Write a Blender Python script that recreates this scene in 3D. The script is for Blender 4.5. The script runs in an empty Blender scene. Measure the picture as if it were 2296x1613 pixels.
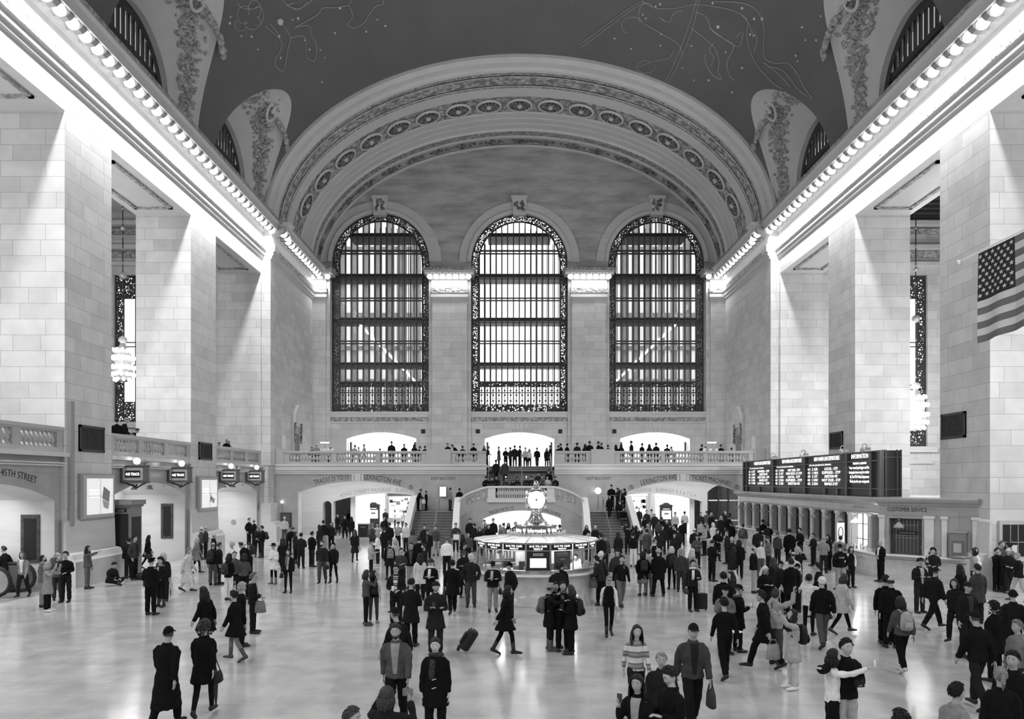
import bpy, math, random
import numpy as np
from mathutils import Vector, Matrix
PI = math.pi
sc = bpy.context.scene
COL = sc.collection
F = 1700.0; CH = 4.2; VX = 1148.0; VY = 1079.0     # focal length and vanishing point of a 2296 x 1613 frame
AX = 0.6; XL = -17.5; XR = 18.7                     # hall axis, side wall planes
rnd = random.Random(7)
def sx(px, Y): return (px - VX) * Y / F
def sz(py, Y): return CH - (py - VY) * Y / F

# ---------------------------------------------------------------- materials
def nt_mat(name):
    m = bpy.data.materials.new(name); m.use_nodes = True
    nt = m.node_tree; b = nt.nodes['Principled BSDF']
    return m, nt, b
def g3(v): return (v, v, v, 1)
def link(nt, a, b): nt.links.new(a, b)
_mc = {}
def M(grey, rough=0.7, spec=0.3, metal=0.0, emit=0.0, noise=0.0, scale=4.0, bump=0.0):
    key = ('m', round(grey, 3), rough, spec, metal, emit, noise, scale, bump)
    if key in _mc: return _mc[key]
    m, nt, b = nt_mat('surface_%d' % len(_mc))
    b.inputs['Base Color'].default_value = g3(grey); b.inputs['Roughness'].default_value = rough
    b.inputs['Specular IOR Level'].default_value = spec; b.inputs['Metallic'].default_value = metal
    if emit:
        b.inputs['Emission Color'].default_value = (1, 1, 1, 1); b.inputs['Emission Strength'].default_value = emit
    if noise or bump:
        tc = nt.nodes.new('ShaderNodeTexCoord'); n = nt.nodes.new('ShaderNodeTexNoise')
        n.inputs['Scale'].default_value = scale; n.inputs['Detail'].default_value = 6
        link(nt, tc.outputs['Object'], n.inputs['Vector'])
        if noise:
            r = nt.nodes.new('ShaderNodeMapRange')
            r.inputs[1].default_value = .3; r.inputs[2].default_value = .7
            r.inputs[3].default_value = grey * (1 - noise); r.inputs[4].default_value = grey * (1 + noise)
            link(nt, n.outputs['Fac'], r.inputs[0]); link(nt, r.outputs[0], b.inputs['Base Color'])
        if bump:
            bp = nt.nodes.new('ShaderNodeBump'); bp.inputs['Strength'].default_value = bump
            bp.inputs['Distance'].default_value = .05
            link(nt, n.outputs['Fac'], bp.inputs['Height']); link(nt, bp.outputs[0], b.inputs['Normal'])
    _mc[key] = m
    return m
def ashlar(name, c1, c2, joint, bw, rh, rough=.6, var=.08, spec=.35, flat=False, jw=.012):
    """cut stone blocks laid in courses on any upright face (or, flat, on a floor)"""
    m, nt, b = nt_mat(name); N = nt.nodes
    geo = N.new('ShaderNodeNewGeometry'); sp = N.new('ShaderNodeSeparateXYZ'); link(nt, geo.outputs['Position'], sp.inputs[0])
    cm = N.new('ShaderNodeCombineXYZ')
    if flat:
        link(nt, sp.outputs[0], cm.inputs[0]); link(nt, sp.outputs[1], cm.inputs[1])
    else:
        sn = N.new('ShaderNodeSeparateXYZ'); link(nt, geo.outputs['True Normal'], sn.inputs[0])
        ab = N.new('ShaderNodeMath'); ab.operation = 'ABSOLUTE'; link(nt, sn.outputs[0], ab.inputs[0])
        gt = N.new('ShaderNodeMath'); gt.operation = 'GREATER_THAN'; gt.inputs[1].default_value = .7; link(nt, ab.outputs[0], gt.inputs[0])
        mx = N.new('ShaderNodeMix'); link(nt, gt.outputs[0], mx.inputs[0]); link(nt, sp.outputs[0], mx.inputs[2]); link(nt, sp.outputs[1], mx.inputs[3])
        link(nt, mx.outputs[0], cm.inputs[0]); link(nt, sp.outputs[2], cm.inputs[1])
    br = N.new('ShaderNodeTexBrick'); link(nt, cm.outputs[0], br.inputs['Vector'])
    br.inputs['Color1'].default_value = g3(c1); br.inputs['Color2'].default_value = g3(c2); br.inputs['Mortar'].default_value = g3(joint)
    br.inputs['Scale'].default_value = 1; br.inputs['Mortar Size'].default_value = jw; br.inputs['Mortar Smooth'].default_value = .3
    br.inputs['Brick Width'].default_value = bw; br.inputs['Row Height'].default_value = rh; br.inputs['Bias'].default_value = -.25
    br.offset = .43; br.squash = .62; br.squash_frequency = 3
    n = N.new('ShaderNodeTexNoise'); n.inputs['Scale'].default_value = 1.3; n.inputs['Detail'].default_value = 7
    link(nt, geo.outputs['Position'], n.inputs['Vector'])
    r = N.new('ShaderNodeMapRange'); r.inputs[1].default_value = .3; r.inputs[2].default_value = .7
    r.inputs[3].default_value = 1 - var; r.inputs[4].default_value = 1 + var; link(nt, n.outputs['Fac'], r.inputs[0])
    mul = N.new('ShaderNodeVectorMath'); mul.operation = 'SCALE'
    link(nt, br.outputs['Color'], mul.inputs[0]); link(nt, r.outputs[0], mul.inputs['Scale'])
    link(nt, mul.outputs[0], b.inputs['Base Color'])
    b.inputs['Roughness'].default_value = rough; b.inputs['Specular IOR Level'].default_value = spec
    return m
def streaky(name, grey, var, stretch, rough=.7, scale=1.0, thr=None):
    m, nt, b = nt_mat(name); N = nt.nodes
    geo = N.new('ShaderNodeNewGeometry'); mp = N.new('ShaderNodeMapping'); mp.inputs['Scale'].default_value = stretch
    link(nt, geo.outputs['Position'], mp.inputs[0])
    n = N.new('ShaderNodeTexNoise'); n.inputs['Scale'].default_value = scale; n.inputs['Detail'].default_value = 9; n.inputs['Roughness'].default_value = .65
    link(nt, mp.outputs[0], n.inputs['Vector'])
    r = N.new('ShaderNodeMapRange'); a, c = thr or (.3, .7)
    r.inputs[1].default_value = a; r.inputs[2].default_value = c
    r.inputs[3].default_value = grey * (1 - var); r.inputs[4].default_value = grey * (1 + var * .5)
    link(nt, n.outputs['Fac'], r.inputs[0]); link(nt, r.outputs[0], b.inputs['Base Color'])
    b.inputs['Roughness'].default_value = rough; b.inputs['Specular IOR Level'].default_value = .3
    return m
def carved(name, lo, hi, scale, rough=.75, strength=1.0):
    """carved foliage: deep relief, coloured darker in its hollows"""
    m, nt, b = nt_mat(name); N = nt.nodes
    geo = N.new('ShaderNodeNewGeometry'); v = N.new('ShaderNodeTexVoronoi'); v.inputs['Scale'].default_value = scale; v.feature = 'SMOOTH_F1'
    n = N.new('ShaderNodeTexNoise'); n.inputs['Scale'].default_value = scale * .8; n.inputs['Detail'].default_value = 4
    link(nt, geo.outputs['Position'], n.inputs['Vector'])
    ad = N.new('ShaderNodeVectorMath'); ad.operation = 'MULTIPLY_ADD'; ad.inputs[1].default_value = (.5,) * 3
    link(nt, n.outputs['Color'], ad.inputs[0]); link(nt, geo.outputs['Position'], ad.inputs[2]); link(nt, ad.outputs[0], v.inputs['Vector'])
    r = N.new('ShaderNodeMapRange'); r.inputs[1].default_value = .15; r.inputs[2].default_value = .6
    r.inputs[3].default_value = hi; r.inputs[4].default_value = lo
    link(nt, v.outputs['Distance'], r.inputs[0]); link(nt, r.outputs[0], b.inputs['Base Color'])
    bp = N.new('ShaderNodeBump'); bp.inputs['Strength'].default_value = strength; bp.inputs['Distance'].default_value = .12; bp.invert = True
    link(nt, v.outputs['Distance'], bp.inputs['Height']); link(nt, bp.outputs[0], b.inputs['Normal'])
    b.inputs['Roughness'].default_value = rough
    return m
def glass_mat(name, tint=.9, gloss=.08, rough=.02):
    m, nt, b = nt_mat(name); N = nt.nodes; N.remove(b)
    t = N.new('ShaderNodeBsdfTransparent'); t.inputs[0].default_value = g3(tint)
    gl = N.new('ShaderNodeBsdfGlossy'); gl.inputs['Roughness'].default_value = rough
    mx = N.new('ShaderNodeMixShader'); mx.inputs[0].default_value = gloss
    link(nt, t.outputs[0], mx.inputs[1]); link(nt, gl.outputs[0], mx.inputs[2])
    link(nt, mx.outputs[0], N['Material Output'].inputs['Surface'])
    return m
def grille_mat(name, dark, scale, hole=.28):
    """pierced iron scrollwork: holes let the light through"""
    m, nt, b = nt_mat(name); N = nt.nodes
    geo = N.new('ShaderNodeNewGeometry')
    v = N.new('ShaderNodeTexVoronoi'); v.inputs['Scale'].default_value = scale; v.feature = 'DISTANCE_TO_EDGE'
    link(nt, geo.outputs['Position'], v.inputs['Vector'])
    gt = N.new('ShaderNodeMath'); gt.operation = 'GREATER_THAN'; gt.inputs[1].default_value = hole; link(nt, v.outputs['Distance'], gt.inputs[0])
    t = N.new('ShaderNodeBsdfTransparent'); mx = N.new('ShaderNodeMixShader')
    b.inputs['Base Color'].default_value = g3(dark); b.inputs['Roughness'].default_value = .6
    link(nt, gt.outputs[0], mx.inputs[0]); link(nt, b.outputs[0], mx.inputs[1]); link(nt, t.outputs[0], mx.inputs[2])
    link(nt, mx.outputs[0], N['Material Output'].inputs['Surface'])
    return m
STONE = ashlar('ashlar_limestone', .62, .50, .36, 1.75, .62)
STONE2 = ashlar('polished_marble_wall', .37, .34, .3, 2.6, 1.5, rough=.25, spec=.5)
FLOOR = ashlar('tennessee_marble_floor', .52, .44, .42, 1.5, .75, rough=.15, var=.16, spec=.5, flat=True, jw=.005)
PLAIN = streaky('plain_limestone', .62, .10, (.4, .4, 2.5))
TYMP = streaky('weathered_tympanum', .46, .30, (.3, .3, 1.5), scale=1.0, thr=(.36, .6))
PLASTER = streaky('arch_plaster', .66, .06, (1, 1, 1))
SKYCEIL = streaky('painted_ceiling', .15, .10, (.3, .3, .3))
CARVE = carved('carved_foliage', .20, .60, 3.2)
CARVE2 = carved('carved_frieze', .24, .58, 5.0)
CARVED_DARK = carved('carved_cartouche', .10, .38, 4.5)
IRON = M(.05, .5, .4, .2)
GRILLE = grille_mat('iron_scrollwork', .045, 6, .2)
GLASS = glass_mat('window_glass')
BRASS = M(.5, .22, .5, .9)
WHITE = M(.8, .5)
BLACK = M(.02, .5)
MARBLE = M(.55, .18, .5, 0, 0, .12, 3)
STEPS = M(.16, .6, .3, 0, 0, .15, 6)
def EM(s): return M(.9, .5, .1, 0, s)

# ---------------------------------------------------------------- mesh building
class MB:
    def __init__(s): s.v = []; s.f = []; s.m = []; s.mats = []
    def mi(s, mat):
        if mat not in s.mats: s.mats.append(mat)
        return s.mats.index(mat)
    def add(s, vs, fs, mat):
        o = len(s.v); k = s.mi(mat); s.v.extend([tuple(p) for p in vs])
        for f in fs: s.f.append([i + o for i in f]); s.m.append(k)
    def quad(s, a, b, c, d, mat): s.add([a, b, c, d], [(0, 1, 2, 3)], mat)
    def box(s, x0, x1, y0, y1, z0, z1, mat):
        if x1 < x0: x0, x1 = x1, x0
        if y1 < y0: y0, y1 = y1, y0
        if z1 < z0: z0, z1 = z1, z0
        v = [(x0, y0, z0), (x1, y0, z0), (x1, y1, z0), (x0, y1, z0), (x0, y0, z1), (x1, y0, z1), (x1, y1, z1), (x0, y1, z1)]
        s.add(v, [(0, 3, 2, 1), (4, 5, 6, 7), (0, 1, 5, 4), (1, 2, 6, 5), (2, 3, 7, 6), (3, 0, 4, 7)], mat)
    def grid(s, fn, nu, nv, mat, closed_u=False):
        vs = [fn(i / nu, j / nv) for j in range(nv + 1) for i in range(nu + 1)]
        fs = [(j * (nu + 1) + i, j * (nu + 1) + i + 1, (j + 1) * (nu + 1) + i + 1, (j + 1) * (nu + 1) + i) for j in range(nv) for i in range(nu)]
        s.add(vs, fs, mat)
    def prism(s, pts, d0, d1, place, mat):
        """closed 2-D outline pts extruded from d0 to d1; place(u, v, d) -> xyz"""
        n = len(pts)
        vs = [place(u, v, d0) for u, v in pts] + [place(u, v, d1) for u, v in pts]
        fs = [tuple(range(n))[::-1], tuple(range(n, 2 * n))] + [(i, (i + 1) % n, n + (i + 1) % n, n + i) for i in range(n)]
        s.add(vs, fs, mat)
    def sweep(s, prof, path, mat, caps=True, closed=False):
        """profile [(u,v)] placed along path frames path(u, v, k)"""
        K, frames = path; n = len(prof)
        vs = [frames(u, v, k) for k in range(K) for u, v in prof]
        m_ = n if closed else n - 1
        fs = [(k * n + i, k * n + (i + 1) % n, (k + 1) * n + (i + 1) % n, (k + 1) * n + i) for k in range(K - 1) for i in range(m_)]
        if caps: fs += [tuple(range(n))[::-1], tuple(range((K - 1) * n, K * n))]
        s.add(vs, fs, mat)
    def tube(s, pts, r, mat, n=8, caps=True):
        pts = [Vector(p) for p in pts]; K = len(pts)
        rs = r if isinstance(r, (list, tuple)) else [r] * K
        vs = []; up = None
        for k, p in enumerate(pts):
            t = (pts[min(k + 1, K - 1)] - pts[max(k - 1, 0)]).normalized()
            if up is None: up = Vector((0, 0, 1)) if abs(t.z) < .9 else Vector((0, 1, 0))
            a = t.cross(up).normalized(); b = a.cross(t).normalized(); up = b
            rr = rs[k]; rx, ry = rr if isinstance(rr, (list, tuple)) else (rr, rr)
            vs += [p + a * (rx * math.cos(2 * PI * i / n)) + b * (ry * math.sin(2 * PI * i / n)) for i in range(n)]
        fs = [(k * n + i, k * n + (i + 1) % n, (k + 1) * n + (i + 1) % n, (k + 1) * n + i) for k in range(K - 1) for i in range(n)]
        if caps: fs += [tuple(range(n))[::-1], tuple(range((K - 1) * n, K * n))]
        s.add(vs, fs, mat)
    def lathe(s, prof, c, mat, n=16, a0=0, a1=2 * PI):
        cx, cy, cz = c; K = len(prof); full = abs(a1 - a0 - 2 * PI) < 1e-6; nn = n if full else n + 1
        vs = [(cx + r * math.cos(a0 + (a1 - a0) * i / n), cy + r * math.sin(a0 + (a1 - a0) * i / n), cz + z) for r, z in prof for i in range(nn)]
        fs = []
        for k in range(K - 1):
            for i in range(n):
                j = (i + 1) % nn
                fs.append((k * nn + i, k * nn + j, (k + 1) * nn + j, (k + 1) * nn + i))
        s.add(vs, fs, mat)
    def ball(s, c, r, mat, n=10, m=7, rot=None):
        rx, ry, rz = r if isinstance(r, (list, tuple)) else (r, r, r)
        vs = []
        for j in range(m + 1):
            ph = PI * j / m
            for i in range(n):
                a = 2 * PI * i / n; p = Vector((rx * math.sin(ph) * math.cos(a), ry * math.sin(ph) * math.sin(a), rz * math.cos(ph)))
                if rot is not None: p = rot @ p
                vs.append((c[0] + p.x, c[1] + p.y, c[2] + p.z))
        fs = [(j * n + i, (j + 1) * n + i, (j + 1) * n + (i + 1) % n, j * n + (i + 1) % n) for j in range(m) for i in range(n)]
        s.add(vs, fs, mat)
    def mesh(s, name, smooth=False):
        me = bpy.data.meshes.new(name); me.from_pydata(s.v, [], s.f)
        for m in s.mats: me.materials.append(m)
        me.polygons.foreach_set('material_index', s.m)
        if smooth: me.polygons.foreach_set('use_smooth', [True] * len(s.f))
        me.update()
        return me
    def build(s, name, parent=None, smooth=False, loc=None, rz=0):
        o = bpy.data.objects.new(name, s.mesh(name, smooth)); COL.objects.link(o)
        if parent: o.parent = parent
        if loc is not None: o.location = loc
        o.rotation_euler = (0, 0, rz)
        return o
def tag(o, label=None, cat=None, group=None, kind=None):
    if label: o['label'] = label
    if cat: o['category'] = cat
    if group: o['group'] = group
    if kind: o['kind'] = kind
    return o
def struct(o): o['kind'] = 'structure'; return o
def empty(name, loc, rz=0, label=None, cat=None, group=None):
    o = bpy.data.objects.new(name, None); COL.objects.link(o); o.location = loc; o.rotation_euler = (0, 0, rz); o.empty_display_size = .2
    return tag(o, label, cat, group)
def dup(root, loc=None, rz=None, label=None, group=None):
    def cp(o, par):
        c = o.copy(); COL.objects.link(c)
        if par: c.parent = par
        for ch in list(o.children): cp(ch, c)
        return c
    r = cp(root, None)
    if loc is not None: r.location = loc
    if rz is not None: r.rotation_euler = (0, 0, rz)
    if label: r['label'] = label
    if group: r['group'] = group
    return r
_dg = None
def text_verts(txt, size, space=1.0):
    cu = bpy.data.curves.new('t', 'FONT'); cu.body = txt; cu.size = size; cu.space_character = space; cu.resolution_u = 3
    cu.align_x = 'CENTER'
    o = bpy.data.objects.new('t', cu); COL.objects.link(o)
    bpy.context.view_layer.update()
    me = bpy.data.meshes.new_from_object(o.evaluated_get(bpy.context.evaluated_depsgraph_get()))
    vs = [tuple(v.co) for v in me.vertices]; fs = [tuple(p.vertices) for p in me.polygons]
    bpy.data.objects.remove(o); bpy.data.curves.remove(cu); bpy.data.meshes.remove(me)
    return vs, fs
def lettering(mb, txt, size, place, mat, space=1.0, depth=.0, width=None):
    """flat letters; place(x, y) -> xyz, x centred"""
    vs, fs = text_verts(txt, size, space)
    if width and vs:
        w = max(v[0] for v in vs) - min(v[0] for v in vs); k = width / w
        vs = [(v[0] * k, v[1], 0) for v in vs]
    mb.add([place(v[0], v[1]) for v in vs], fs, mat)
def arch_wall(mb, P, u0, u1, z0, z1, holes, depth, mat, reveal=None, N=20, back=False):
    """wall face with openings; P(u, z, d) -> xyz with d the depth behind the face; hole = (ua, ub, zbottom, topfn)"""
    reveal = reveal or mat
    cuts = sorted(holes); u = u0
    for ua, ub, zb, tf in cuts:
        if ua > u: mb.quad(P(u, z0, 0), P(ua, z0, 0), P(ua, z1, 0), P(u, z1, 0), mat)
        us = [ua + (ub - ua) * .5 * (1 - math.cos(PI * i / N)) for i in range(N + 1)]
        for a, b in zip(us, us[1:]):
            mb.quad(P(a, tf(a), 0), P(b, tf(b), 0), P(b, z1, 0), P(a, z1, 0), mat)
            mb.quad(P(a, tf(a), 0), P(b, tf(b), 0), P(b, tf(b), depth), P(a, tf(a), depth), reveal)
            if zb > z0: mb.quad(P(a, z0, 0), P(b, z0, 0), P(b, zb, 0), P(a, zb, 0), mat)
        mb.quad(P(ua, zb, 0), P(ua, tf(ua), 0), P(ua, tf(ua), depth), P(ua, zb, depth), reveal)
        mb.quad(P(ub, zb, 0), P(ub, tf(ub), 0), P(ub, tf(ub), depth), P(ub, zb, depth), reveal)
        if zb > z0: mb.quad(P(ua, zb, 0), P(ub, zb, 0), P(ub, zb, depth), P(ua, zb, depth), reveal)
        u = ub
    if u < u1: mb.quad(P(u, z0, 0), P(u1, z0, 0), P(u1, z1, 0), P(u, z1, 0), mat)
def seg(ua, ub, zs, za):
    """segmental arch: height of the soffit above u"""
    w = (ub - ua) / 2; h = za - zs; R = (w * w + h * h) / (2 * h); c = (ua + ub) / 2
    return lambda u: za - R + math.sqrt(max(R * R - (u - c) ** 2, 0))
def semi(c, r, zs): return lambda u: zs + math.sqrt(max(r * r - (u - c) ** 2, 0))
# ================================================================ the hall
Z0 = 22.35; VA, VB = 17.9, 11.65          # springing of the vault, its half width and rise
YB = 53.1; YE = 65.0; YT = 66.0           # end bay begins, far wall piers, far wall window plane
PIERS = [(-5.36, -1.9), (6.34, 9.8), (18.0, 21.47), (29.66, 33.13), (41.32, 44.8)]
mb = MB(); mb.box(-44, 46, -16.5, 96, -.3, 0, FLOOR); floor = struct(mb.build('floor'))

def side_frame(s):
    Xw = XL if s < 0 else XR
    return lambda u, z, d: (Xw + s * d, u, z)      # u along the hall, d depth behind the wall face

def arch_bay(s, u0, u1):
    return (u0 + .12, u1 - .4, 0.0, seg(u0 + .12, u1 - .4, 3.45, 4.12))
for s, side in ((-1, 'left'), (1, 'right')):
    P = side_frame(s); X = lambda d: P(0, 0, d)[0]
    mb = MB()
    for a, b in PIERS: mb.box(X(0), X(3.0), a, b, -.2, 18.71, STONE)
    mb.box(X(0), X(3.0), 52.84, YB, -.2, 18.71, STONE)
    mb.box(X(-.4), X(3.0), YB, 69, -.2, 18.71, STONE)
    mb.box(X(-.62), X(.1), YB - .1, YB + .95, 5.3, 18.71, STONE)          # pilaster strip at the break
    mb.box(X(0), X(3.0), -16.5, -13.0, -.2, 18.71, STONE); mb.box(X(0), X(3), -13.2, -5.2, -.2, 18.71, STONE)
    # pier plinths
    for a, b in PIERS + [(52.84, 54.25)]:
        e = .62 if a > 50 else 0
        mb.prism([(-.02 - e, 0), (.5 + e, 0), (.5 + e, 1.02), (.42 + e, 1.1), (.34 + e, 1.3), (.12 + e, 1.36), (.08 + e, 2.6), (.0, 2.68)], a - .12, b + .12, lambda u, v, d: (X(-u), d, v), PLAIN)
    # upper wall behind the vault feet, pierced by the lunette windows
    tops = []
    for a, b in zip(PIERS, PIERS[1:] + [(52.84, 0)]):
        c = (a[1] + b[0]) / 2 - .3; tops.append((c - 3.4, c + 3.4, 22.35, semi(c, 3.4, 23.9)))
    Pu = lambda u, z, d: (X(.7 + d), u, z)
    arch_wall(mb, Pu, -16.5, 69, 18.8, 34.5, tops, .9, PLAIN)
    # wall below the gallery
    zf = 5.3 if s < 0 else 3.3
    Pl = lambda u, z, d: (X(.15 + d), u, z)
    for a, b in zip(PIERS, PIERS[1:] + [(52.84, 0)]):
        if s < 0:
            u0, u1 = a[1], b[0]
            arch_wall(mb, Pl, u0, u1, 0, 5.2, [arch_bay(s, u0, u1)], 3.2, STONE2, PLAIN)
            mb.quad(Pl(u0 - .3, 0, 3.2), Pl(u1 + .3, 0, 3.2), Pl(u1 + .3, 5, 3.2), Pl(u0 - .3, 5, 3.2), PLAIN)
            for m0, m1, zz in ((-.06, .10, 4.78), (-.12, .1, 4.86), (-.2, .2, 5.14)):
                mb.box(X(m0), X(m1 + .1), u0, u1, zz, zz + (.06 if zz < 5 else .16), PLAIN)
        else:
            if a[1] != 21.47: mb.box(X(.15), X(3.2), a[1], b[0], 0, 3.3, STONE2)
    # vestibule behind the piers
    xi, xo = X(2.9), X(15)
    mb.quad((xi, -15, zf), (xo, -15, zf), (xo, 53.2, zf), (xi, 53.2, zf), MARBLE)
    struct(mb.build('wall_' + side))
    mb = MB(); hc = X(9.35); w = 1.0
    Pe = lambda u, z, d: (u, 53.0 + d, z)
    arch_wall(mb, Pe, min(xi, xo), max(xi, xo), 0, 23.2, [(hc - w, hc + w, 8.3 if s < 0 else 6.6, lambda u: 18.6)], .6, STONE)
    mb.quad((xo, -15, 0), (xo, 53.2, 0), (xo, 53.2, 23.2), (xo, -15, 23.2), STONE)
    mb.quad((X(2.9), -15, 0), (xo, -15, 0), (xo, -15, 23.2), (X(2.9), -15, 23.2), STONE)
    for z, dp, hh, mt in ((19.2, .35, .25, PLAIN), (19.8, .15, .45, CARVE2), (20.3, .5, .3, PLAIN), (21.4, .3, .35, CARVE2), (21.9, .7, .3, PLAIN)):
        mb.box(min(xi, xo), max(xi, xo), 53.0 - dp, 53.05, z, z + hh, mt)
    mb.box(hc - w - .5, hc + w + .5, 52.6, 53.05, 7.9 if s < 0 else 6.2, 8.3 if s < 0 else 6.6, PLAIN)
    mb.box(hc - w - .3, hc + w + .3, 52.8, 53.05, 7.2 if s < 0 else 5.4, 7.5 if s < 0 else 5.7, PLAIN)
    struct(mb.build('wall_%s_vestibule' % side))
    mb = MB(); mb.box(min(xi, xo), max(xi, xo), -15, 53.2, 23.0, 23.3, PLAIN if s < 0 else IRON)
    if s > 0:
        for k in range(8): mb.box(min(xi, xo), max(xi, xo), 46 + k * .9, 46.3 + k * .9, 22.4, 23.0, IRON)
    struct(mb.build('ceiling_%s_vestibule' % side))
    # vestibule window of pierced ironwork
    mb = MB(); zb, zt = (8.3, 18.6) if s < 0 else (6.6, 18.6)
    for a, b in ((-w, -.42), (.42, w)): mb.box(hc + a, hc + b, 53.25, 53.3, zb, zt, GRILLE)
    mb.box(hc - .42, hc + .42, 53.25, 53.3, zt - 1.6, zt, GRILLE); mb.box(hc - .42, hc + .42, 53.25, 53.3, zb, zb + 1.4, GRILLE)
    for x in (-w, -.45, .39, w - .06): mb.box(hc + x, hc + x + .06, 53.2, 53.32, zb, zt, IRON)
    for z in (zb, zb + 1.4, zb + 4, zb + 4.3, zt - 5, zt - 4.7, zt - 1.6, zt - .06): mb.box(hc - w, hc + w, 53.2, 53.32, z, z + .06, IRON)
    wv = struct(mb.build('window_%d' % (8 if s < 0 else 9)))
    mb = MB(); mb.box(hc - .42, hc + .42, 53.34, 53.36, zb, zt, GLASS); mb.build('pane', wv)
    # ------------------------------------------------ entablature and lamp cornice
    body = [(-3.0, 18.7), (0, 18.7), (0, 19.75), (.1, 19.8), (.1, 19.98), (.2, 20.02), (.2, 20.25), (.3, 20.3), (.3, 20.75), (.08, 20.85), (.08, 21.6),
            (.3, 21.75), (.42, 21.86), (1.04, 21.88), (1.06, 21.7), (1.16, 21.68), (1.18, 22.08), (1.32, 22.15), (1.4, 22.33), (-1.2, 22.36), (-1.2, 19), (-3, 19)]
    ys = [-16.5, YB - .2, YB - .2, YE + 1.05]; of = [0, 0, .55, .4]
    ys = [-16.5, YB - .05, YB - .05, YB + 1.0, YB + 1.0, YE + 1.0]; of = [0, 0, .6, .6, .4, .4]
    mb = MB(); mb.sweep(body, (6, lambda u, v, k: (X(-u - of[k]), ys[k], v)), PLAIN, closed=True)
    for u0, u1, z0_, z1_, mt in ((.31, .31, 20.32, 20.74, CARVE2), (1.42, 1.42, 22.16, 22.31, CARVE2)):
        for k in (0, 4): mb.quad((X(-u0 - of[k]), ys[k], z0_), (X(-u0 - of[k]), ys[k + 1], z0_), (X(-u1 - of[k]), ys[k + 1], z1_), (X(-u1 - of[k]), ys[k], z1_), mt)
    # coffer mouldings under the soffit of every opening
    for a, b in zip(PIERS, PIERS[1:] + [(52.84, 0)]):
        u0, u1 = a[1] + 1.1, b[0] - 1.1
        for (p, q, r, t) in ((u0, u1, .5, .68), (u0, u1, 2.32, 2.5), (u0, u0 + .18, .5, 2.5), (u1 - .18, u1, .5, 2.5)):
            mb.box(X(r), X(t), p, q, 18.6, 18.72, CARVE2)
    y = 19.0; lampy = []
    while y < YE - .6:
        o_ = 0 if y < YB - .1 else (.6 if y < YB + 1 else .4)
        mb.prism([(.4, 21.87), (1.05, 21.9), (1.05, 21.62), (.9, 21.5), (.62, 21.46), (.4, 21.5)], y - .15, y + .15, lambda u, v, d: (X(-u - o_), d, v), M(.26, .8))
        lampy.append((y + .425, o_)); y += .85
    struct(mb.build('trim_%d' % (1 if s < 0 else 2)))
    if s < 0: proto_bulb = None
    for yy, o_ in lampy:
        if yy < 22.5 or yy > YE - .7: continue
        lab = 'glowing globe bulb in the row under the %s cornice' % ('north (left)' if s < 0 else 'south (right)')
        if proto_bulb is None:
            m_ = MB(); m_.ball((0, 0, 0), (.23, .25, .22), EM(4), 12, 8); proto_bulb = m_.build('globe_bulb', smooth=True)
            m_ = MB(); m_.lathe([(0, .3), (.12, .28), (.14, .18), (.08, .15)], (0, 0, 0), BRASS, 10); m_.build('lamp_holder', proto_bulb)
            bl = proto_bulb; bl.location = (X(-.82 - o_), yy, 21.58)
        else: bl = dup(proto_bulb, (X(-.82 - o_), yy, 21.58))
        tag(bl, lab, 'light bulb', 'cornice bulbs along the %s wall' % side)
LUN = [(a[1] + b[0]) / 2 - .3 for a, b in zip(PIERS, PIERS[1:] + [(52.84, 0)])]
LG, LH = 4.7, 6.5                           # groin half width and height
def vx(z, s, a=VA, b=VB): return AX + s * a * math.sqrt(max(0, 1 - ((z - Z0) / b) ** 2))
# ------------------------------------------------ vault
mb = MB(); NT = 46
def vp(y, th, ins=0.0): return (AX + (VA - ins) * math.cos(th), y, Z0 + (VB - ins) * math.sin(th))
th_l = math.asin(LH / VB)
lo_ = [math.asin(LH * math.sin(PI / 2 * i / 24) / VB) for i in range(25)]
rows = lo_ + [th_l + (PI - 2 * th_l) * i / 34 for i in range(1, 34)] + [PI - q for q in lo_[::-1]]
def gap(z): return LG * math.sqrt(max(0, 1 - ((z - Z0) / LH) ** 2))
for t0, t1 in zip(rows, rows[1:]):
    g0 = gap(Z0 + VB * math.sin(t0)) if min(t0, PI - t0) <= th_l + 1e-6 else 0
    g1 = gap(Z0 + VB * math.sin(t1)) if min(t1, PI - t1) <= th_l + 1e-6 else 0
    if g0 == 0 and g1 == 0:
        mb.grid(lambda u, v: vp(-16.5 + (53.4 + 16.5) * u, t0 + (t1 - t0) * v), 10, 1, SKYCEIL)
    else:
        ed0 = [-16.5] + [q for c in LUN for q in (c - g0, c + g0)] + [53.4]; ed1 = [-16.5] + [q for c in LUN for q in (c - g1, c + g1)] + [53.4]
        for k in range(0, len(ed0), 2):
            mb.quad(vp(ed0[k], t0), vp(ed0[k + 1], t0), vp(ed1[k + 1], t1), vp(ed1[k], t1), SKYCEIL)
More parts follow.
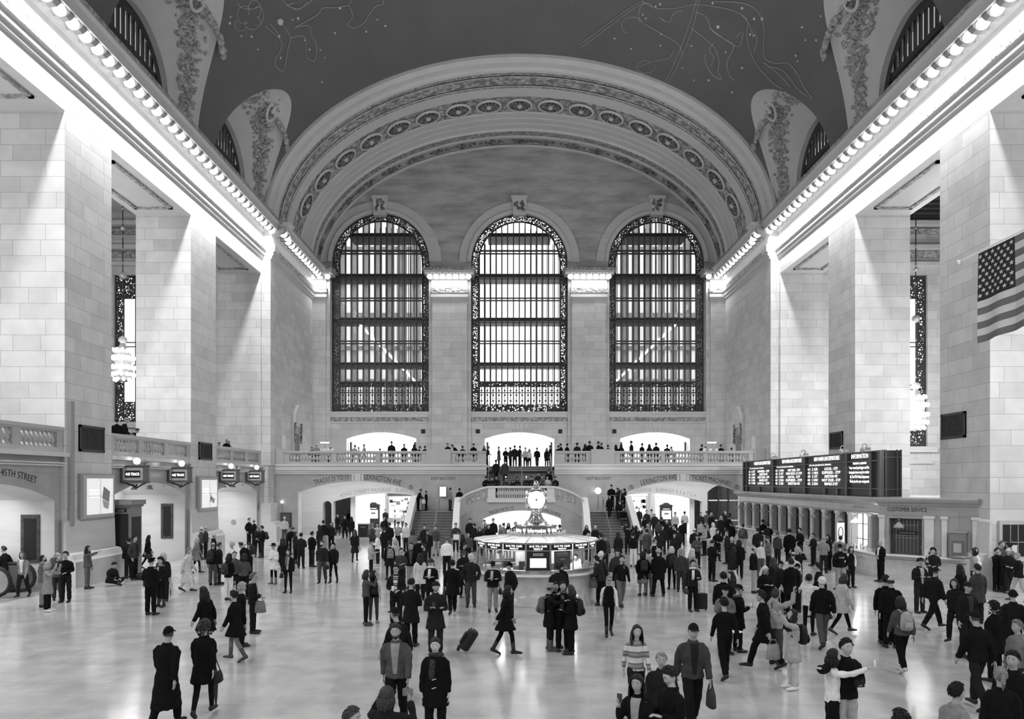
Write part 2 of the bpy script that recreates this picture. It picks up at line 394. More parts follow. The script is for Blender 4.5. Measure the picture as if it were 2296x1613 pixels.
# painted line figures and stars, a little proud of the plaster
GOLD = M(.36, .6)
def ray_vault(px, py):
    u, v = (px - VX) / F, (VY - py) / F          # where this direction meets the vault
    A = (u / (VA - .03)) ** 2 + (v / (VB - .03)) ** 2
    B = -2 * AX * u / (VA - .03) ** 2 + 2 * v * (CH - Z0) / (VB - .03) ** 2
    C_ = (AX / (VA - .03)) ** 2 + ((CH - Z0) / (VB - .03)) ** 2 - 1
    Y = (-B + math.sqrt(B * B - 4 * A * C_)) / (2 * A)
    return (u * Y, Y, CH + v * Y)
ceil = struct(mb.build('ceiling', smooth=True))
def rosette(mbx, y, th, r, dark, pale):
    p = Vector(vp(y, th, .42)); nrm = Vector((-math.cos(th) / VA, 0, -math.sin(th) / VB)).normalized()
    a = Vector((0, 1, 0)); b = nrm.cross(a)
    L = lambda u, v, d: p + a * u + b * v + nrm * d
    n = 24
    ring = lambda r0, d0, r1, d1, m_: mbx.grid(lambda i, j: L(*((r0 + (r1 - r0) * j) * q for q in (math.cos(i * 2 * PI), math.sin(i * 2 * PI))), d0 + (d1 - d0) * j), n, 1, m_)
    ring(r * 1.22, .02, r * 1.16, .12, pale); ring(r * 1.16, .12, r * 1.04, .14, pale); ring(r * 1.04, .14, r, .04, pale)
    ring(r, .04, .01, .02, dark)
    for k in range(14):
        t = k * 2 * PI / 14
        q = [(.28, -.05), (.6, -.1), (.88, -.07), (.94, 0), (.88, .07), (.6, .1), (.28, .05)]
        mbx.prism([(r * (u_ * math.cos(t) - v_ * math.sin(t)), r * (u_ * math.sin(t) + v_ * math.cos(t))) for u_, v_ in q], .02, .12, L, CARVED_DARK)
    ring(r * .26, .05, r * .2, .22, pale); ring(r * .2, .22, .01, .26, pale)
# ------------------------------------------------ great arch over the end bay
segs = [(52.85, 0, 52.85, .22, PLASTER), (52.85, .22, 53.3, .36, PLASTER), (53.3, .36, 53.4, .26, PLAIN), (53.4, .26, 54.0, .3, PLAIN), (54.0, .3, 54.12, .48, PLASTER), (54.12, .48, 54.4, .48, PLASTER),
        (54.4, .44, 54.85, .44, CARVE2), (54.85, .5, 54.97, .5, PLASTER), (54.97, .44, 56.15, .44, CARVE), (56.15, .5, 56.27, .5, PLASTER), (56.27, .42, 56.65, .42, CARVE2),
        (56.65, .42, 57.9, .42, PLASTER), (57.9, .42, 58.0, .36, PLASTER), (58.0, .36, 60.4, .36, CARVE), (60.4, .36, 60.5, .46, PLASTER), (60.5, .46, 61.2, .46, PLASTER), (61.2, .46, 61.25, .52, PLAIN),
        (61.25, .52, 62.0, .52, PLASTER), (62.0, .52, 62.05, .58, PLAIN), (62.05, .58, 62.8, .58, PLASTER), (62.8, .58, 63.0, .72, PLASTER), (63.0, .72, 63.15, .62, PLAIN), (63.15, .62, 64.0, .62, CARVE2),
        (64.0, .62, 64.1, .66, PLASTER), (64.1, .66, 64.4, .66, PLASTER), (64.4, .66, 64.45, .56, PLAIN), (64.45, .56, 65.75, .56, TYMP), (65.75, .6, 65.8, .75, PLASTER), (65.8, .75, 66.1, .75, PLASTER)]
mb = MB()
for y0, i0, y1, i1, mt in segs:
    mb.grid(lambda u, v: vp(y0 + (y1 - y0) * v, PI * u, i0 + (i1 - i0) * v), 72, 1, mt)
arch = struct(mb.build('trim_3', smooth=False))
def arc_angles(n, lo):
    ts = np.linspace(lo, PI - lo, 400); pts = np.array([vp(0, t) for t in ts]); s_ = np.concatenate([[0], np.cumsum(np.linalg.norm(np.diff(pts, axis=0), axis=1))])
    return [float(np.interp(s_[-1] * k / (n - 1), s_, ts)) for k in range(n)]
for th in arc_angles(17, math.radians(17.5)):
    m_ = MB(); rosette(m_, 59.2, th, .84, M(.06, .8), PLASTER); m_.build('rosette', arch)
for th in arc_angles(19, math.radians(10)):
    m_ = MB(); p = Vector(vp(65.1, th, .56)); nrm = Vector((-math.cos(th) / VA, 0, -math.sin(th) / VB)).normalized(); b = nrm.cross(Vector((0, 1, 0)))
    for k in range(26):
        u_, v_ = rnd.uniform(-.42, .42), rnd.gauss(0, .5); u_ *= max(.25, 1 - abs(v_) / 1.1)
        q = p + Vector((0, u_, 0)) + b * v_ + nrm * .04; r_ = rnd.uniform(.07, .17)
        m_.ball(q, (r_, r_, r_), CARVED_DARK, 6, 4)
    m_.build('cartouche', arch)
# ------------------------------------------------ lunettes: penetrations, windows, reliefs
def lun_surface(c, s, t, w):
    """t in [0,pi] from near to far groin foot, w 0 at the window arch, 1 at the groin"""
    co, si = math.cos(t), math.sin(t)
    zg = Z0 + LH * si; g = (vx(zg, s) , c - LG * co, zg)
    Xw = (XL if s < 0 else XR) + s * .72
    zs = Z0 + min(1.55, 1.55) ; wi = (Xw, c - 3.42 * co, Z0 + (1.55 * min(1, si * 2.2) + 3.42 * si))
    k = w + .16 * math.sin(PI * w)
    return (wi[0] + (g[0] - wi[0]) * w, wi[1] + (g[1] - wi[1]) * k, wi[2] + (g[2] - wi[2]) * k)
BORDER = M(.62, .7); RELIEF = carved('plaster_relief', .36, .64, 5.0)
for s in (-1, 1):
    for ci, c in enumerate(LUN):
        if ci < 2: 
            mb = MB(); mb.grid(lambda u, v: lun_surface(c, s, PI * u, v), 24, 4, PLASTER); struct(mb.build('trim_%d' % (20 + ci + (10 if s > 0 else 0))))
            continue
        mb = MB()
        mb.grid(lambda u, v: lun_surface(c, s, PI * u, v * .3), 48, 3, PLASTER)
        mb.grid(lambda u, v: lun_surface(c, s, PI * u, .3 + v * .56), 48, 6, PLASTER)
        mb.grid(lambda u, v: lun_surface(c, s, PI * u, .86 + v * .14), 48, 2, BORDER)
        tr = struct(mb.build('trim_%d' % (4 + ci + (10 if s > 0 else 0)), smooth=True))
        if ci < 3: continue
        # winged wheel and foliage in relief
        m_ = MB(); inw = Vector((-s, 0, -.55)).normalized()
        def S(t, w, d=0.0): return Vector(lun_surface(c, s, t, w)) + inw * d
        for k in range(420):
            t = PI * (.5 + rnd.random() ** .8 * .47 * (1 if rnd.random() < .75 else -1)); w = .5 + rnd.gauss(0, .13)
            if not .3 < w < .84: continue
            p = S(t, w, .03); r_ = rnd.uniform(.06, .15); m_.ball(p, (r_ * rnd.uniform(.6, 1.6), r_ * rnd.uniform(.6, 1.6), r_), RELIEF, 6, 4)
        for side in (1, -1):
            for k in range(34):
                t = PI * .5 + side * (.1 + k * .033); p0, p1 = S(t, .5 + .1 * math.sin(k * .9), .06), S(t + side * .05, .5 - .12 * math.sin(k * .9 + 1), .12)
                m_.tube([p0, (p0 + p1) / 2 + inw * .12, p1], [.07, .05, .02], RELIEF, 5)
        m_.build('foliage_relief', tr)
        m_ = MB(); ctr = S(PI * .56, .62, .25); a = (S(PI * .6, .62) - S(PI * .5, .62)).normalized(); b = inw.cross(a).normalized()
        m_.tube([ctr + a * (.62 * math.cos(q)) + b * (.62 * math.sin(q)) for q in [i * 2 * PI / 20 for i in range(21)]], .09, PLASTER, 6)
        for k in range(6):
            q = k * PI / 3; m_.tube([ctr, ctr + a * (.6 * math.cos(q)) + b * (.6 * math.sin(q))], .05, CARVED_DARK, 5)
        m_.ball(ctr, .16, PLASTER, 8, 6)
        for k in range(7):
            q = 1.1 + k * .13; m_.tube([ctr + b * (.1 * s), ctr + a * (-1.5 * math.cos(q) * .6) - b * (s * 1.45 * math.sin(q)) + inw * .2], [.1, .03], PLASTER, 5)
        m_.build('wheel_relief', tr)
        for k in range(3): pass
        m_ = MB()
        for k in range(46):
            q = rnd.random(); p = S(PI * (.62 + .13 * q), .72 + .36 * q, .1 + .25 * q) + Vector((0, rnd.uniform(-.25, .25), rnd.uniform(-.2, .25)))
            r_ = rnd.uniform(.08, .19); m_.ball(p, r_, RELIEF, 6, 4)
        for k in range(26):
            q = rnd.random(); p = S(PI * (.44 - .13 * q), .74 + .2 * q, .1) + Vector((0, rnd.uniform(-.2, .2), rnd.uniform(-.2, .2)))
            m_.ball(p, rnd.uniform(.07, .16), RELIEF, 6, 4)
        m_.build('garland', tr)
    for ci, c in enumerate(LUN):
        if ci < 2: continue
        Xw = (XL if s < 0 else XR) + s * 1.2
        m_ = MB(); ft = semi(c, 3.35, 23.9)
        for k in range(15):
            y = c - 3.36 + k * .48; h_ = ft(y) if abs(y - c) < 3.35 else 24
            m_.box(Xw - .05, Xw + .05, y - .1, y + .1, 22.2, h_, IRON)
        m_.box(Xw - .16, Xw + .16, c - 3.4, c + 3.4, 25.1, 25.4, IRON); m_.box(Xw - .14, Xw + .14, c - 3.4, c + 3.4, 22.3, 22.5, IRON)
        m_.grid(lambda u, v: (Xw - s * .2, c - (3.4 - .5 * v) * math.cos(PI * u), 23.9 + (3.4 - .5 * v) * math.sin(PI * u)), 24, 1, IRON)
        wo = struct(m_.build('window_%d' % (10 + ci + (5 if s > 0 else 0))))
        m_ = MB(); m_.box(Xw + s * .2 - .01, Xw + s * .2 + .01, c - 3.4, c + 3.4, 22.3, 27.3, GLASS); m_.build('pane', wo)
# mural drawn on the vault: plain curling figures, cords and stars
def mural(strokes, stars, r=.028):
    m_ = MB()
    for st in strokes:
        P3 = [Vector(ray_vault(*p)) for p in st]
        q = []
        for a, b, c_, d in zip([P3[0]] + P3[:-2], P3[:-1], P3[1:], P3[2:] + [P3[-1]]):
            for k in range(4):
                t = k / 4; q.append(.5 * (2 * b + (c_ - a) * t + (2 * a - 5 * b + 4 * c_ - d) * t * t + (3 * b - a - 3 * c_ + d) * t ** 3))
        m_.tube(q + [P3[-1]], r, GOLD, 4)
    for x, y, rr in stars: m_.ball(ray_vault(x, y), rr, M(.75, .5), 6, 4)
    return m_
def loop(cx, cy, rx, ry, a0=0, a1=360, n=9): return [(cx + rx * math.cos(math.radians(a0 + (a1 - a0) * k / n)), cy + ry * math.sin(math.radians(a0 + (a1 - a0) * k / n))) for k in range(n + 1)]
st1 = [loop(548, 33, 16, 20, 60, 330), loop(570, 22, 14, 22, 150, 420), loop(566, 50, 18, 16, -60, 200), loop(540, 55, 15, 14, 30, 230), loop(578, 36, 12, 22, -120, 120), loop(560, 8, 26, 12, 10, 190),
       [(594, 56), (608, 70), (626, 86), (631, 100), (626, 118), (618, 132), (618, 148), (634, 160), (640, 140), (645, 112), (651, 86), (640, 64), (632, 55)],
       [(651, 85), (672, 80), (684, 86), (686, 108), (688, 128), (704, 136), (709, 118), (707, 95), (698, 78), (694, 60), (678, 58), (660, 62)],
       [(660, 62), (686, 48), (712, 32), (724, 18), (750, 17), (782, 12)], [(782, 12), (790, 36), (780, 54), (792, 63), (814, 52), (832, 26), (846, 12), (858, 10), (860, 0)], [(790, 0), (782, 10)], [(642, 8), (666, 22), (690, 4)], [(634, 0), (648, 14), (672, 18), (700, 0)],
       [(642, 12), (660, 6)], [(604, 52), (618, 68), (626, 80)]]
sr1 = [(515, 52, .07), (564, 82, .07), (541, 81, .05), (578, 111, .05), (626, 81, .07), (668, 41, .08), (656, 44, .06), (762, 18, .08), (751, 74, .07), (821, 71, .06), (864, 58, .07), (718, 112, .05), (722, 184, .06), (628, 48, .2), (683, 90, .06), (694, 111, .06), (629, 130, .06), (517, 38, .05), (846, 44, .05), (728, 129, .04)]
st2 = [[(1300, 100), (1340, 70), (1400, 26), (1440, 2)], [(1304, 106), (1345, 75), (1404, 30), (1446, 4)], [(1492, 182), (1510, 146), (1530, 98), (1548, 48), (1562, 0)], [(1500, 184), (1518, 150), (1538, 104), (1556, 52), (1568, 0)],
       loop(1418, 58, 24, 20, 120, 340), loop(1450, 34, 18, 28, 150, 320), [(1446, 54), (1480, 74), (1520, 98), (1530, 124)], [(1440, 2), (1470, 18), (1516, 18), (1560, 10), (1610, 16), (1650, 26), (1676, 46), (1674, 80), (1684, 120), (1700, 150), (1716, 168), (1740, 192), (1758, 200)],
       [(1596, 3), (1640, 4), (1682, 12), (1706, 36), (1714, 70), (1712, 110), (1718, 132), (1740, 142), (1768, 142), (1790, 168), (1800, 190), (1822, 222)], [(1560, 26), (1584, 38), (1598, 70), (1640, 96), (1644, 110), (1630, 140), (1636, 170), (1648, 180)],
       [(1548, 62), (1580, 86), (1604, 110), (1612, 140), (1610, 160), (1618, 178), (1606, 172)], [(1590, 62), (1620, 84), (1656, 104), (1666, 70), (1650, 84)], [(1584, 118), (1580, 134), (1594, 164), (1614, 178)], loop(1448, 150, 20, 14, -20, 300), [(1430, 150), (1470, 136), (1500, 130), (1512, 112)],
       [(1600, 96), (1590, 112), (1600, 130), (1592, 150)], [(1480, 40), (1500, 50), (1510, 30), (1530, 24)], [(1660, 30), (1680, 54), (1690, 86)], [(1712, 140), (1740, 160), (1760, 180), (1772, 196)], [(1724, 150), (1756, 158), (1790, 200), (1812, 216)], [(1688, 60), (1698, 90), (1690, 120)]]
sr2 = [(1441, 33, .06), (1448, 41, .06), (1480, 9, .07), (1470, 14, .06), (1610, 60, .11), (1664, 18, .08), (1691, 42, .08), (1709, 42, .09), (1598, 7, .07), (1550, 103, .06), (1481, 102, .06), (1482, 77, .05), (1664, 152, .07), (1627, 117, .06), (1589, 180, .07), (1641, 207, .07), (1830, 90, .06), (1806, 90, .05), (1784, 125, .06), (1866, 78, .08), (1798, 61, .06), (1788, 137, .05), (1378, 86, .07), (1415, 109, .06), (1530, 152, .05), (1682, 77, .07), (1691, 79, .06), (1840, 36, .05), (1878, 159, .05), (1556, 180, .05)]
m1 = mural(st1, sr1).build('ceiling_mural'); tag(m1, 'thin pale line figure with stars painted on the vault at upper left', 'painting')
m2 = mural(st2, sr2).build('ceiling_mural'); tag(m2, 'thin pale line figure crossed by a long staff with stars at upper right', 'painting')

# ================================================================ far wall
WC = [(-11.42, 4.24), (.64, 4.18), (12.55, 4.16)]     # window centres and half widths
SILL, SPR = 10.18, 23.25
mb = MB(); PF = lambda u, z, d: (u, YT + d, z)
arch_wall(mb, PF, -18.5, 19.5, 10.1, 36, [(c - w, c + w, SILL, semi(c, w, SPR)) for c, w in WC], .5, TYMP, PLAIN, N=30)
for c, w in WC:                                      # stone ring round each arch
    for r0, r1, d0, d1, mt in ((w, w, .1, -.25, PLAIN), (w, w + .3, -.25, -.3, PLAIN), (w + .3, w + .42, -.3, -.12, PLASTER), (w + .42, w + 1.05, -.12, -.14, PLAIN), (w + 1.05, w + 1.05, -.14, .05, PLAIN)):
        mb.grid(lambda u, v: (c - (r0 + (r1 - r0) * v) * math.cos(PI * u), YT + d0 + (d1 - d0) * v, SPR - .9 * 0 + (r0 + (r1 - r0) * v) * math.sin(PI * u)), 40, 1, mt)
PX = [(-17.2, -15.66), (-7.16, -3.55), (4.82, 8.38), (16.7, 18.4)]
for a, b in PX:
    mb.box(a, b, YE + .25, YT + .4, 5.2, 22.0, STONE)
    mb.box(a + (.32 if a > -17 else 0), b - (.32 if b < 18 else 0), YE, YT, 5.2, 22.0, STONE)
# wall under the windows with the gallery doorways
PG = lambda u, z, d: (u, YE + .45 + d, z)
arch_wall(mb, PG, -17.2, 18.4, 5.2, 10.2, [(c - 3.0, c + 3.0, 5.2, seg(c - 3.0, c + 3.0, 7.85, 8.4)) for c in (-11.28, .65, 12.35)], 1.0, STONE)
for (c, w) in WC:
    mb.box(c - w, c + w, YE + .3, YT + .1, 9.98, 10.18, PLAIN); mb.box(c - w, c + w, YE + .4, YT, 9.35, 9.7, CARVE2); mb.box(c - w, c + w, YE + .36, YT, 9.7, 9.98, PLAIN); mb.box(c - w, c + w, YE + .38, YT, 9.2, 9.34, PLAIN)
    for k in range(-5, 6):                           # voussoir joints fan out over the doorway
        x0 = c + k * .27; x1 = c + k * .44
        mb.quad((x0, YE + .445, 8.42), (x0 + .02, YE + .445, 8.42), (x1 + .02, YE + .445, 9.15), (x1, YE + .445, 9.15), M(.33))
wb = struct(mb.build('wall_back'))
for (c, w) in WC:                                    # keystones
    m_ = MB(); m_.prism([(-.5, 27.35), (.5, 27.35), (.62, 28.6), (-.62, 28.6)], YT - .5, YT + .1, lambda u, v, d: (c + u, d, v), PLASTER)
    m_.box(c - .7, c + .7, YT - .65, YT, 28.6, 28.85, PLASTER); m_.box(c - .55, c + .55, YT - .55, YT, 27.2, 27.4, PLASTER)
    for k in range(20):
        m_.ball((c + rnd.uniform(-.4, .4), YT - .5, rnd.uniform(27.6, 28.5)), (.12, .08, .15), CARVED_DARK, 6, 4)
    m_.build('keystone', wb)
# pier capitals with lamp cornice
for i, (a, b) in enumerate(PX):
    m_ = MB(); a2 = a + (.32 if a > -17 else -.2); b2 = b - (.32 if b < 18 else -.2)
    for z0_, z1_, e, mt in ((19.8, 19.95, .05, PLAIN), (19.95, 20.2, .12, PLAIN), (20.2, 20.32, .05, PLAIN), (20.32, 20.75, .14, CARVE2), (20.75, 21.45, .05, PLAIN), (21.45, 21.6, .2, PLAIN), (21.6, 21.75, .32, PLAIN), (21.9, 22.1, .62, PLAIN), (22.1, 22.3, .78, CARVE2)):
        m_.box(a2 - e, b2 + e, YE - e - .02, YT, z0_, z1_, mt)
    m_.box(a2 - .3, b2 + .3, YE - .28, YT, 21.74, 21.92, PLAIN)
    n = 6; 
    for k in range(n + 1):
        x = a2 - .45 + (b2 - a2 + .9) * (k + .5) / (n + 1) + (b2 - a2 + .9) / (2 * (n + 1))
        if k < n: m_.prism([(0.2, 21.9), (.6, 21.9), (.5, 21.6), (.2, 21.5)], x - .07, x + .07, lambda u, v, d: (d, YE - u, v), PLAIN)
    struct(m_.build('trim_%d' % (40 + i)))
    for k in range(7):
        x = a2 - .45 + (b2 - a2 + .9) * (k + .5) / 7
        if i in (0, 3) and k % 2: continue
        if x < -17.1 or x > 18.3: continue
        lab = 'glowing globe bulb under the capital of the %s far wall pier' % ['leftmost', 'centre left', 'centre right', 'rightmost'][i]
        tag(dup(proto_bulb, (x, YE - .44, 21.62)), lab, 'light bulb', 'capital bulbs on the %s pier' % ['leftmost', 'centre left', 'centre right', 'rightmost'][i])
# ------------------------------------------------ the three great windows
def big_window(idx, c, w):
    bw = .62; r = w
    m_ = MB(); ft = semi(c, w - bw, SPR)
    def edge(t, rr):     # outline from left foot over the arch to the right foot
        if t < .3: return (c - rr, SILL + (SPR - SILL) * t / .3)
        if t > .7: return (c + rr, SILL + (SPR - SILL) * (1 - t) / .3)
        a = PI * (t - .3) / .4; return (c - rr * math.cos(a), SPR + rr * math.sin(a))
    m_.grid(lambda u, v: (edge(u, w - bw * v)[0], YT + .18, edge(u, w - bw * v)[1]), 60, 1, GRILLE)
    for rr in (w - .03, w - bw):
        q = [Vector((edge(u / 60, rr)[0], YT + .16, edge(u / 60, rr)[1])) for u in range(61)]; m_.tube(q, .075, IRON, 6)
    fr = struct(m_.build('window_%d' % idx))
    m_ = MB(); n = 15
    for k in range(n):
        x = c - (w - bw) + 2 * (w - bw) * k / (n - 1); top = ft(x) if abs(x - c) < w - bw - .01 else SPR
        m_.box(x - .05, x + .05, YT + .05, YT + .35, SILL, top, IRON)
    def bar(z, h, y0=.08, y1=.3, mt=IRON):
        hw = w - bw if z < SPR else math.sqrt(max(.01, (w - bw) ** 2 - (z - SPR) ** 2))
        m_.box(c - hw, c + hw, YT + y0, YT + y1, z - h / 2, z + h / 2, mt)
    for y in (561, 568, 668, 673.5, 764.5, 770): bar(sz(y, YT), .09)
    for y in (523.5, 529): bar(sz(y, YT), .12)
    for y in (615, 713.5, 814): bar(sz(y, YT), .12); bar(sz(y + 5, YT), .16); bar(sz(y + 10, YT), .07)
    bar(sz(857, YT), .16)
    m_.build('glazing_bars', fr)
    m_ = MB(); m_.box(c - w, c + w, YT + .2, YT + .24, SILL, SILL + .72, grille_mat('iron_panel', .05, 5.0, .16))
    m_.box(c - w + bw, c + w - bw, YT + .2, YT + .23, sz(868, YT), sz(858, YT), GRILLE)
    for k in range(n - 1):
        x = c - (w - bw) + 2 * (w - bw) * (k + .5) / (n - 1)
        m_.box(x - .03, x + .03, YT + .2, YT + .24, SILL + .7, sz(862, YT), IRON)
        for z in (11.2, 11.7, 12.1, 12.5): m_.ball((x, YT + .22, z), (.1, .03, .09), IRON, 6, 4)
    m_.build('scroll_grille', fr)
    m_ = MB()
    for y in (618, 716.5, 817): m_.box(c - w, c + w, YT + .35, YT + 2.6, sz(y, YT) - .1, sz(y, YT) + .1, IRON)
    for y in (526,): m_.box(c - w + 1.4, c + w - 1.4, YT + .35, YT + 2.6, sz(y, YT) - .12, sz(y, YT) + .12, IRON)
    for k in range(n):
        x = c - (w - bw) + 2 * (w - bw) * k / (n - 1)
        m_.box(x - .03, x + .03, YT + 2.6, YT + 2.75, SILL, SPR + math.sqrt(max(0, (w - .3) ** 2 - (x - c) ** 2)), IRON)
    for z in (12.2, 14.9, 18.6, 22.5, 25.0): m_.box(c - w, c + w, YT + 2.62, YT + 2.72, z - .05, z + .05, IRON)
    m_.build('glass_walkway', fr)
    m_ = MB(); m_.grid(lambda u, v: ((c - w + .1) + (2 * w - .2) * u, YT + .4, SILL + ((SPR + math.sqrt(max(0, (w - .1) ** 2 - (((2 * u) - 1) * (w - .1)) ** 2))) - SILL) * v), 24, 1, GLASS); m_.build('pane', fr)
    m_ = MB()                                        # walls, floor and top of the window passage
    m_.box(c - w - .6, c - w, YT + .45, YT + 3.2, 10, 28.4, PLAIN); m_.box(c + w, c + w + .6, YT + .45, YT + 3.2, 10, 28.4, PLAIN)
    struct(m_.build('wall_reveal_%d' % idx))
for i, (c, w) in enumerate(WC): big_window(1 + i, c, w)
# neighbouring buildings outside the side windows
for nm, x0, x1, lab in (('office_building', -34, -7.2, 'pale office building seen through the left great window'), ('office_building', 9.2, 36, 'pale office building seen through the right great window')):
    r_ = empty(nm, ((x0 + x1) / 2, 92, 0), 0, lab, 'building'); m_ = MB(); cx = (x0 + x1) / 2
    m_.box(x0 - cx, x1 - cx, 0, 8, 0, 39, M(.30, .8, .3, 0, 0, .1, 2)); m_.build('wall', r_)
    m_ = MB(); x = x0 + .3
    while x < x1 - .8:
        m_.box(x - cx, x + .62 - cx, -.35, 0, 0, 39, M(.85, .8)); x += 1.5
    m_.build('pilaster', r_)
    m_ = MB()
    for k in range(10): m_.box(x0 - cx, x1 - cx, -.5, 0, k * 4.0, k * 4.0 + .5, M(.22, .8))
    m_.build('floor_band', r_)
# west end behind the camera
mb = MB(); arch_wall(mb, lambda u, z, d: (u, -16.0 - d, z), -18.5, 19.7, 0, 36, [(c - 4.2, c + 4.2, 9, semi(c, 4.2, 23.25)) for c in (-11.4, .64, 12.5)], 1.0, STONE); struct(mb.build('wall_front'))
mb = MB(); mb.box(-34, 36, -16, 70, 35.5, 35.8, PLAIN); struct(mb.build('ceiling_roof'))
# ================================================================ east gallery, passages and stairs
YG = 54.3; GF = 5.3                                  # gallery front plane and floor
INK = M(.045, .7)
RAILST = streaky('grey_rail_stone', .44, .10, (.5, .5, 2.0), rough=.4)
def gx(px): return sx(px, YG)
PW = lambda u, z, d: (u, YG + .15 + d, z)
mb = MB()
hL = (gx(667), gx(929.5)); hR = (gx(1407), gx(1664)); hC = (-3.45, 4.65)
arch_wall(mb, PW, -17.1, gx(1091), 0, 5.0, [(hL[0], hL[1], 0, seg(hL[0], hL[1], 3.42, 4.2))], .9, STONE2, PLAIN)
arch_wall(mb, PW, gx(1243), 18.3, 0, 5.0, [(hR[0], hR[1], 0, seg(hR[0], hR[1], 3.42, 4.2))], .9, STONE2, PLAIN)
st0, st1_ = gx(1091), gx(1243)                       # the stair opening in the gallery
for a, b in ((-17.1, st0), (st1_, 18.3)):
    mb.box(a, b, YG - .12, YG + .4, 4.98, 5.3, PLAIN); mb.box(a, b, YG - .02, YG + .4, 4.82, 5.0, PLAIN); mb.box(a, b, YG - .2, YG + .5, 5.28, 5.4, PLAIN); mb.box(a, b, YG + .05, YG + .4, 4.68, 4.84, PLAIN)
for c in ((hL[0] + hL[1]) / 2 + .1, (hR[0] + hR[1]) / 2 - .1): mb.box(c - .22, c + .22, YG + .06, YG + .3, 4.2, 4.95, PLAIN); mb.box(c - .42, c - .26, YG + .1, YG + .3, 4.2, 4.72, PLAIN); mb.box(c + .26, c + .42, YG + .1, YG + .3, 4.2, 4.72, PLAIN)
# side walls of the stair hall beneath the gallery
mb.box(st0 - .3, st0, YG + .2, 58, 2, 5.2, STONE2); mb.box(st1_, st1_ + .3, YG + .2, 58, 2, 5.2, STONE2)
wg = struct(mb.build('wall_gallery_front'))
for txt, px0, px1, size, hole, side in (('TRACKS 21 TO 11', 706, 781, .48, hL, 0), ('LEXINGTON AVE', 815, 896, .52, hL, 1), ('LEXINGTON AVE', 1440, 1518, .52, hR, 0), ('TICKET MACHINES', 1552, 1637, .48, hR, 1)):
    m_ = MB(); xc = (gx(px0) + gx(px1)) / 2; tf = seg(hole[0], hole[1], 3.42, 4.2); 
    def pl(x, y):
        u = xc + x; e = .01; sl = (tf(u + e) - tf(u - e)) / (2 * e); n = math.hypot(1, sl)
        return (u - sl / n * (y + .12), YG + .14, tf(u) + (y + .12) / n)
    lettering(m_, txt, size, pl, INK, width=gx(px1) - gx(px0)); m_.build('lettering', wg)
for px0, px1 in ((966, 1021), (1315, 1369)):
    m_ = MB(); xc = (gx(px0) + gx(px1)) / 2; lettering(m_, 'EAST BALCONY', .3, lambda x, y: (xc + x, YG + .14, 4.28 + y), INK, width=gx(px1) - gx(px0)); m_.build('lettering', wg)
for px, py in ((920.5, 1093), (1416, 1093), (1654, 1093)):     # small round access emblems
    m_ = MB(); x, z = gx(px), sz(py, YG)
    m_.grid(lambda u, v: (x + (.13 + .03 * v) * math.cos(2 * PI * u), YG + .14, z + (.13 + .03 * v) * math.sin(2 * PI * u)), 20, 1, INK)
    m_.tube([(x - .02, YG + .13, z + .08), (x - .02, YG + .13, z - .01), (x + .05, YG + .13, z - .02), (x + .08, YG + .13, z - .09)], .016, INK, 5)
    m_.ball((x - .02, YG + .13, z + .1), .022, INK, 6, 4); m_.build('access_emblem', wg)
# gallery floor slab
mb = MB()
for a, b in ((-17.1, st0), (st1_, 18.3)): mb.box(a, b, YG + .1, YE + .6, 5.0, GF, MARBLE)
mb.box(st0, st1_, 57.6, YE + .6, 5.0, GF, MARBLE); mb.box(-17.1, 18.3, YE + .4, 77, 5.0, GF - .01, MARBLE)
struct(mb.build('floor_gallery'))
# ---------------------------------------------- balustrades
def baluster(z0, h, r=.13):
    prof = [(.6, 0), (.6, .08), (.35, .12), (.45, .2), (.95, .36), (1, .45), (.75, .62), (.4, .8), (.38, .86), (.6, .9), (.6, 1)]
    m_ = MB(); m_.lathe([(a * r, b * h) for a, b in prof], (0, 0, z0), RAILST, 8); return m_.mesh('baluster', True)
BAL = baluster(0, .62)
def put_baluster(par, loc):
    o = bpy.data.objects.new('baluster', BAL); COL.objects.link(o); o.parent = par; o.location = loc
def balustrade(label, runs, groups, place, zb, solid=(), axis='x'):
    """runs of rail [(a,b)], baluster groups [(a,b,n)], solid blocks [(a,b,top)]; place(u, d, z)"""
    p0 = place((runs[0][0] + runs[-1][1]) / 2, 0, zb); root = empty('balustrade', p0, 0, label, 'balustrade')
    def L(u, d, z): q = place(u, d, z); return (q[0] - p0[0], q[1] - p0[1], q[2] - p0[2])
    def bx(m_, a, b, d0, d1, z0, z1, mt=RAILST):
        v = [L(a, d0, z0), L(b, d0, z0), L(b, d1, z0), L(a, d1, z0), L(a, d0, z1), L(b, d0, z1), L(b, d1, z1), L(a, d1, z1)]
        m_.add(v, [(0, 3, 2, 1), (4, 5, 6, 7), (0, 1, 5, 4), (1, 2, 6, 5), (2, 3, 7, 6), (3, 0, 4, 7)], mt)
    m_ = MB(); 
    for a, b in runs: bx(m_, a, b, -.2, .2, .86, 1.0); bx(m_, a, b, -.15, .15, .8, .86)
    m_.build('handrail', root)
    m_ = MB(); 
    for a, b in runs: bx(m_, a, b, -.17, .17, 0, .2)
    m_.build('plinth', root)
    peds = [(a, b, .25, 0, t) for a, b, t in solid]
    for a, b in runs:
        u = a
        for ga, gb, n in groups:
            if ga < a or gb > b: continue
            if ga > u: peds.append((u, ga, .15, .2, .8))
            u = gb
        if u < b: peds.append((u, b, .15, .2, .8))
    for a, b, d, zl, zh in peds: m_ = MB(); bx(m_, a, b, -d, d, zl, zh); m_.build('pedestal', root)
    for a, b, n in groups:
        for i in range(n): put_baluster(root, L(a + (b - a) * (i + .5) / n, 0, .19))
    return root
pg = lambda u, d, z: (u, YG + .1 + d, z)
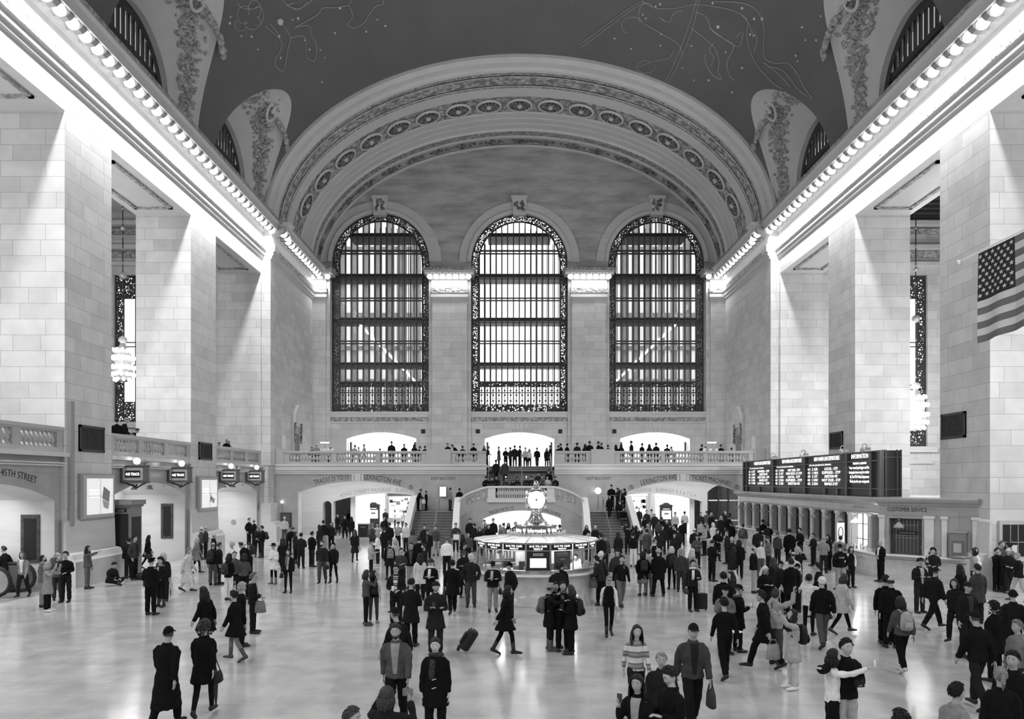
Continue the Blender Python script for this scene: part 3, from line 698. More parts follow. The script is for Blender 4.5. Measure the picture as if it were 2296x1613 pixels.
balustrade('pale stone balustrade along the left half of the far gallery', [(gx(637), gx(957)), (gx(1011), gx(1090))],
           [(gx(649), gx(743), 13), (gx(755), gx(841), 12), (gx(853), gx(945), 13), (gx(1021), gx(1070), 6)], lambda u, d, z: pg(u, d, z + 5.35), 0, [(gx(617), gx(637), 1.15), (gx(957), gx(1011), 1.12)])
balustrade('pale stone balustrade along the right half of the far gallery', [(gx(1243), gx(1325)), (gx(1378), gx(1690))],
           [(gx(1266), gx(1314), 6), (gx(1390), gx(1482), 13), (gx(1491), gx(1577), 12), (gx(1587), gx(1678), 13)], lambda u, d, z: pg(u, d, z + 5.35), 0, [(gx(1690), gx(1715), 1.15), (gx(1325), gx(1378), 1.12)])
for i, (a, b) in enumerate(zip(PIERS, PIERS[1:] + [(52.84, 0)])):
    if i < 2: continue
    u0, u1 = a[1], b[0]; L_ = u1 - u0 - .3
    balustrade('pale stone balustrade of the left side gallery, %s' % ['nearest, by the picture edge', 'between the two nearest piers', 'farthest, beyond the second pier'][i - 2], [(u0, u1 - .05)],
               [(u0 + .15 + L_ * k / 3 + .2, u0 + .15 + L_ * (k + 1) / 3 - .25, 8) for k in range(3)], lambda u, d, z: (XL - .2 - d, u, z + 5.3), 0)
mb = MB(); mb.box(XL - 15, XL - .3, -15, 53, 5.1, 5.3, MARBLE); struct(mb.build('floor_side_gallery'))
# ---------------------------------------------- bright rooms beyond the gallery doorways
mb = MB(); W2 = M(.85, .6)
mb.quad((-17, 77, 5), (18, 77, 5), (18, 77, 9.7), (-17, 77, 9.7), W2); mb.quad((-17, YE + 1.4, 9.6), (18, YE + 1.4, 9.6), (18, 77, 9.6), (-17, 77, 9.6), W2)
mb.quad((-17, YE + 1.4, 5), (-17, 77, 5), (-17, 77, 9.6), (-17, YE + 1.4, 9.6), W2); mb.quad((18, YE + 1.4, 5), (18, 77, 5), (18, 77, 9.6), (18, YE + 1.4, 9.6), W2)
struct(mb.build('wall_gallery_rooms'))
for k, c in enumerate((-11.28, .65, 12.35)):
    m_ = MB()
    for sgn in (-1, 1): m_.box(c + sgn * 2.8 - .08, c + sgn * 2.8 + .08, YE + 1.2, YE + 1.5, GF, 7.6, IRON)
    d = struct(m_.build('door_%d' % (k + 1)))
# ---------------------------------------------- passages under the gallery
mb = MB()
mb.quad((-18, YG + 1, 4.9), (19, YG + 1, 4.9), (19, 80, 4.9), (-18, 80, 4.9), W2)
mb.quad((-18, 80, 0), (19, 80, 0), (19, 80, 5), (-18, 80, 5), W2)
for x in (-17.9, 18.9): mb.quad((x, YG + 1, 0), (x, 80, 0), (x, 80, 5), (x, YG + 1, 5), PLAIN)
for x in (-5.4, 6.6): mb.box(x - .2, x + .2, YG + 1, 79, 0, 5, PLAIN)
mb.box(-13.1, -12.7, 61.5, 79, 0, 5, W2); mb.box(14.4, 14.8, 61.5, 79, 0, 5, W2)
struct(mb.build('wall_passage'))
for s, txt, xa, xb, tx in ((-1, '42ND STREET PASSAGE   SUBWAY 4-5-6-7-S', sx(747, 60.5), -5.6, 0), (1, '42ND STREET PASSAGE   SUBWAY 4 5 6 7 S →', 6.8, sx(1575, 60.5), 0)):
    m_ = MB(); tf = seg(xa, xb, 2.55, 3.2); Pq = lambda u, z, d: (u, 60.5 + d, z)
    arch_wall(m_, Pq, -17.9 if s < 0 else 6.6, -5.4 if s < 0 else 18.9, 0, 4.9, [(xa, xb, 0, tf)] + ([(-15.1, -14.4, 0, seg(-15.1, -14.4, 2.3, 2.6))] if s < 0 else [(15.6, 18.2, 0, seg(15.6, 18.2, 3.3, 3.9))]), .8, PLAIN)
    wq = struct(m_.build('wall_passage_arch_%d' % (1 if s < 0 else 2)))
    m_ = MB(); xc = (xa + xb) / 2
    def pl(x, y):
        u = xc + x; e = .01; sl = (tf(max(xa + .02, min(xb - .02, u)) + e) - tf(max(xa + .02, min(xb - .02, u)) - e)) / (2 * e); n = math.hypot(1, sl)
        return (u - sl / n * (y + .16), 60.49, tf(max(xa, min(xb, u))) + (y + .16) / n)
    lettering(m_, txt.replace('→', '>'), .42, pl, M(.35), width=(xb - xa) * .86); m_.build('lettering', wq)
# glazed window bay inside the right passage
m_ = MB()
for x in (15.65, 16.5, 17.3, 18.1): m_.box(x - .06, x + .06, 60.6, 60.75, 0, 3.9, IRON)
for z in (1.0, 2.6): m_.box(15.6, 18.2, 60.6, 60.75, z, z + .1, WHITE)
struct(m_.build('window_20'))
m_ = MB(); m_.box(15.6, 18.2, 60.7, 60.72, 0, 3.9, GLASS); m_.build('pane', bpy.data.objects['window_20'])
# bright shop fronts at the end of the passages
def shop(x0, x1, y, label, tone, seed):
    r = random.Random(seed); t = empty('shop_front', ((x0 + x1) / 2, y, 0), 0, label, 'shop front'); w_ = (x1 - x0) / 2
    m_ = MB(); m_.box(-w_, w_, 0, .3, 2.7, 3.2, M(tone, .5)); m_.box(-w_, -w_ + .15, 0, .3, 0, 2.7, M(.3)); m_.box(w_ - .15, w_, 0, .3, 0, 2.7, M(.3)); m_.build('frame', t)
    m_ = MB(); m_.box(-w_ + .15, w_ - .15, .2, .25, .5, 2.6, EM(1.6)); m_.build('lit_display', t)
    m_ = MB()
    for k in range(16):
        x = r.uniform(-w_ + .3, w_ - .3); z = r.uniform(.5, 2.3); a = r.uniform(.08, .25); m_.box(x - a, x + a, .05, .2, z, z + r.uniform(.1, .4), M(r.choice([.05, .15, .4])))
    m_.build('goods', t)
shop(-12.5, -9.6, 76, 'bright shop front with dark surround deep in the left passage', .06, 1)
shop(-9.2, -6.0, 77, 'bright shop front beside the corner deep in the left passage', .3, 2)
shop(7.2, 10.0, 77, 'bright shop front nearest the stairs deep in the right passage', .3, 3)
shop(10.6, 13.6, 76, 'bright shop front farther right deep in the right passage', .7, 4)
def totem(px, py, label):
    Y = CH * F / (py - VY); t = empty('information_totem', (sx(px, Y), Y, 0), 0, label, 'information post')
    m_ = MB(); m_.box(-.52, .52, -.2, .2, 0, 1.95, BLACK); m_.prism([(-.6, 1.95), (.6, 1.95), (.5, 2.1), (.3, 2.15), (.15, 2.28), (-.15, 2.28), (-.3, 2.15), (-.5, 2.1)], -.25, .25, lambda u, v, d: (u, d, v), BLACK); m_.build('case', t)
    m_ = MB(); m_.box(-.4, .4, -.24, -.2, .85, 1.6, EM(.9)); m_.build('lit_panel', t)
    m_ = MB(); m_.box(-.2, .2, -.26, -.24, 1.25, 1.4, M(.1)); m_.box(-.3, .3, -.25, -.24, 1.7, 1.78, M(.6)); m_.build('map_mark', t)
totem(838, 1184, 'black information post with lit panel in the left passage'); totem(1493, 1186, 'black information post with lit panel in the right passage')
Yb = 57.0
t = empty('litter_bin', (sx(816, Yb), Yb, 0), 0, 'black square litter bin near the left passage', 'bin'); m_ = MB(); m_.box(-.38, .38, -.35, .35, 0, .95, BLACK); m_.build('body', t); m_ = MB(); m_.box(-.42, .42, -.4, .4, .95, 1.02, M(.5)); m_.build('lid', t)
m_ = MB(); lettering(m_, 'PUSH', .16, lambda x, y: (x, -.36, .7 + y), M(.4)); m_.build('lettering', t)
# ---------------------------------------------- the stairs
def flight(name, label, x0, x1, y0, y1, z0, z1, n):
    t = empty(name, ((x0 + x1) / 2, y0, z0), 0, label, 'stairs'); w_ = (x1 - x0) / 2
    m_ = MB(); pts = [(0, 0)]
    for k in range(n):
        yk = (y1 - y0) * k / n; pts += [(yk, (z1 - z0) * (k + 1) / n), ((y1 - y0) * (k + 1) / n, (z1 - z0) * (k + 1) / n)]
    pts += [(y1 - y0, -z0 if z0 < .1 else -.6)]
    if z0 > .1: pts[0] = (0, 0); 
    m_.prism(pts, -w_, w_, lambda u, v, d: (d, u, v), STEPS); m_.build('steps', t)
    m_ = MB()
    for k in range(n):
        yk = (y1 - y0) * k / n; zk = (z1 - z0) * (k + 1) / n; m_.box(-w_, w_, yk - .03, yk + .02, zk - .035, zk + .004, M(.30, .5))
    m_.build('nosing', t)
    return t
LZ = 2.14; MZ = 2.9
flight('staircase', 'lower stair flight rising at left of the central arch', -6.5, -3.65, 47.3, 51.2, 0, LZ, 13)
flight('staircase', 'lower stair flight rising at right of the central arch', 4.85, 7.7, 47.3, 51.2, 0, LZ, 13)
flight('staircase', 'upper middle stair flight climbing to the far gallery', st0 + .05, st1_ - .05, 52.2, 57.0, MZ, GF, 15)
mb = MB()
for a, b in ((-6.5, -3.3), (4.5, 7.7)): mb.box(a, b, 51.2, YG + .2, 0, LZ - .005, STEPS)
mb.box(-3.3, 4.5, 49.75, 52.25, 2.5, MZ, STEPS); mb.box(-3.3, 4.5, 52.2, YG + .5, 2.62, MZ - .01, STEPS)
struct(mb.build('floor_stair_landing'))
# curved parapets and central wall with the lower concourse arch
mb = MB(); YC = 49.6
PC = lambda u, z, d: (u, YC + d, z)
hx0, hx1 = sx(1083, YC), sx(1258, YC); tf = seg(hx0, hx1, 1.72, 2.26)
xa, xb, xm, xn = -3.45, 4.65, sx(1094, YC), sx(1243, YC)
def top(u): return MZ - .02 if xm <= u <= xn else (MZ - .02 - (xm - u) / (xm - xa) * 1.0 if u < xm else MZ - .02 - (u - xn) / (xb - xn) * 1.0)
us = sorted(set([xa + (xb - xa) * k / 40 for k in range(41)] + [hx0, hx1, xm, xn]))
for a, b in zip(us, us[1:]):
    lo = (lambda u: tf(u)) if hx0 - 1e-6 <= a and b <= hx1 + 1e-6 else (lambda u: 0)
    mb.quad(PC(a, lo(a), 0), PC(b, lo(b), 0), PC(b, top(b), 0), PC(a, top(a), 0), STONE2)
    if lo(a) > 0: mb.quad(PC(a, lo(a), 0), PC(b, lo(b), 0), PC(b, lo(b), .8), PC(a, lo(a), .8), PLAIN)
for x in (hx0, hx1): mb.quad(PC(x, 0, 0), PC(x, tf(x), 0), PC(x, tf(x), .8), PC(x, 0, .8), PLAIN)
wc = struct(mb.build('wall_stair_front'))
mb = MB()     # room behind the lower arch
mb.quad((hx0 - .6, 50.4, 0), (hx0 - .6, 54, 0), (hx0 - .6, 54, 2.6), (hx0 - .6, 50.4, 2.6), W2); mb.quad((hx1 + .6, 50.4, 0), (hx1 + .6, 54, 0), (hx1 + .6, 54, 2.6), (hx1 + .6, 50.4, 2.6), W2)
mb.quad((hx0 - .6, 54, 0), (hx1 + .6, 54, 0), (hx1 + .6, 54, 2.6), (hx0 - .6, 54, 2.6), W2)
struct(mb.build('wall_lower_arch_room'))
for txt, px0, px1 in (('TRACKS 100 TO 117', 1098, 1153), ('LOWER CONCOURSE', 1183, 1254)):
    m_ = MB(); xc = (sx(px0, YC) + sx(px1, YC)) / 2
    def pl(x, y):
        u = xc + x; e = .01; sl = (tf(u + e) - tf(u - e)) / (2 * e); n = math.hypot(1, sl)
        return (u - sl / n * (y + .1), YC - .01, tf(u) + (y + .1) / n)
    lettering(m_, txt, .3, pl, INK, width=sx(px1, YC) - sx(px0, YC)); m_.build('lettering', wc)
# balustrade of the middle landing with sloping wings
t = empty('balustrade', ((xm + xn) / 2, YC + .1, MZ), 0, 'pale stone balustrade of the middle stair landing behind the clock', 'balustrade'); ox = (xm + xn) / 2
m_ = MB(); m_.box(xm - ox, xn - ox, -.2, .2, .84, .98, PLAIN); m_.box(xm - ox - .05, xn - ox + .05, -.25, .2, -.1, .18, PLAIN); m_.build('handrail', t)
for a in (xm - ox, xn - ox - .5): m_ = MB(); m_.box(a, a + .5, -.16, .16, .1, .9, PLAIN); m_.build('pedestal', t)
for k in range(21): put_baluster(t, (xm - ox + .6 + (xn - xm - 1.2) * (k + .5) / 21, 0, .2))
for sgn, x0_, x1_ in ((-1, xm, xa), (1, xn, xb)):
    m_ = MB(); N_ = 10; path = []
    for k in range(N_ + 1):
        q = k / N_; u = x0_ + (x1_ - x0_) * math.sin(q * PI / 2); y = -.0 - .0 - 1.6 * (1 - math.cos(q * PI / 2)) * 0 - (.0 if q < .5 else (q - .5) * .8)
        path.append((u - ox, y, -1.02 * q ** 1.15))
    m_.sweep([(-.2, .84), (.2, .84), (.2, .98), (-.2, .98)], (N_ + 1, lambda u, v, k: (path[k][0], path[k][1] + u, path[k][2] + v)), PLAIN, closed=True)
    m_.sweep([(-.12, -.3), (.12, -.3), (.12, .85), (-.12, .85)], (N_ + 1, lambda u, v, k: (path[k][0], path[k][1] + u, path[k][2] + v)), STONE2, closed=True); m_.build('wing_wall', t)
    m_ = MB()
    for k in range(5):
        q = .1 + .12 * k; u = x0_ + (x1_ - x0_) * math.sin(q * PI / 2) - ox; m_.box(u - .1, u + .1, -.16, -.1, -1.02 * q ** 1.15 + .2, -1.02 * q ** 1.15 + .7, CARVE2)
    m_.build('carved_panel', t)
# parapets beside the lower flights
for x, lab in ((-3.55, 'left flight, on its right side'), (4.75, 'right flight, on its left side')):
    t = empty('stair_parapet', (x, 47.2, 0), 0, 'pale stone parapet of the lower %s' % lab, 'parapet')
    m_ = MB(); m_.prism([(0, 0), (4.0, 0), (4.0, 3.0), (2.4, 2.98), (1.2, 2.2), (.25, 1.1), (0, 1.05)], -.16, .16, lambda u, v, d: (d, u, v), PLAIN); m_.build('wall', t)
    m_ = MB(); m_.sweep([(-.2, 0), (.2, 0), (.2, .1), (-.2, .1)], (5, lambda u, v, k: (u, [(0, 1.05), (.25, 1.12), (1.2, 2.22), (2.4, 3.0), (4, 3.02)][k][0], v + [(0, 1.05), (.25, 1.12), (1.2, 2.22), (2.4, 3.0), (4, 3.02)][k][1])), WHITE, closed=True); m_.build('coping', t)
for x, lab in ((-6.65, 'left flight, on its left side'), (7.85, 'right flight, on its right side')):
    t = empty('stair_parapet', (x, 47.0, 0), 0, 'pale stone parapet of the lower %s' % lab, 'parapet')
    m_ = MB(); m_.prism([(0, 0), (7.3, 0), (7.3, 3.1), (4.2, 3.08), (.2, 1.0), (0, 1.0)], -.14, .14, lambda u, v, d: (d, u, v), PLAIN); m_.build('wall', t)
    m_ = MB(); ps = [(0, 1.0), (.2, 1.02), (4.2, 3.1), (7.3, 3.12)]; m_.sweep([(-.2, 0), (.2, 0), (.2, .1), (-.2, .1)], (4, lambda u, v, k: (u, ps[k][0], v + ps[k][1])), WHITE, closed=True); m_.build('coping', t)
def rail(label, pts, posts, r=.03):
    t = empty('handrail', pts[0], 0, label, 'handrail'); o = Vector(pts[0]); m_ = MB(); m_.tube([Vector(p) - o for p in pts], r, BRASS, 8); m_.build('rail', t)
    for p, h in posts: m_ = MB(); q = Vector(p) - o; m_.tube([q, q + Vector((0, 0, h))], r * .8, BRASS, 6); m_.build('post', t)
rail('brass handrail up the middle of the left lower stairs', [(-4.9, 47.0, .95), (-4.9, 51.3, 3.1)], [((-4.9, 47.1, 0), .98), ((-4.9, 49.2, 1.1), 1.0), ((-4.9, 51.25, LZ), .95)])
rail('brass handrail up the middle of the right lower stairs', [(6.15, 47.0, .95), (6.15, 51.3, 3.1)], [((6.15, 47.1, 0), .98), ((6.15, 49.2, 1.1), 1.0), ((6.15, 51.25, LZ), .95)])
rail('brass handrail up the middle of the upper stairs', [(.7, 52.1, 3.85), (.7, 57.0, 6.25)], [((.7, 52.3, MZ), 1.0), ((.7, 56.9, GF), .92)])
rail('brass handrail on the left side of the upper stairs', [(st0 + .15, 52.1, 3.85), (st0 + .15, 57.0, 6.25)], [((st0 + .15, 52.3, MZ), 1.0), ((st0 + .15, 56.9, GF), .92)])
rail('brass handrail on the right side of the upper stairs', [(st1_ - .15, 52.1, 3.85), (st1_ - .15, 57.0, 6.25)], [((st1_ - .15, 52.3, MZ), 1.0), ((st1_ - .15, 56.9, GF), .92)])
# wall lamps over the side landings
for px, py, lab in ((993, 1103, 'square white lamp on the wall above the left landing'), (1341, 1101, 'glaring floodlight on a stand above the right landing')):
    Y = YG - .1 if px < 1100 else 53.2; t = empty('wall_lamp', (sx(px, Y), Y, sz(py, Y)), 0, lab, 'lamp'); m_ = MB()
    if px < 1100: m_.box(-.2, .2, -.12, 0, -.32, .32, EM(7)); m_.build('lamp_shade', t); m_ = MB(); m_.box(-.24, .24, 0, .1, -.36, .36, BRASS); m_.build('back_plate', t)
    else: m_.ball((0, 0, 0), .22, EM(12), 12, 8); m_.build('bulb', t); m_ = MB(); m_.tube([(0, .06, -.15), (0, .06, LZ - sz(py, Y))], .03, BRASS, 8); m_.build('post', t)
# small square vents over the doorways, telescopes on the gallery
for k, (px, py) in enumerate(((947.5, 967), (1071, 967), (1257, 967), (1379, 967))):
    m_ = MB(); x, z = sx(px, YE), sz(py, YE); m_.box(x - .17, x + .17, YE + .38, YE + .5, z - .17, z + .17, BLACK)
    tag(m_.build('wall_vent'), 'small dark square vent right of the %s' % ['left gallery doorway'][0] if k == 0 else ['', 'small dark square vent left of the middle gallery doorway', 'small dark square vent right of the middle gallery doorway', 'small dark square vent left of the right gallery doorway'][k], 'vent')
# ornate doorways on the end bay side walls
for s in (-1, 1):
    X = XL + .4 if s < 0 else XR - .4; Yd = 1700 * abs(X) / (1148 - 662) if s < 0 else 1700 * X / (1660 - 1148); w_ = .85
    t = empty('pedimented_doorway', (X, Yd, GF), 0, 'tall stone doorway with pointed pediment and hanging garlands on the %s end wall' % ('left' if s < 0 else 'right'), 'doorway')
    q = -s
    m_ = MB()
    for y in (-w_, w_): m_.box(0, q * .16, y - .12, y + .12, 0, 3.2, PLAIN)
    m_.box(0, q * .2, -w_ - .15, w_ + .15, 3.2, 3.45, PLAIN); m_.prism([(-w_ - .1, 3.45), (w_ + .1, 3.45), (w_ + .1, 4.1), (0, 4.9), (-w_ - .1, 4.1)], 0, q * .3, lambda u, v, d: (d, u, v), PLAIN); m_.build('surround', t)
    m_ = MB(); m_.box(0, q * .05, -w_ + .1, w_ - .1, 0, 2.6, M(.25)); m_.build('door_leaf', t)
    m_ = MB()
    for y in (-w_, w_):
        for k in range(14): m_.ball((q * .25, y + rnd.uniform(-.08, .08), 3.5 - k * .12), rnd.uniform(.06, .12), CARVED_DARK, 6, 4)
    m_.build('garland', t)
    m_ = MB(); Y2 = 56.6 if s < 0 else 57.2; m_.box(X, X - s * .08, Y2 - .45, Y2 + .45, 6.4, 7.6, M(.85)); tag(m_.build('lit_wall_panel'), 'small bright square panel on the %s wall above the gallery end' % ('left' if s < 0 else 'right'), 'panel')
# ================================================================ information booth with the clock
BX, BY, BR = .87, 27.35, 2.24
t = empty('information_booth', (BX, BY, 0), 0, 'round marble and glass information booth topped by a four-faced clock', 'kiosk')
m_ = MB(); m_.lathe([(BR + .05, 0), (BR + .05, .12), (BR, .14), (BR, .98), (BR + .06, 1.0)], (0, 0, 0), MARBLE, 48); m_.build('counter_wall', t, True)
m_ = MB(); m_.lathe([(BR - .35, 1.0), (BR + .12, 1.0), (BR + .14, 1.03), (BR + .12, 1.07), (BR - .35, 1.07)], (0, 0, 0), M(.7, .2), 48); m_.build('counter_top', t)
m_ = MB(); m_.lathe([(BR - .08, 1.07), (BR - .08, 1.2), (BR - .2, 1.2)], (0, 0, 0), M(.5, .25, .5, .7), 48); m_.build('ledge', t)
NP = 16; RG = BR - .1; A0 = -PI / 2
def ang(k): return A0 + (k + .5) * 2 * PI / NP          # posts; panel k spans ang(k-1)..ang(k)
m_ = MB()
for k in range(NP):
    a = ang(k); m_.tube([(RG * math.cos(a), RG * math.sin(a), 1.1), (RG * math.cos(a), RG * math.sin(a), 2.1)], .022, BRASS, 6)
for z in (1.2, 1.86, 2.1): m_.tube([(RG * math.cos(ang(k)), RG * math.sin(ang(k)), z) for k in range(NP + 1)], .02, BRASS, 6)
m_.build('brass_frame', t)
def panel(m_, k, z0, z1, off, mat, f0=.03, f1=.97):
    a, b = Vector((math.cos(ang(k - 1)), math.sin(ang(k - 1)), 0)) * RG, Vector((math.cos(ang(k)), math.sin(ang(k)), 0)) * RG
    n = ((a + b) / 2).normalized() * off; p, q = a + (b - a) * f0 + n, a + (b - a) * f1 + n
    m_.quad((p.x, p.y, z0), (q.x, q.y, z0), (q.x, q.y, z1), (p.x, p.y, z1), mat)
def pframe(k, off):
    a, b = Vector((math.cos(ang(k - 1)), math.sin(ang(k - 1)), 0)) * RG, Vector((math.cos(ang(k)), math.sin(ang(k)), 0)) * RG
    n = ((a + b) / 2).normalized() * off; c = (a + b) / 2 + n; d = (b - a).normalized(); return lambda x, y: tuple(c + d * x + Vector((0, 0, y)))
for k in range(NP):
    m_ = MB(); panel(m_, k, 1.2, 1.86, 0, GLASS); m_.build('glass_panel', t)
    if k in (5, 6, 7, 8, 9, 10, 11): 
        m_ = MB(); panel(m_, k, 1.88, 2.08, 0, BLACK); m_.build('sign_panel', t); continue
    m_ = MB(); panel(m_, k, 1.88, 2.08, 0, BLACK); sp_ = m_.build('sign_panel', t)
    m_ = MB(); L = pframe(k, .012)
    lettering(m_, '8:15 TO 12:30', .085, lambda x, y: L(x, 1.99 + y), EM(5), width=.58); lettering(m_, 'TRACK 24', .07, lambda x, y: L(x, 1.91 + y), EM(5), width=.3); m_.build('lit_text', sp_)
# screen and poster in the two front panels
m_ = MB(); panel(m_, 0, 1.22, 1.85, .02, BLACK); ps = m_.build('arrivals_screen', t)
m_ = MB(); L = pframe(0, .03); 
for a, b, c, d, mt in ((-.27, .27, 1.31, 1.62, EM(2.4)), (-.17, .17, 1.7, 1.79, M(.45))): m_.add([L(a, c), L(b, c), L(b, d), L(a, d)], [(0, 1, 2, 3)], mt)
L2 = pframe(0, .034); lettering(m_, 'ARRIVALS', .085, lambda x, y: L2(x, 1.715 + y), BLACK, width=.28)
for z in (1.55, 1.5, 1.45): m_.add([L2(-.1 + z * .1, z), L2(.24, z), L2(.24, z + .012), L2(-.1 + z * .1, z + .012)], [(0, 1, 2, 3)], M(.3))
m_.build('lit_timetable', ps)
m_ = MB(); panel(m_, 1, 1.22, 1.85, .02, M(.06), .14, .86); ps = m_.build('poster', t)
m_ = MB(); L = pframe(1, .03); lettering(m_, 'RAILROAD REFUNDS', .06, lambda x, y: L(x, 1.76 + y), M(.6), width=.42); lettering(m_, 'EFFECTIVE SATURDAY', .06, lambda x, y: L(x, 1.69 + y), M(.35), width=.42); lettering(m_, 'EXPRESS', .05, lambda x, y: L(x, 1.56 + y), M(.5)); lettering(m_, 'SATURDAY', .06, lambda x, y: L(x, 1.34 + y), M(.45), width=.3); lettering(m_, 'SEPT 26, 2015', .075, lambda x, y: L(x, 1.26 + y), M(.6), width=.4); m_.build('lettering', ps)
# things inside the booth
m_ = MB(); m_.lathe([(.75, .02), (.75, 2.05)], (0, 0, 0), M(.55, .5), 20); m_.build('core_wall', t)
m_ = MB()
for k in range(40):
    a = rnd.uniform(PI, 2 * PI); r_ = rnd.uniform(1.1, 1.9); s_ = rnd.uniform(.06, .22); x, y = r_ * math.cos(a), r_ * math.sin(a); h = rnd.uniform(.08, .4)
    m_.box(x - s_, x + s_, y - s_ * .6, y + s_ * .6, 1.07, 1.07 + h, M(rnd.choice([.8, .8, .6, .25, .06])))
m_.build('desk_papers', t)
m_ = MB(); m_.lathe([(1.0, 1.04), (2.0, 1.04)], (0, 0, 0), M(.6), 32); m_.build('desk', t)
# glazed roof, crest, drum
m_ = MB()
for k in range(NP):
    a, b = ang(k - 1) + .012, ang(k) - .012
    m_.quad((1.0 * math.cos(a), 1.0 * math.sin(a), 2.26), (1.0 * math.cos(b), 1.0 * math.sin(b), 2.26), ((BR + .02) * math.cos(b), (BR + .02) * math.sin(b), 2.13), ((BR + .02) * math.cos(a), (BR + .02) * math.sin(a), 2.13), M(.85, .2, .5, 0, .35))
m_.build('glass_roof', t)
m_ = MB()
for k in range(NP):
    a = ang(k); m_.tube([(.98 * math.cos(a), .98 * math.sin(a), 2.265), ((BR + .03) * math.cos(a), (BR + .03) * math.sin(a), 2.125)], .014, BRASS, 5)
m_.lathe([(BR + .03, 2.09), (BR + .05, 2.12), (BR + .03, 2.14), (BR - .02, 2.13)], (0, 0, 0), BRASS, NP, A0 + PI / NP, A0 + PI / NP + 2 * PI)
m_.build('roof_frame', t)
m_ = MB(); m_.lathe([(1.05, 2.2), (1.06, 2.3), (1.0, 2.34), (.7, 2.34)], (0, 0, 0), M(.55, .35, .5, .6), 40)
for k in range(44):
    a = k * 2 * PI / 44; m_.ball((1.05 * math.cos(a), 1.05 * math.sin(a), 2.37 + .02 * (k % 2)), (.03, .03, .06), BRASS, 6, 4)
m_.build('cresting', t)
m_ = MB(); m_.lathe([(.72, 2.34), (.72, 2.56), (.78, 2.58), (.78, 2.6), (.3, 2.62)], (0, 0, 0), M(.16, .3, .4, .3), 40); dr = m_.build('sign_drum', t, True)
m_ = MB()
def dl(a0): return lambda x, y: (.73 * math.cos(-PI / 2 + a0 + x / .73), .73 * math.sin(-PI / 2 + a0 + x / .73), 2.385 + y)
for a0 in (0, 1.3, -1.3): lettering(m_, 'Information', .2, dl(a0), EM(6), width=.66)
for a0 in (-.65, .65):
    f = dl(a0); m_.add([f(.06 * math.cos(q), .07 + .06 * math.sin(q)) for q in [i * PI / 6 for i in range(12)]], [tuple(range(12))], EM(6))
m_.build('lit_text', dr)
for sgn in (-1, 1):
    for yy in (-1,):
        m_ = MB(); m_.ball((sgn * .5, -.35, 2.75), .11, EM(14), 12, 8); m_.lathe([(.05, 2.6), (.04, 2.66)], (sgn * .5, -.35, 0), BRASS, 8); m_.build('globe_lamp', t, True)
m_ = MB(); m_.lathe([(.42, 2.62), (.4, 2.68), (.33, 2.74), (.24, 2.84), (.19, 2.96), (.17, 3.02), (.22, 3.05), (.15, 3.08), (.2, 3.12), (.2, 3.15), (.14, 3.18)], (0, 0, 0), BRASS, 28)
for k in range(20):
    a = k * 2 * PI / 20; m_.tube([(.4 * math.cos(a), .4 * math.sin(a), 2.7), (.25 * math.cos(a), .25 * math.sin(a), 2.84), (.185 * math.cos(a), .185 * math.sin(a), 3.0)], .014, M(.3, .3, .5, .8), 5)
m_.build('clock_pedestal', t, True)
CZ = 3.53
ck = MB(); ck.ball((0, 0, CZ), (.37, .37, .4), M(.55, .15, .6, .85), 24, 16); ck.lathe([(.14, 3.14), (.24, 3.2), (.2, 3.24)], (0, 0, 0), BRASS, 20)
ckb = ck.build('clock_body', t, True)
for a in (0, PI / 2, PI, -PI / 2):
    R = Matrix.Rotation(a, 3, 'Z'); Lc = lambda x, y, d: tuple(R @ Vector((x, -d, CZ + y)))
    m_ = MB(); m_.add([Lc(.31 * math.cos(q), .31 * math.sin(q), .365) for q in [i * 2 * PI / 40 for i in range(40)]], [tuple(range(40))], EM(3.2)); fc = m_.build('clock_face', t)
    m_ = MB(); m_.grid(lambda u, v: Lc((.31 + .05 * v) * math.cos(2 * PI * u), (.31 + .05 * v) * math.sin(2 * PI * u), .375 - .06 * v), 40, 1, BRASS); m_.build('bezel', fc)
    m_ = MB()
    for k in range(12):
        q = k * PI / 6; c_, s_ = math.cos(q), math.sin(q); m_.add([Lc(.25 * c_ - .006 * s_, .25 * s_ + .006 * c_, .368), Lc(.28 * c_ - .006 * s_, .28 * s_ + .006 * c_, .368), Lc(.28 * c_ + .006 * s_, .28 * s_ - .006 * c_, .368), Lc(.25 * c_ + .006 * s_, .25 * s_ - .006 * c_, .368)], [(0, 1, 2, 3)], M(.3))
    m_.build('hour_marks', fc)
    for nm, ln, deg, w_ in (('minute_hand', .27, 120, .007), ('hour_hand', .2, 157, .012)):
        q = math.radians(90 - deg); c_, s_ = math.cos(q), math.sin(q)
        m_ = MB(); m_.add([Lc(-.05 * c_ - w_ * s_, -.05 * s_ + w_ * c_, .372), Lc(ln * c_, ln * s_, .372), Lc(-.05 * c_ + w_ * s_, -.05 * s_ - w_ * c_, .372)], [(0, 1, 2)], BLACK); m_.build(nm, fc)
m_ = MB()
for k in range(4):
    a = PI / 4 + k * PI / 2; c_, s_ = math.cos(a), math.sin(a); m_.tube([(.2 * c_, .2 * s_, 3.2), (.4 * c_, .4 * s_, 3.38), (.43 * c_, .43 * s_, CZ), (.4 * c_, .4 * s_, 3.7), (.15 * c_, .15 * s_, 3.9)], .03, BRASS, 6)
m_.build('clock_ribs', t, True)
m_ = MB(); m_.lathe([(.2, 3.87), (.22, 3.92), (.1, 3.96), (.06, 4.0), (.1, 4.02), (.11, 4.1), (.07, 4.17), (.0, 4.24)], (0, 0, 0), BRASS, 16); m_.build('acorn_finial', t, True)
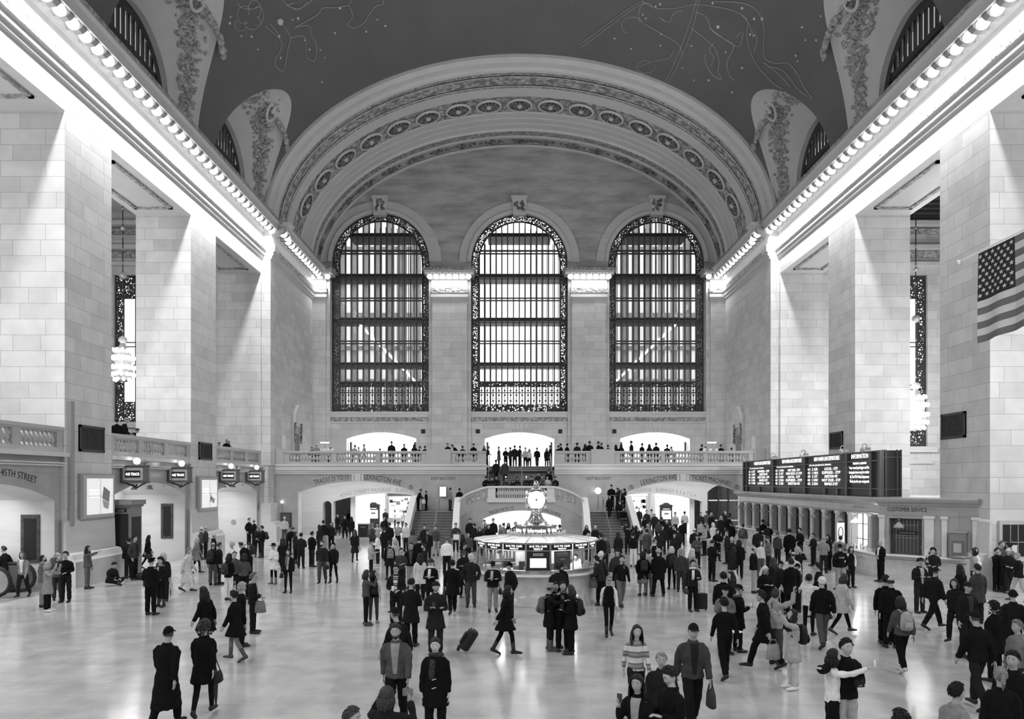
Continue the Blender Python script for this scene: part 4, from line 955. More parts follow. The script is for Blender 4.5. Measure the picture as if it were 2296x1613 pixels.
# ================================================================ ticket office and departure board
TX = 16.0
root = empty('ticket_office', (TX, 33, 0), 0, 'long marble ticket office with a row of dark windows along the right wall', 'ticket office')
def T(Xp, Yp, z): return (Xp - TX, Yp - 33, z)
def tbox(m_, x0, x1, y0, y1, z0, z1, mt): m_.box(x0 - TX, x1 - TX, y0 - 33, y1 - 33, z0, z1, mt)
B0, B1 = Vector((16.0, 33.0, 0)), Vector((18.75, 30.35, 0)); BL = (B1 - B0).length; bd = (B1 - B0).normalized(); bn = Vector((-bd.y, bd.x, 0)); bn = bn if bn.y < 0 else -bn
def Bp(t, d, z): q = B0 + bd * (BL * t) + bn * d; return (q.x - TX, q.y - 33, z)
def bbox(m_, t0, t1, d0, d1, z0, z1, mt):
    v = [Bp(t0, d0, z0), Bp(t1, d0, z0), Bp(t1, d1, z0), Bp(t0, d1, z0), Bp(t0, d0, z1), Bp(t1, d0, z1), Bp(t1, d1, z1), Bp(t0, d1, z1)]
    m_.add(v, [(0, 3, 2, 1), (4, 5, 6, 7), (0, 1, 5, 4), (1, 2, 6, 5), (2, 3, 7, 6), (3, 0, 4, 7)], mt)
def run(m_, prof, mt):      # moulding run along the front, round the corner and along the splayed end
    pts = [Vector((TX, 53.5, 0)), B0, B1]; nr = [Vector((-1, 0, 0)), (Vector((-1, 0, 0)) + bn).normalized() * 1.06, bn]
    m_.sweep(prof, (3, lambda u, v, k: ((pts[k] + nr[k] * u).x - TX, (pts[k] + nr[k] * u).y - 33, v)), mt, closed=True)
m_ = MB(); run(m_, [(-.1, 0), (.12, 0), (.12, .22), (.08, .26), (.08, .95), (-.1, .95)], MARBLE); run(m_, [(-.1, .95), (.2, .95), (.25, 1.0), (.2, 1.06), (-.3, 1.06)], M(.68, .2)); m_.build('counter', root)
m_ = MB(); run(m_, [(-.3, 2.72), (.02, 2.72), (.05, 2.8), (.02, 2.84), (.02, 3.12), (.1, 3.16), (.16, 3.24), (.3, 3.3), (.38, 3.42), (.38, 3.48), (-.6, 3.5)], STONE2); m_.build('cornice', root)
m_ = MB(); tbox(m_, TX + .55, 18.65, 33.2, 53.5, 1.06, 3.44, M(.2)); tbox(m_, TX + .02, 18.65, 33.1, 53.5, 3.3, 3.46, M(.35)); m_.add([Bp(.0, -.02, 3.46), Bp(1, -.02, 3.46), T(18.75, 34, 3.46), T(16, 34, 3.46)], [(0, 1, 2, 3)], M(.35)); m_.build('roof_and_core', root)
cols = [53.3, 51.85, 50.2, 48.5, 46.85, 45.3, 43.7, 42.0, 40.45, 38.9, 37.3, 35.9, 33.9]
for y in cols:
    m_ = MB(); tbox(m_, TX, TX + .5, y - .2, y + .2, 1.06, 2.75, STONE2); tbox(m_, TX - .05, TX + .5, y - .25, y + .25, 2.62, 2.74, PLAIN); tbox(m_, TX - .05, TX + .5, y - .25, y + .25, 1.06, 1.2, PLAIN)
    m_.tube([T(TX - .02, y - .08, 1.2), T(TX - .02, y - .08, 2.62)], .05, PLAIN, 6); m_.tube([T(TX - .02, y + .08, 1.2), T(TX - .02, y + .08, 2.62)], .05, PLAIN, 6); m_.build('pilaster', root)
for i, (a, b) in enumerate(zip(cols[1:], cols)):
    m_ = MB(); lit = i == 11
    tbox(m_, TX + .3, TX + .34, a + .2, b - .2, 1.06, 2.72, BLACK if not lit else EM(1.5)); w_ = m_.build('ticket_window', root)
    m_ = MB()
    for k in range(1, 3): yy = a + .2 + (b - a - .4) * k / 3; tbox(m_, TX + .26, TX + .31, yy - .02, yy + .02, 1.06, 2.72, IRON)
    for z in (1.5, 2.2): tbox(m_, TX + .26, TX + .31, a + .2, b - .2, z, z + .03, IRON)
    m_.build('window_bars', w_)
    yc = (a + b) / 2 - .25
    m_ = MB(); m_.tube([T(TX, yc, 2.68), T(TX - .16, yc, 2.74), T(TX - .3, yc, 2.62), T(TX - .3, yc, 2.5)], .018, BRASS, 6)
    m_.lathe([(.04, 2.5), (.07, 2.46), (.2, 2.36), (.21, 2.3), (.16, 2.3)], T(TX - .3, yc, 0), EM(6) if lit else M(.35, .4), 12); m_.build('hanging_lamp', root, True)
# splayed end: customer service window
m_ = MB(); bbox(m_, 0, .1, -.5, 0, 1.06, 2.75, STONE2); bbox(m_, .44, 1, -.5, 0, 1.06, 2.75, STONE2); bbox(m_, .1, .44, -.5, 0, 2.6, 2.75, STONE2); m_.build('end_wall', root)
for a, b in ((.0, .055), (.47, .56), (.64, .69), (.93, 1.0)):
    m_ = MB(); bbox(m_, a, b, 0, .08, 1.06, 2.72, PLAIN); bbox(m_, a - .01, b + .01, 0, .12, 2.62, 2.74, PLAIN); m_.build('end_pilaster', root)
m_ = MB(); bbox(m_, .1, .44, -.3, -.26, 1.06, 2.6, M(.07)); cw = m_.build('customer_window', root)
m_ = MB()
for k in range(9): t_ = .12 + .30 * k / 8; bbox(m_, t_ - .003, t_ + .003, -.25, -.23, 1.1, 2.56, M(.3, .4, .5, .6))
for z in (1.75, 1.85, 2.3): bbox(m_, .1, .44, -.25, -.23, z, z + .025, M(.3, .4, .5, .6))
m_.build('brass_grille', cw)
m_ = MB(); bbox(m_, .1, .15, -.22, -.21, 1.1, 2.58, GRILLE); bbox(m_, .39, .44, -.22, -.21, 1.1, 2.58, GRILLE); m_.build('ornament_strip', cw)
m_ = MB(); bbox(m_, .17, .38, -.22, -.2, 1.9, 2.06, BLACK); lettering(m_, 'CUSTOMER SERVICE', .07, lambda x, y: Bp(.275 + x / BL, -.19, 1.95 + y), M(.5), width=.62); m_.build('name_plate', cw)
m_ = MB(); q = Bp(.22, .2, 0); m_.tube([Bp(.22, -.1, 2.6), Bp(.22, .2, 2.62), Bp(.22, .2, 2.45)], .018, BRASS, 6); m_.lathe([(.04, 2.45), (.08, 2.4), (.2, 2.3), (.21, 2.2), (.16, 2.2)], (q[0], q[1], 0), M(.35, .4), 12); m_.build('hanging_lamp', root, True)
m_ = MB(); lettering(m_, 'CUSTOMER SERVICE', .26, lambda x, y: Bp(.29 + x / BL, .04, 2.9 + y), INK, width=1.55); m_.build('lettering', root)
m_ = MB(); lettering(m_, 'GCT TOURS', .2, lambda x, y: T(TX - .035, 34.9 - x, 2.93 + y), M(.28), width=1.2); m_.build('lettering', root)
m_ = MB(); bbox(m_, .73, .885, 0, .3, 1.08, 2.1, M(.28, .35, .5, .5)); bbox(m_, .75, .865, .3, .33, 1.2, 1.78, M(.15, .3)); bbox(m_, .77, .845, .33, .35, 1.3, 1.68, M(.4, .3)); bbox(m_, .72, .895, 0, .36, 2.1, 2.16, M(.3)); 
tag(m_.build('wall_box', loc=(TX, 33, 0)), 'grey metal box fixed to the splayed end of the ticket office', 'box')
m_ = MB(); m_.tube([Bp(.08, .34, .86), Bp(.9, .34, .86)], .03, BRASS, 6)
for t_ in (.15, .5, .85): m_.tube([Bp(t_, .34, .86), Bp(t_, .06, .8)], .02, BRASS, 6)
m_.build('counter_rail', root)
m_ = MB()
for k in range(14): y = 34.0 + k * 1.4; m_.tube([T(TX - .3, y, .82), T(TX - .3, y + 1.0, .82)], .022, BRASS, 6); m_.tube([T(TX - .3, y + .5, .82), T(TX - .06, y + .5, .74)], .018, BRASS, 6)
m_.build('bag_rail', root)
t = empty('standing_banner', (15.3, 35.3, 0), 0, 'white upright banner with dark figure beside the lit ticket window', 'banner'); m_ = MB(); m_.prism([(-.2, 0), (.2, 0), (.17, 2.25), (-.17, 2.25)], -.015, .015, lambda u, v, d: (u, d, v), WHITE); m_.build('sheet', t)
m_ = MB(); m_.tube([(.1 * math.cos(q), -.03, 1.8 + .26 * math.sin(q)) for q in [i * PI / 8 for i in range(17)]], .015, INK, 5); lettering(m_, 'TOURS', .14, lambda x, y: (x, -.03, 1.2 + y), INK, width=.26); lettering(m_, 'GRAND', .1, lambda x, y: (x, -.03, 1.0 + y), INK, width=.24); m_.build('print', t)
for k, (y, h) in enumerate(((34.2, .26), (34.5, .2), (34.8, .3), (35.2, .18), (35.5, .22))):
    m_ = MB(); m_.box(-.02, .02, -.1, .1, 0, h, WHITE); m_.box(-.035, -.02, -.07, .07, .04, h - .05, M([.5, .3, .6, .2, .45][k])); tag(m_.build('leaflet_stand', loc=(TX + .02, y, 1.06)), '%s white leaflet stand on the lit ticket counter' % ['tall front', 'short second', 'tallest middle', 'low fourth', 'farthest'][k], 'leaflet stand')
# departure board
DX = 16.3; root = empty('departure_board', (DX, 33.4, 3.5), 0, 'long dark departure board with lit rows standing on the ticket office roof', 'departure board')
def D(y, z, d=0): return (-d, y - 33.4, z - 3.5)
DG = M(.035, .4, .4); DF = M(.10, .35, .5, .3)
m_ = MB(); m_.box(0, .85, 0, 19.7, 0, 2.05, DG); m_.build('case', root)
edges = [33.45, 34.25, 36.75, 42.0, 47.1, 52.4, 53.1]
m_ = MB()
for y in edges: m_.box(-.12, 0, y - 33.4 - .1, y - 33.4 + .1, 0, 2.05, DF)
for z in (.32, 1.58, 2.0): m_.box(-.1, 0, 0, 19.7, z, z + .06, DF)
for y in (37.9, 39.4, 44.5, 49.8): m_.box(-.08, 0, y - 33.4 - .1, y - 33.4 + .1, 0, .34, DF)
for x in (.0, .12, .62, .79): m_.box(x, x + .06, -.06, 0, 0, 2.08, DF)
for z in (.3, 1.72): m_.box(0, .85, -.05, 0, z, z + .05, DF)
m_.build('frame', root)
LIT = EM(3.0)
pan = [(42.0, 36.75, 'NEW HAVEN LINE DEPARTURES'), (47.1, 42.0, 'NEW HAVEN LINE DEPARTURES'), (52.4, 47.1, 'HARLEM LINE DEPARTURES')]
for i, (ya, yb, hd) in enumerate(pan):
    m_ = MB(); L = lambda yc, zz: (lambda x, y: D(yc - x, zz + y, .03)); w_ = ya - yb
    lettering(m_, hd, .3, L((ya + yb) / 2 - (.4 if i else .1), 5.26), LIT, width=w_ * .6)
    lettering(m_, 'TIME TRK DESTINATION  REMARKS', .17, L(ya - .3 - w_ * .3, 5.0), LIT, width=w_ * .55)
    for k in range(5):
        z = 4.76 - k * .195
        lettering(m_, ['4:10', '4:22', '4:34', '4:41', '4:53'][k], .2, L(ya - .45, z), LIT, width=.34); lettering(m_, ['2 GR', '1 NH', '3 ST', '1 NW', '2 DN'][(k + i) % 5], .2, L(ya - 1.25, z), LIT, width=.75)
        lettering(m_, ['LOCAL - STP', 'NOT DUE - STP', 'EXPRESS - STP', 'NEW ROC-17 STP', 'CONNECTS TO DAN - WTBY'][(k * 2 + i) % 5], .2, L(ya - 3.3, z), LIT, width=w_ * (.3 + .06 * ((k * 2 + i) % 4)))
    m_.build('lit_rows', root)
m_ = MB(); ya, yb = 36.75, 34.25; L = lambda zz: (lambda x, y: D((ya + yb) / 2 - x, zz + y, .03))
lettering(m_, 'INFORMATION', .3, L(5.26), LIT, width=1.7)
for k, tx in enumerate(('Attention Customers', 'Your travel packages and bags', 'backpacks items may be randomly', 'By The MTA Police Department', 'Thank you for your cooperation')): lettering(m_, tx, .2, L(4.98 - k * .215), LIT, width=[1.4, 2.2, 2.2, 2.0, 2.1][k])
m_.build('lit_rows', root)
for k, y in enumerate((34.6, 36.9, 41.9, 46.8, 52.3)):
    t = empty('security_camera', (DX - .05, y, 5.62), 0, '%s dome camera on a gooseneck above the departure board' % ['nearest', 'second nearest', 'middle', 'second farthest', 'farthest'][k], 'camera')
    m_ = MB(); m_.tube([(0.1, .35, 0), (.1, .35, .22), (0, .3, .3), (-.2, .1, .26), (-.25, 0, .1)], .025, M(.3), 6); m_.box(.0, .22, .2, .5, 0, .12, M(.35)); m_.build('gooseneck', t)
    m_ = MB(); m_.ball((-.25, 0, 0), (.12, .12, .13), M(.4 if k != 2 else .7, .3), 10, 7); m_.build('dome', t, True)
# ================================================================ side wall fixtures
def wallx(s, d=0): return (XL + d) if s < 0 else (XR - d)
def grille(s, y0, y1, z0, z1, label):
    t = empty('wall_grille', (wallx(s), (y0 + y1) / 2, z0), 0, label, 'grille'); q = -s; h = z1 - z0; w_ = (y1 - y0) / 2
    m_ = MB(); m_.box(0, q * .05, -w_, w_, 0, h, CARVED_DARK if False else M(.05, .6, .3, 0, 0, .5, 9)); m_.box(0, q * .08, -w_, w_, 0, .1, IRON); m_.box(0, q * .08, -w_, w_, h - .1, h, IRON); m_.box(0, q * .08, -w_, -w_ + .1, 0, h, IRON); m_.box(0, q * .08, w_ - .1, w_, 0, h, IRON); m_.build('frame', t)
    m_ = MB()
    for k in range(12): yy = -w_ + .15 + (2 * w_ - .3) * k / 11; m_.box(q * .05, q * .065, yy - .012, yy + .012, .1, h - .1, M(.02))
    m_.build('bars', t)
grille(-1, 30.6, 32.45, 5.4, 6.48, 'square dark grille on the nearest left pier'); grille(-1, 42.3, 44.1, 5.4, 6.38, 'square dark grille on the second left pier')
grille(1, 31.2, 32.95, 6.0, 7.08, 'square dark grille on the nearest right pier'); grille(1, 42.8, 44.5, 6.05, 7.02, 'square dark grille on the right pier above the departure board')
def screen(y0, y1, z0, z1, label, kind):
    t = empty('advertising_screen', (XL, (y0 + y1) / 2, z0), 0, label, 'screen'); w_ = (y1 - y0) / 2; h = z1 - z0
    m_ = MB(); m_.box(0, .22, -w_, w_, 0, h, M(.33, .4, .5, .3)); m_.box(.2, .26, -w_ + .05, w_ - .05, .06, h - .06, M(.45, .4)); m_.build('frame', t)
    m_ = MB(); m_.box(.26, .27, -w_ + .2, w_ - .2, .2, h - .2, M(.75, .3, .4, 0, .62)); m_.build('lit_panel', t)
    m_ = MB(); P_ = lambda u, v: (.275, u, v)
    m_.add([P_(w_ * .1, h * .45), P_(w_ * .55, h * .35), P_(w_ * .62, h * .6), P_(w_ * .2, h * .72)] if kind == 0 else [P_(0, h * .2), P_(w_ * .12, h * .55), P_(w_ * .2, h * .35)], [(0, 1, 2, 3)] if kind == 0 else [(0, 1, 2)], M(.3))
    m_.add([P_(w_ * .2, h * .25), P_(w_ * .5, h * .2), P_(w_ * .58, h * .34), P_(w_ * .1, h * .43)], [(0, 1, 2, 3)], M(.5))
    for k in range(3): m_.add([P_(-w_ * .7, h * (.62 - .07 * k)), P_(-w_ * .1, h * (.62 - .07 * k)), P_(-w_ * .1, h * (.65 - .07 * k)), P_(-w_ * .7, h * (.65 - .07 * k))], [(0, 1, 2, 3)], M(.8, .5, .3, 0, 1.0))
    m_.box(.272, .276, -.01, .01, .2, h - .2, M(.3)); m_.box(.272, .276, -w_ + .2, w_ - .2, h * .5, h * .5 + .015, M(.4)); m_.build('picture', t)
screen(30.55, 32.95, 2.62, 4.5, 'large lit advertising screen on the nearest left pier', 0); screen(41.95, 44.5, 2.5, 4.46, 'lit advertising screen on the second left pier', 1)
m_ = MB(); m_.box(XL, XL + .14, 29.85, 30.1, 2.4, 7.35, M(.3, .5)); tag(m_.build('cable_duct'), 'tall grey vertical duct on the edge of the nearest left pier', 'duct')
def gate_sign(y, label):
    t = empty('track_sign', (-17.05, y, 4.15), 0, label, 'sign'); w_ = .52
    m_ = MB(); m_.box(-w_, w_, 0, .45, 0, .72, M(.13, .4)); m_.box(-w_ - .03, w_ + .03, -.03, .48, .7, .76, M(.1)); m_.box(-w_ - .03, w_ + .03, -.03, .48, -.04, .02, M(.1)); m_.box(-w_ + .07, w_ - .07, -.02, 0, .08, .64, M(.42)); m_.build('case', t)
    m_ = MB(); m_.box(-w_ + .18, w_ - .18, -.03, -.02, .2, .52, BLACK); m_.build('display', t)
    m_ = MB(); lettering(m_, '4:22 TRACK', .17, lambda x, z: (x, -.035, .3 + z), EM(7), width=.62); m_.build('lit_text', t)
    m_ = MB(); m_.ball((.08, .2, .95), .15, EM(9), 12, 8); m_.build('globe_lamp', t, True)
    m_ = MB(); m_.tube([(-w_, .2, -.02), (-.2, .2, -.12), (.1, .2, -.25), (.3, .2, -.12), (w_, .2, -.02)], .04, IRON, 6); m_.tube([(-.1, .2, -.1), (0, .2, -.3), (.1, .2, -.1)], .035, IRON, 6); m_.tube([(-w_, .22, .05), (-w_ - .35, .22, -.2)], .04, IRON, 6); m_.build('bracket', t)
    m_ = MB(); m_.lathe([(0, .76), (.05, .8), (.1, .9), (.05, 1.02), (0, 1.04)], (.42, .2, 0), M(.2), 8); m_.build('spotlight', t)
for y, lab in ((34.1, 'lit track sign with globe lamp nearest, left of the first gate'), (38.75, 'lit track sign with globe lamp right of the first gate'), (45.6, 'lit track sign with globe lamp left of the second gate'), (50.2, 'lit track sign with globe lamp farthest, right of the second gate')): gate_sign(y, lab)
def bay_panel(y, x0, x1, z0, z1, label):
    t = empty('tall_grille', ((x0 + x1) / 2, y, z0), 0, label, 'grille'); w_ = (x1 - x0) / 2; h = z1 - z0
    m_ = MB(); m_.box(-w_, w_, -.05, 0, 0, h, M(.06, .6, .3, 0, 0, .6, 10)); m_.build('frame', t); m_ = MB(); m_.box(-w_ + .13, w_ - .13, -.07, -.05, .15, h - .15, M(.015)); m_.build('mesh', t)
mb = MB()
for i, y in ((2, 29.25), (3, 40.91), (4, 52.43)): mb.box(XL - 3.4, XL - .16, y, y + .4, 0, 4.6, PLAIN)
struct(mb.build('wall_gate_ends'))
bay_panel(40.9, -18.92, -18.28, 1.1, 2.98, 'tall dark grille beside the first track gate'); bay_panel(29.24, -18.92, -18.2, 1.05, 2.9, 'tall dark grille beside the escalators at far left')
m_ = MB(); m_.add([(-19.25 + .18 * math.cos(q), 52.4, 1.35 + .18 * math.sin(q)) for q in [i * PI / 10 for i in range(20)]], [tuple(range(20))], M(.3)); tag(m_.build('wall_emblem'), 'round grey emblem on the wall inside the second track gate', 'emblem')
mb = MB()
for i, (a, b) in ((3, (33.13, 41.32)), (4, (44.8, 52.84))):
    for k in range(3):
        y = a + 2.6 + k * 1.6; t = empty('spotlight', (-18.6, y, 3.95), 0, '%s spotlight under the arch of the %s track gate' % (['nearest', 'middle', 'farthest'][k], ['first', 'second'][i - 3]), 'spotlight')
        m_ = MB(); m_.tube([(0, 0, .25), (0, 0, .0)], .02, M(.3), 6); m_.build('stem', t); m_ = MB(); m_.lathe([(.05, .05), (.09, -.02), (.17, -.18), (.13, -.17)], (0, 0, 0), M(.3), 12); m_.build('lamp_shade', t)
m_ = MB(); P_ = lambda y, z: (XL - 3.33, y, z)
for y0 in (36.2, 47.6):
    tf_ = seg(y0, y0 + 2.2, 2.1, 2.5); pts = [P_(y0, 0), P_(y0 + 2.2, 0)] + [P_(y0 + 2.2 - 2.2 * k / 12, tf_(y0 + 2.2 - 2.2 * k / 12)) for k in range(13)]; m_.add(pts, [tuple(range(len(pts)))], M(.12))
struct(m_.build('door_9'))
wl = bpy.data.objects['wall_left']
m_ = MB(); tf = seg(21.59, 29.26, 3.45, 4.12)
def pl(x, y):
    u = 27.1 + x; e = .02; sl = (tf(u + e) - tf(u - e)) / (2 * e); n = math.hypot(1, sl); return (XL - .14, u - sl / n * (y + .3), tf(u) + (y + .3) / n)
lettering(m_, '45TH STREET', .36, pl, INK, width=1.9); m_.build('lettering', wl)
# telephone-box style booth beyond the nearest pier
t = empty('wooden_booth', (-17.6, 33.9, 0), 0, 'narrow dark wooden booth with glazed door beside the first track gate', 'booth')
m_ = MB(); m_.box(-.7, .75, -.45, .6, 0, 3.05, M(.22, .5)); m_.box(-.75, .82, -.55, .65, 3.05, 3.15, M(.2)); m_.box(-.78, .9, -.62, .7, 3.15, 3.35, M(.25)); m_.build('case', t)
m_ = MB(); m_.box(.75, .77, -.3, .5, .95, 2.6, BLACK); m_.box(.02, .68, -.47, -.45, .95, 2.75, BLACK); m_.build('glazing', t)
m_ = MB(); m_.box(.1, .6, -.48, -.46, 2.82, 2.98, BLACK); lettering(m_, 'GATE', .12, lambda x, y: (.35 + x, -.49, 2.85 + y), M(.6)); m_.build('name_plate', t)
# escalators at far left
for y, x, lab in ((27.2, -18.0, 'black and chrome escalator handrail end nearest, at the left picture edge'), (28.6, -18.0, 'black and chrome escalator handrail end behind, at the left picture edge')):
    t = empty('escalator_newel', (x, y, 0), 0, lab, 'escalator'); pts = [(-3.2, 1.02)] + [(-.5 + .5 * math.sin(q), .52 + .5 * math.cos(q)) for q in [i * PI / 10 for i in range(11)]] + [(-3.2, .02)]
    m_ = MB(); m_.tube([(a, 0, b + .06) for a, b in pts], .07, BLACK, 8); m_.build('rubber_handrail', t); m_ = MB(); m_.prism([(a * .97 - .03, .52 + (b - .52) * .88 + .06) for a, b in pts], -.05, .05, lambda u, v, d: (u, d, v), M(.45, .25, .5, .9)); m_.build('steel_panel', t)
# chandeliers in the side halls
def chandelier(x, y, z, top, label):
    t = empty('chandelier', (x, y, z), 0, label, 'chandelier')
    m_ = MB(); m_.lathe([(.0, -1.15), (.25, -1.1), (.5, -.85), (.58, -.5), (.45, -.1), (.5, .3), (.42, .7), (.2, 1.0), (.12, 1.2)], (0, 0, 0), M(.6, .3, .5, .5), 20); m_.lathe([(.1, 1.2), (.26, 1.3), (.2, 1.5), (.06, 1.6)], (0, 0, 0), M(.7, .3), 14); m_.build('body', t, True)
    m_ = MB(); m_.tube([(0, 0, 1.5), (0, 0, top - z)], .035, IRON, 6)
    for k in range(12): m_.ball((0, 0, 1.9 + k * (top - z - 2) / 12), (.06, .06, .1), BRASS, 6, 5)
    for zz, r_ in ((5.2, .22), (8.0, .13)): m_.ball((0, 0, zz), (r_, r_, r_), M(.5, .3, .5, .4), 10, 7)
    m_.build('chain', t, True)
    for zz, n, r_ in ((.75, 10, .5), (.3, 14, .62), (-.25, 14, .64), (-.7, 12, .62), (-1.0, 8, .45)):
        for k in range(n):
            a = 2 * PI * k / n + zz; m_ = MB(); m_.ball((r_ * math.cos(a), r_ * math.sin(a), zz), (.085, .085, .12), EM(9), 8, 6); m_.build('bulb', t, True)
chandelier(-23.1, 45, 11.2, 22.9, 'glowing chandelier hanging between the two left piers'); chandelier(22.9, 43, 8.2, 22.9, 'glowing chandelier hanging between the two right piers')
# flag on a slanting pole
tip = Vector((15.9, 27.0, 12.0)); pd = Vector((2.0, -6.0, 1.0))
root = empty('flag', tuple(tip), 0, 'large flag of stars and stripes hanging from a slanting pole at right', 'flag')
m_ = MB(); m_.tube([Vector((0, 0, 0)), pd * 1.36], .035, WHITE, 8); m_.ball((0, 0, 0), .07, WHITE, 8, 6); m_.build('pole', root)
FH = 3.1; s0 = .125; CS = .21; FL = .72
def Fp(s_, v, d=0):
    p = pd * s_; wv = .07 * math.sin(s_ * 40 + v * 1.2) * min(1, v) - .1 * math.exp(-((s_ - s0) / .03) ** 2) * v * .4
    return (p.x + wv + d * .95 - .0, p.y + wv * .3 - abs(d) * .3, p.z - .06 - FH * v * (1 + .0 * s_))
m_ = MB(); NS = 13; STR = M(.16, .8); WHT = M(.62, .8); CAN = M(.03, .8)
for k in range(NS):
    for (a, b) in ((s0, s0 + CS), (s0 + CS, s0 + FL)):
        mt = CAN if (a == s0 and k < 7) else (STR if k % 2 == 0 else WHT)
        m_.grid(lambda u, v: Fp(a + (b - a) * u, (k + v) / NS), 10 if a == s0 else 22, 2, mt)
m_.build('cloth', root, True)
m_ = MB()
for c_ in range(11):
    for r_ in range(9):
        if (c_ + r_) % 2: continue
        cs, cv = s0 + CS * (c_ + .8) / 11.7, (7 / 13) * (r_ + .9) / 9.9
        pts = []
        for q in range(10):
            rr = .085 if q % 2 == 0 else .035; a = PI / 2 + q * PI / 5; pts.append(Vector(Fp(cs + rr * math.cos(a) / pd.length, cv - rr * math.sin(a) / FH)) + Vector((-.03, -.02, 0)))
        m_.add(pts, [tuple(range(10))], WHT)
m_.build('stars', root)
# dark glazed panel on the right pier return
t = empty('glazed_booth_window', (19.5, 29.6, .5), 0, 'dark framed window with small panes at the right picture edge', 'window')
m_ = MB(); m_.box(-.5, .9, -.06, .05, 0, 2.15, M(.5)); m_.build('frame', t); m_ = MB(); m_.box(-.38, .8, -.08, -.05, .12, 2.0, M(.04, .2)); m_.build('pane', t)
m_ = MB()
for x in (-.1, .2, .5): m_.box(x - .015, x + .015, -.1, -.07, .12, 2.0, M(.3))
for z in (.7, 1.3): m_.box(-.38, .8, -.1, -.07, z, z + .03, M(.4))
m_.box(-.06, .16, -.1, -.07, .8, 1.2, WHITE); m_.build('glazing_bars', t)
mb = MB(); mb.box(XR - .02, 22, 29.3, 29.68, 0, 1.1, PLAIN); mb.box(XR - .05, 22, 29.2, 29.7, 1.1, 1.25, PLAIN); struct(mb.build('baseboard_right'))

Y_ = YG + .1; t = empty('notice_board', (sx(641.5, Y_), Y_, sz(1183, Y_)), 0, 'dark notice board on the wall left of the left passage', 'board'); m_ = MB(); m_.box(-.38, .38, -.05, .05, 0, 1.05, BLACK); m_.build('frame', t); m_ = MB(); m_.box(-.32, .32, -.06, -.05, .06, .99, M(.09)); m_.build('sheet', t)
t = empty('wall_lamp', (sx(633, Y_), Y_, sz(1126, Y_)), 0, 'small round lamp on the wall above the notice board', 'lamp'); m_ = MB(); m_.ball((0, -.1, 0), .1, EM(4), 10, 7); m_.build('globe', t, True); m_ = MB(); m_.tube([(0, .05, -.3), (0, -.1, -.3), (0, -.1, -.08)], .03, BRASS, 6); m_.build('bracket', t)
# ================================================================ people
V3 = Vector
def dirv(x, y, z): return V3((x, y, z)).normalized()
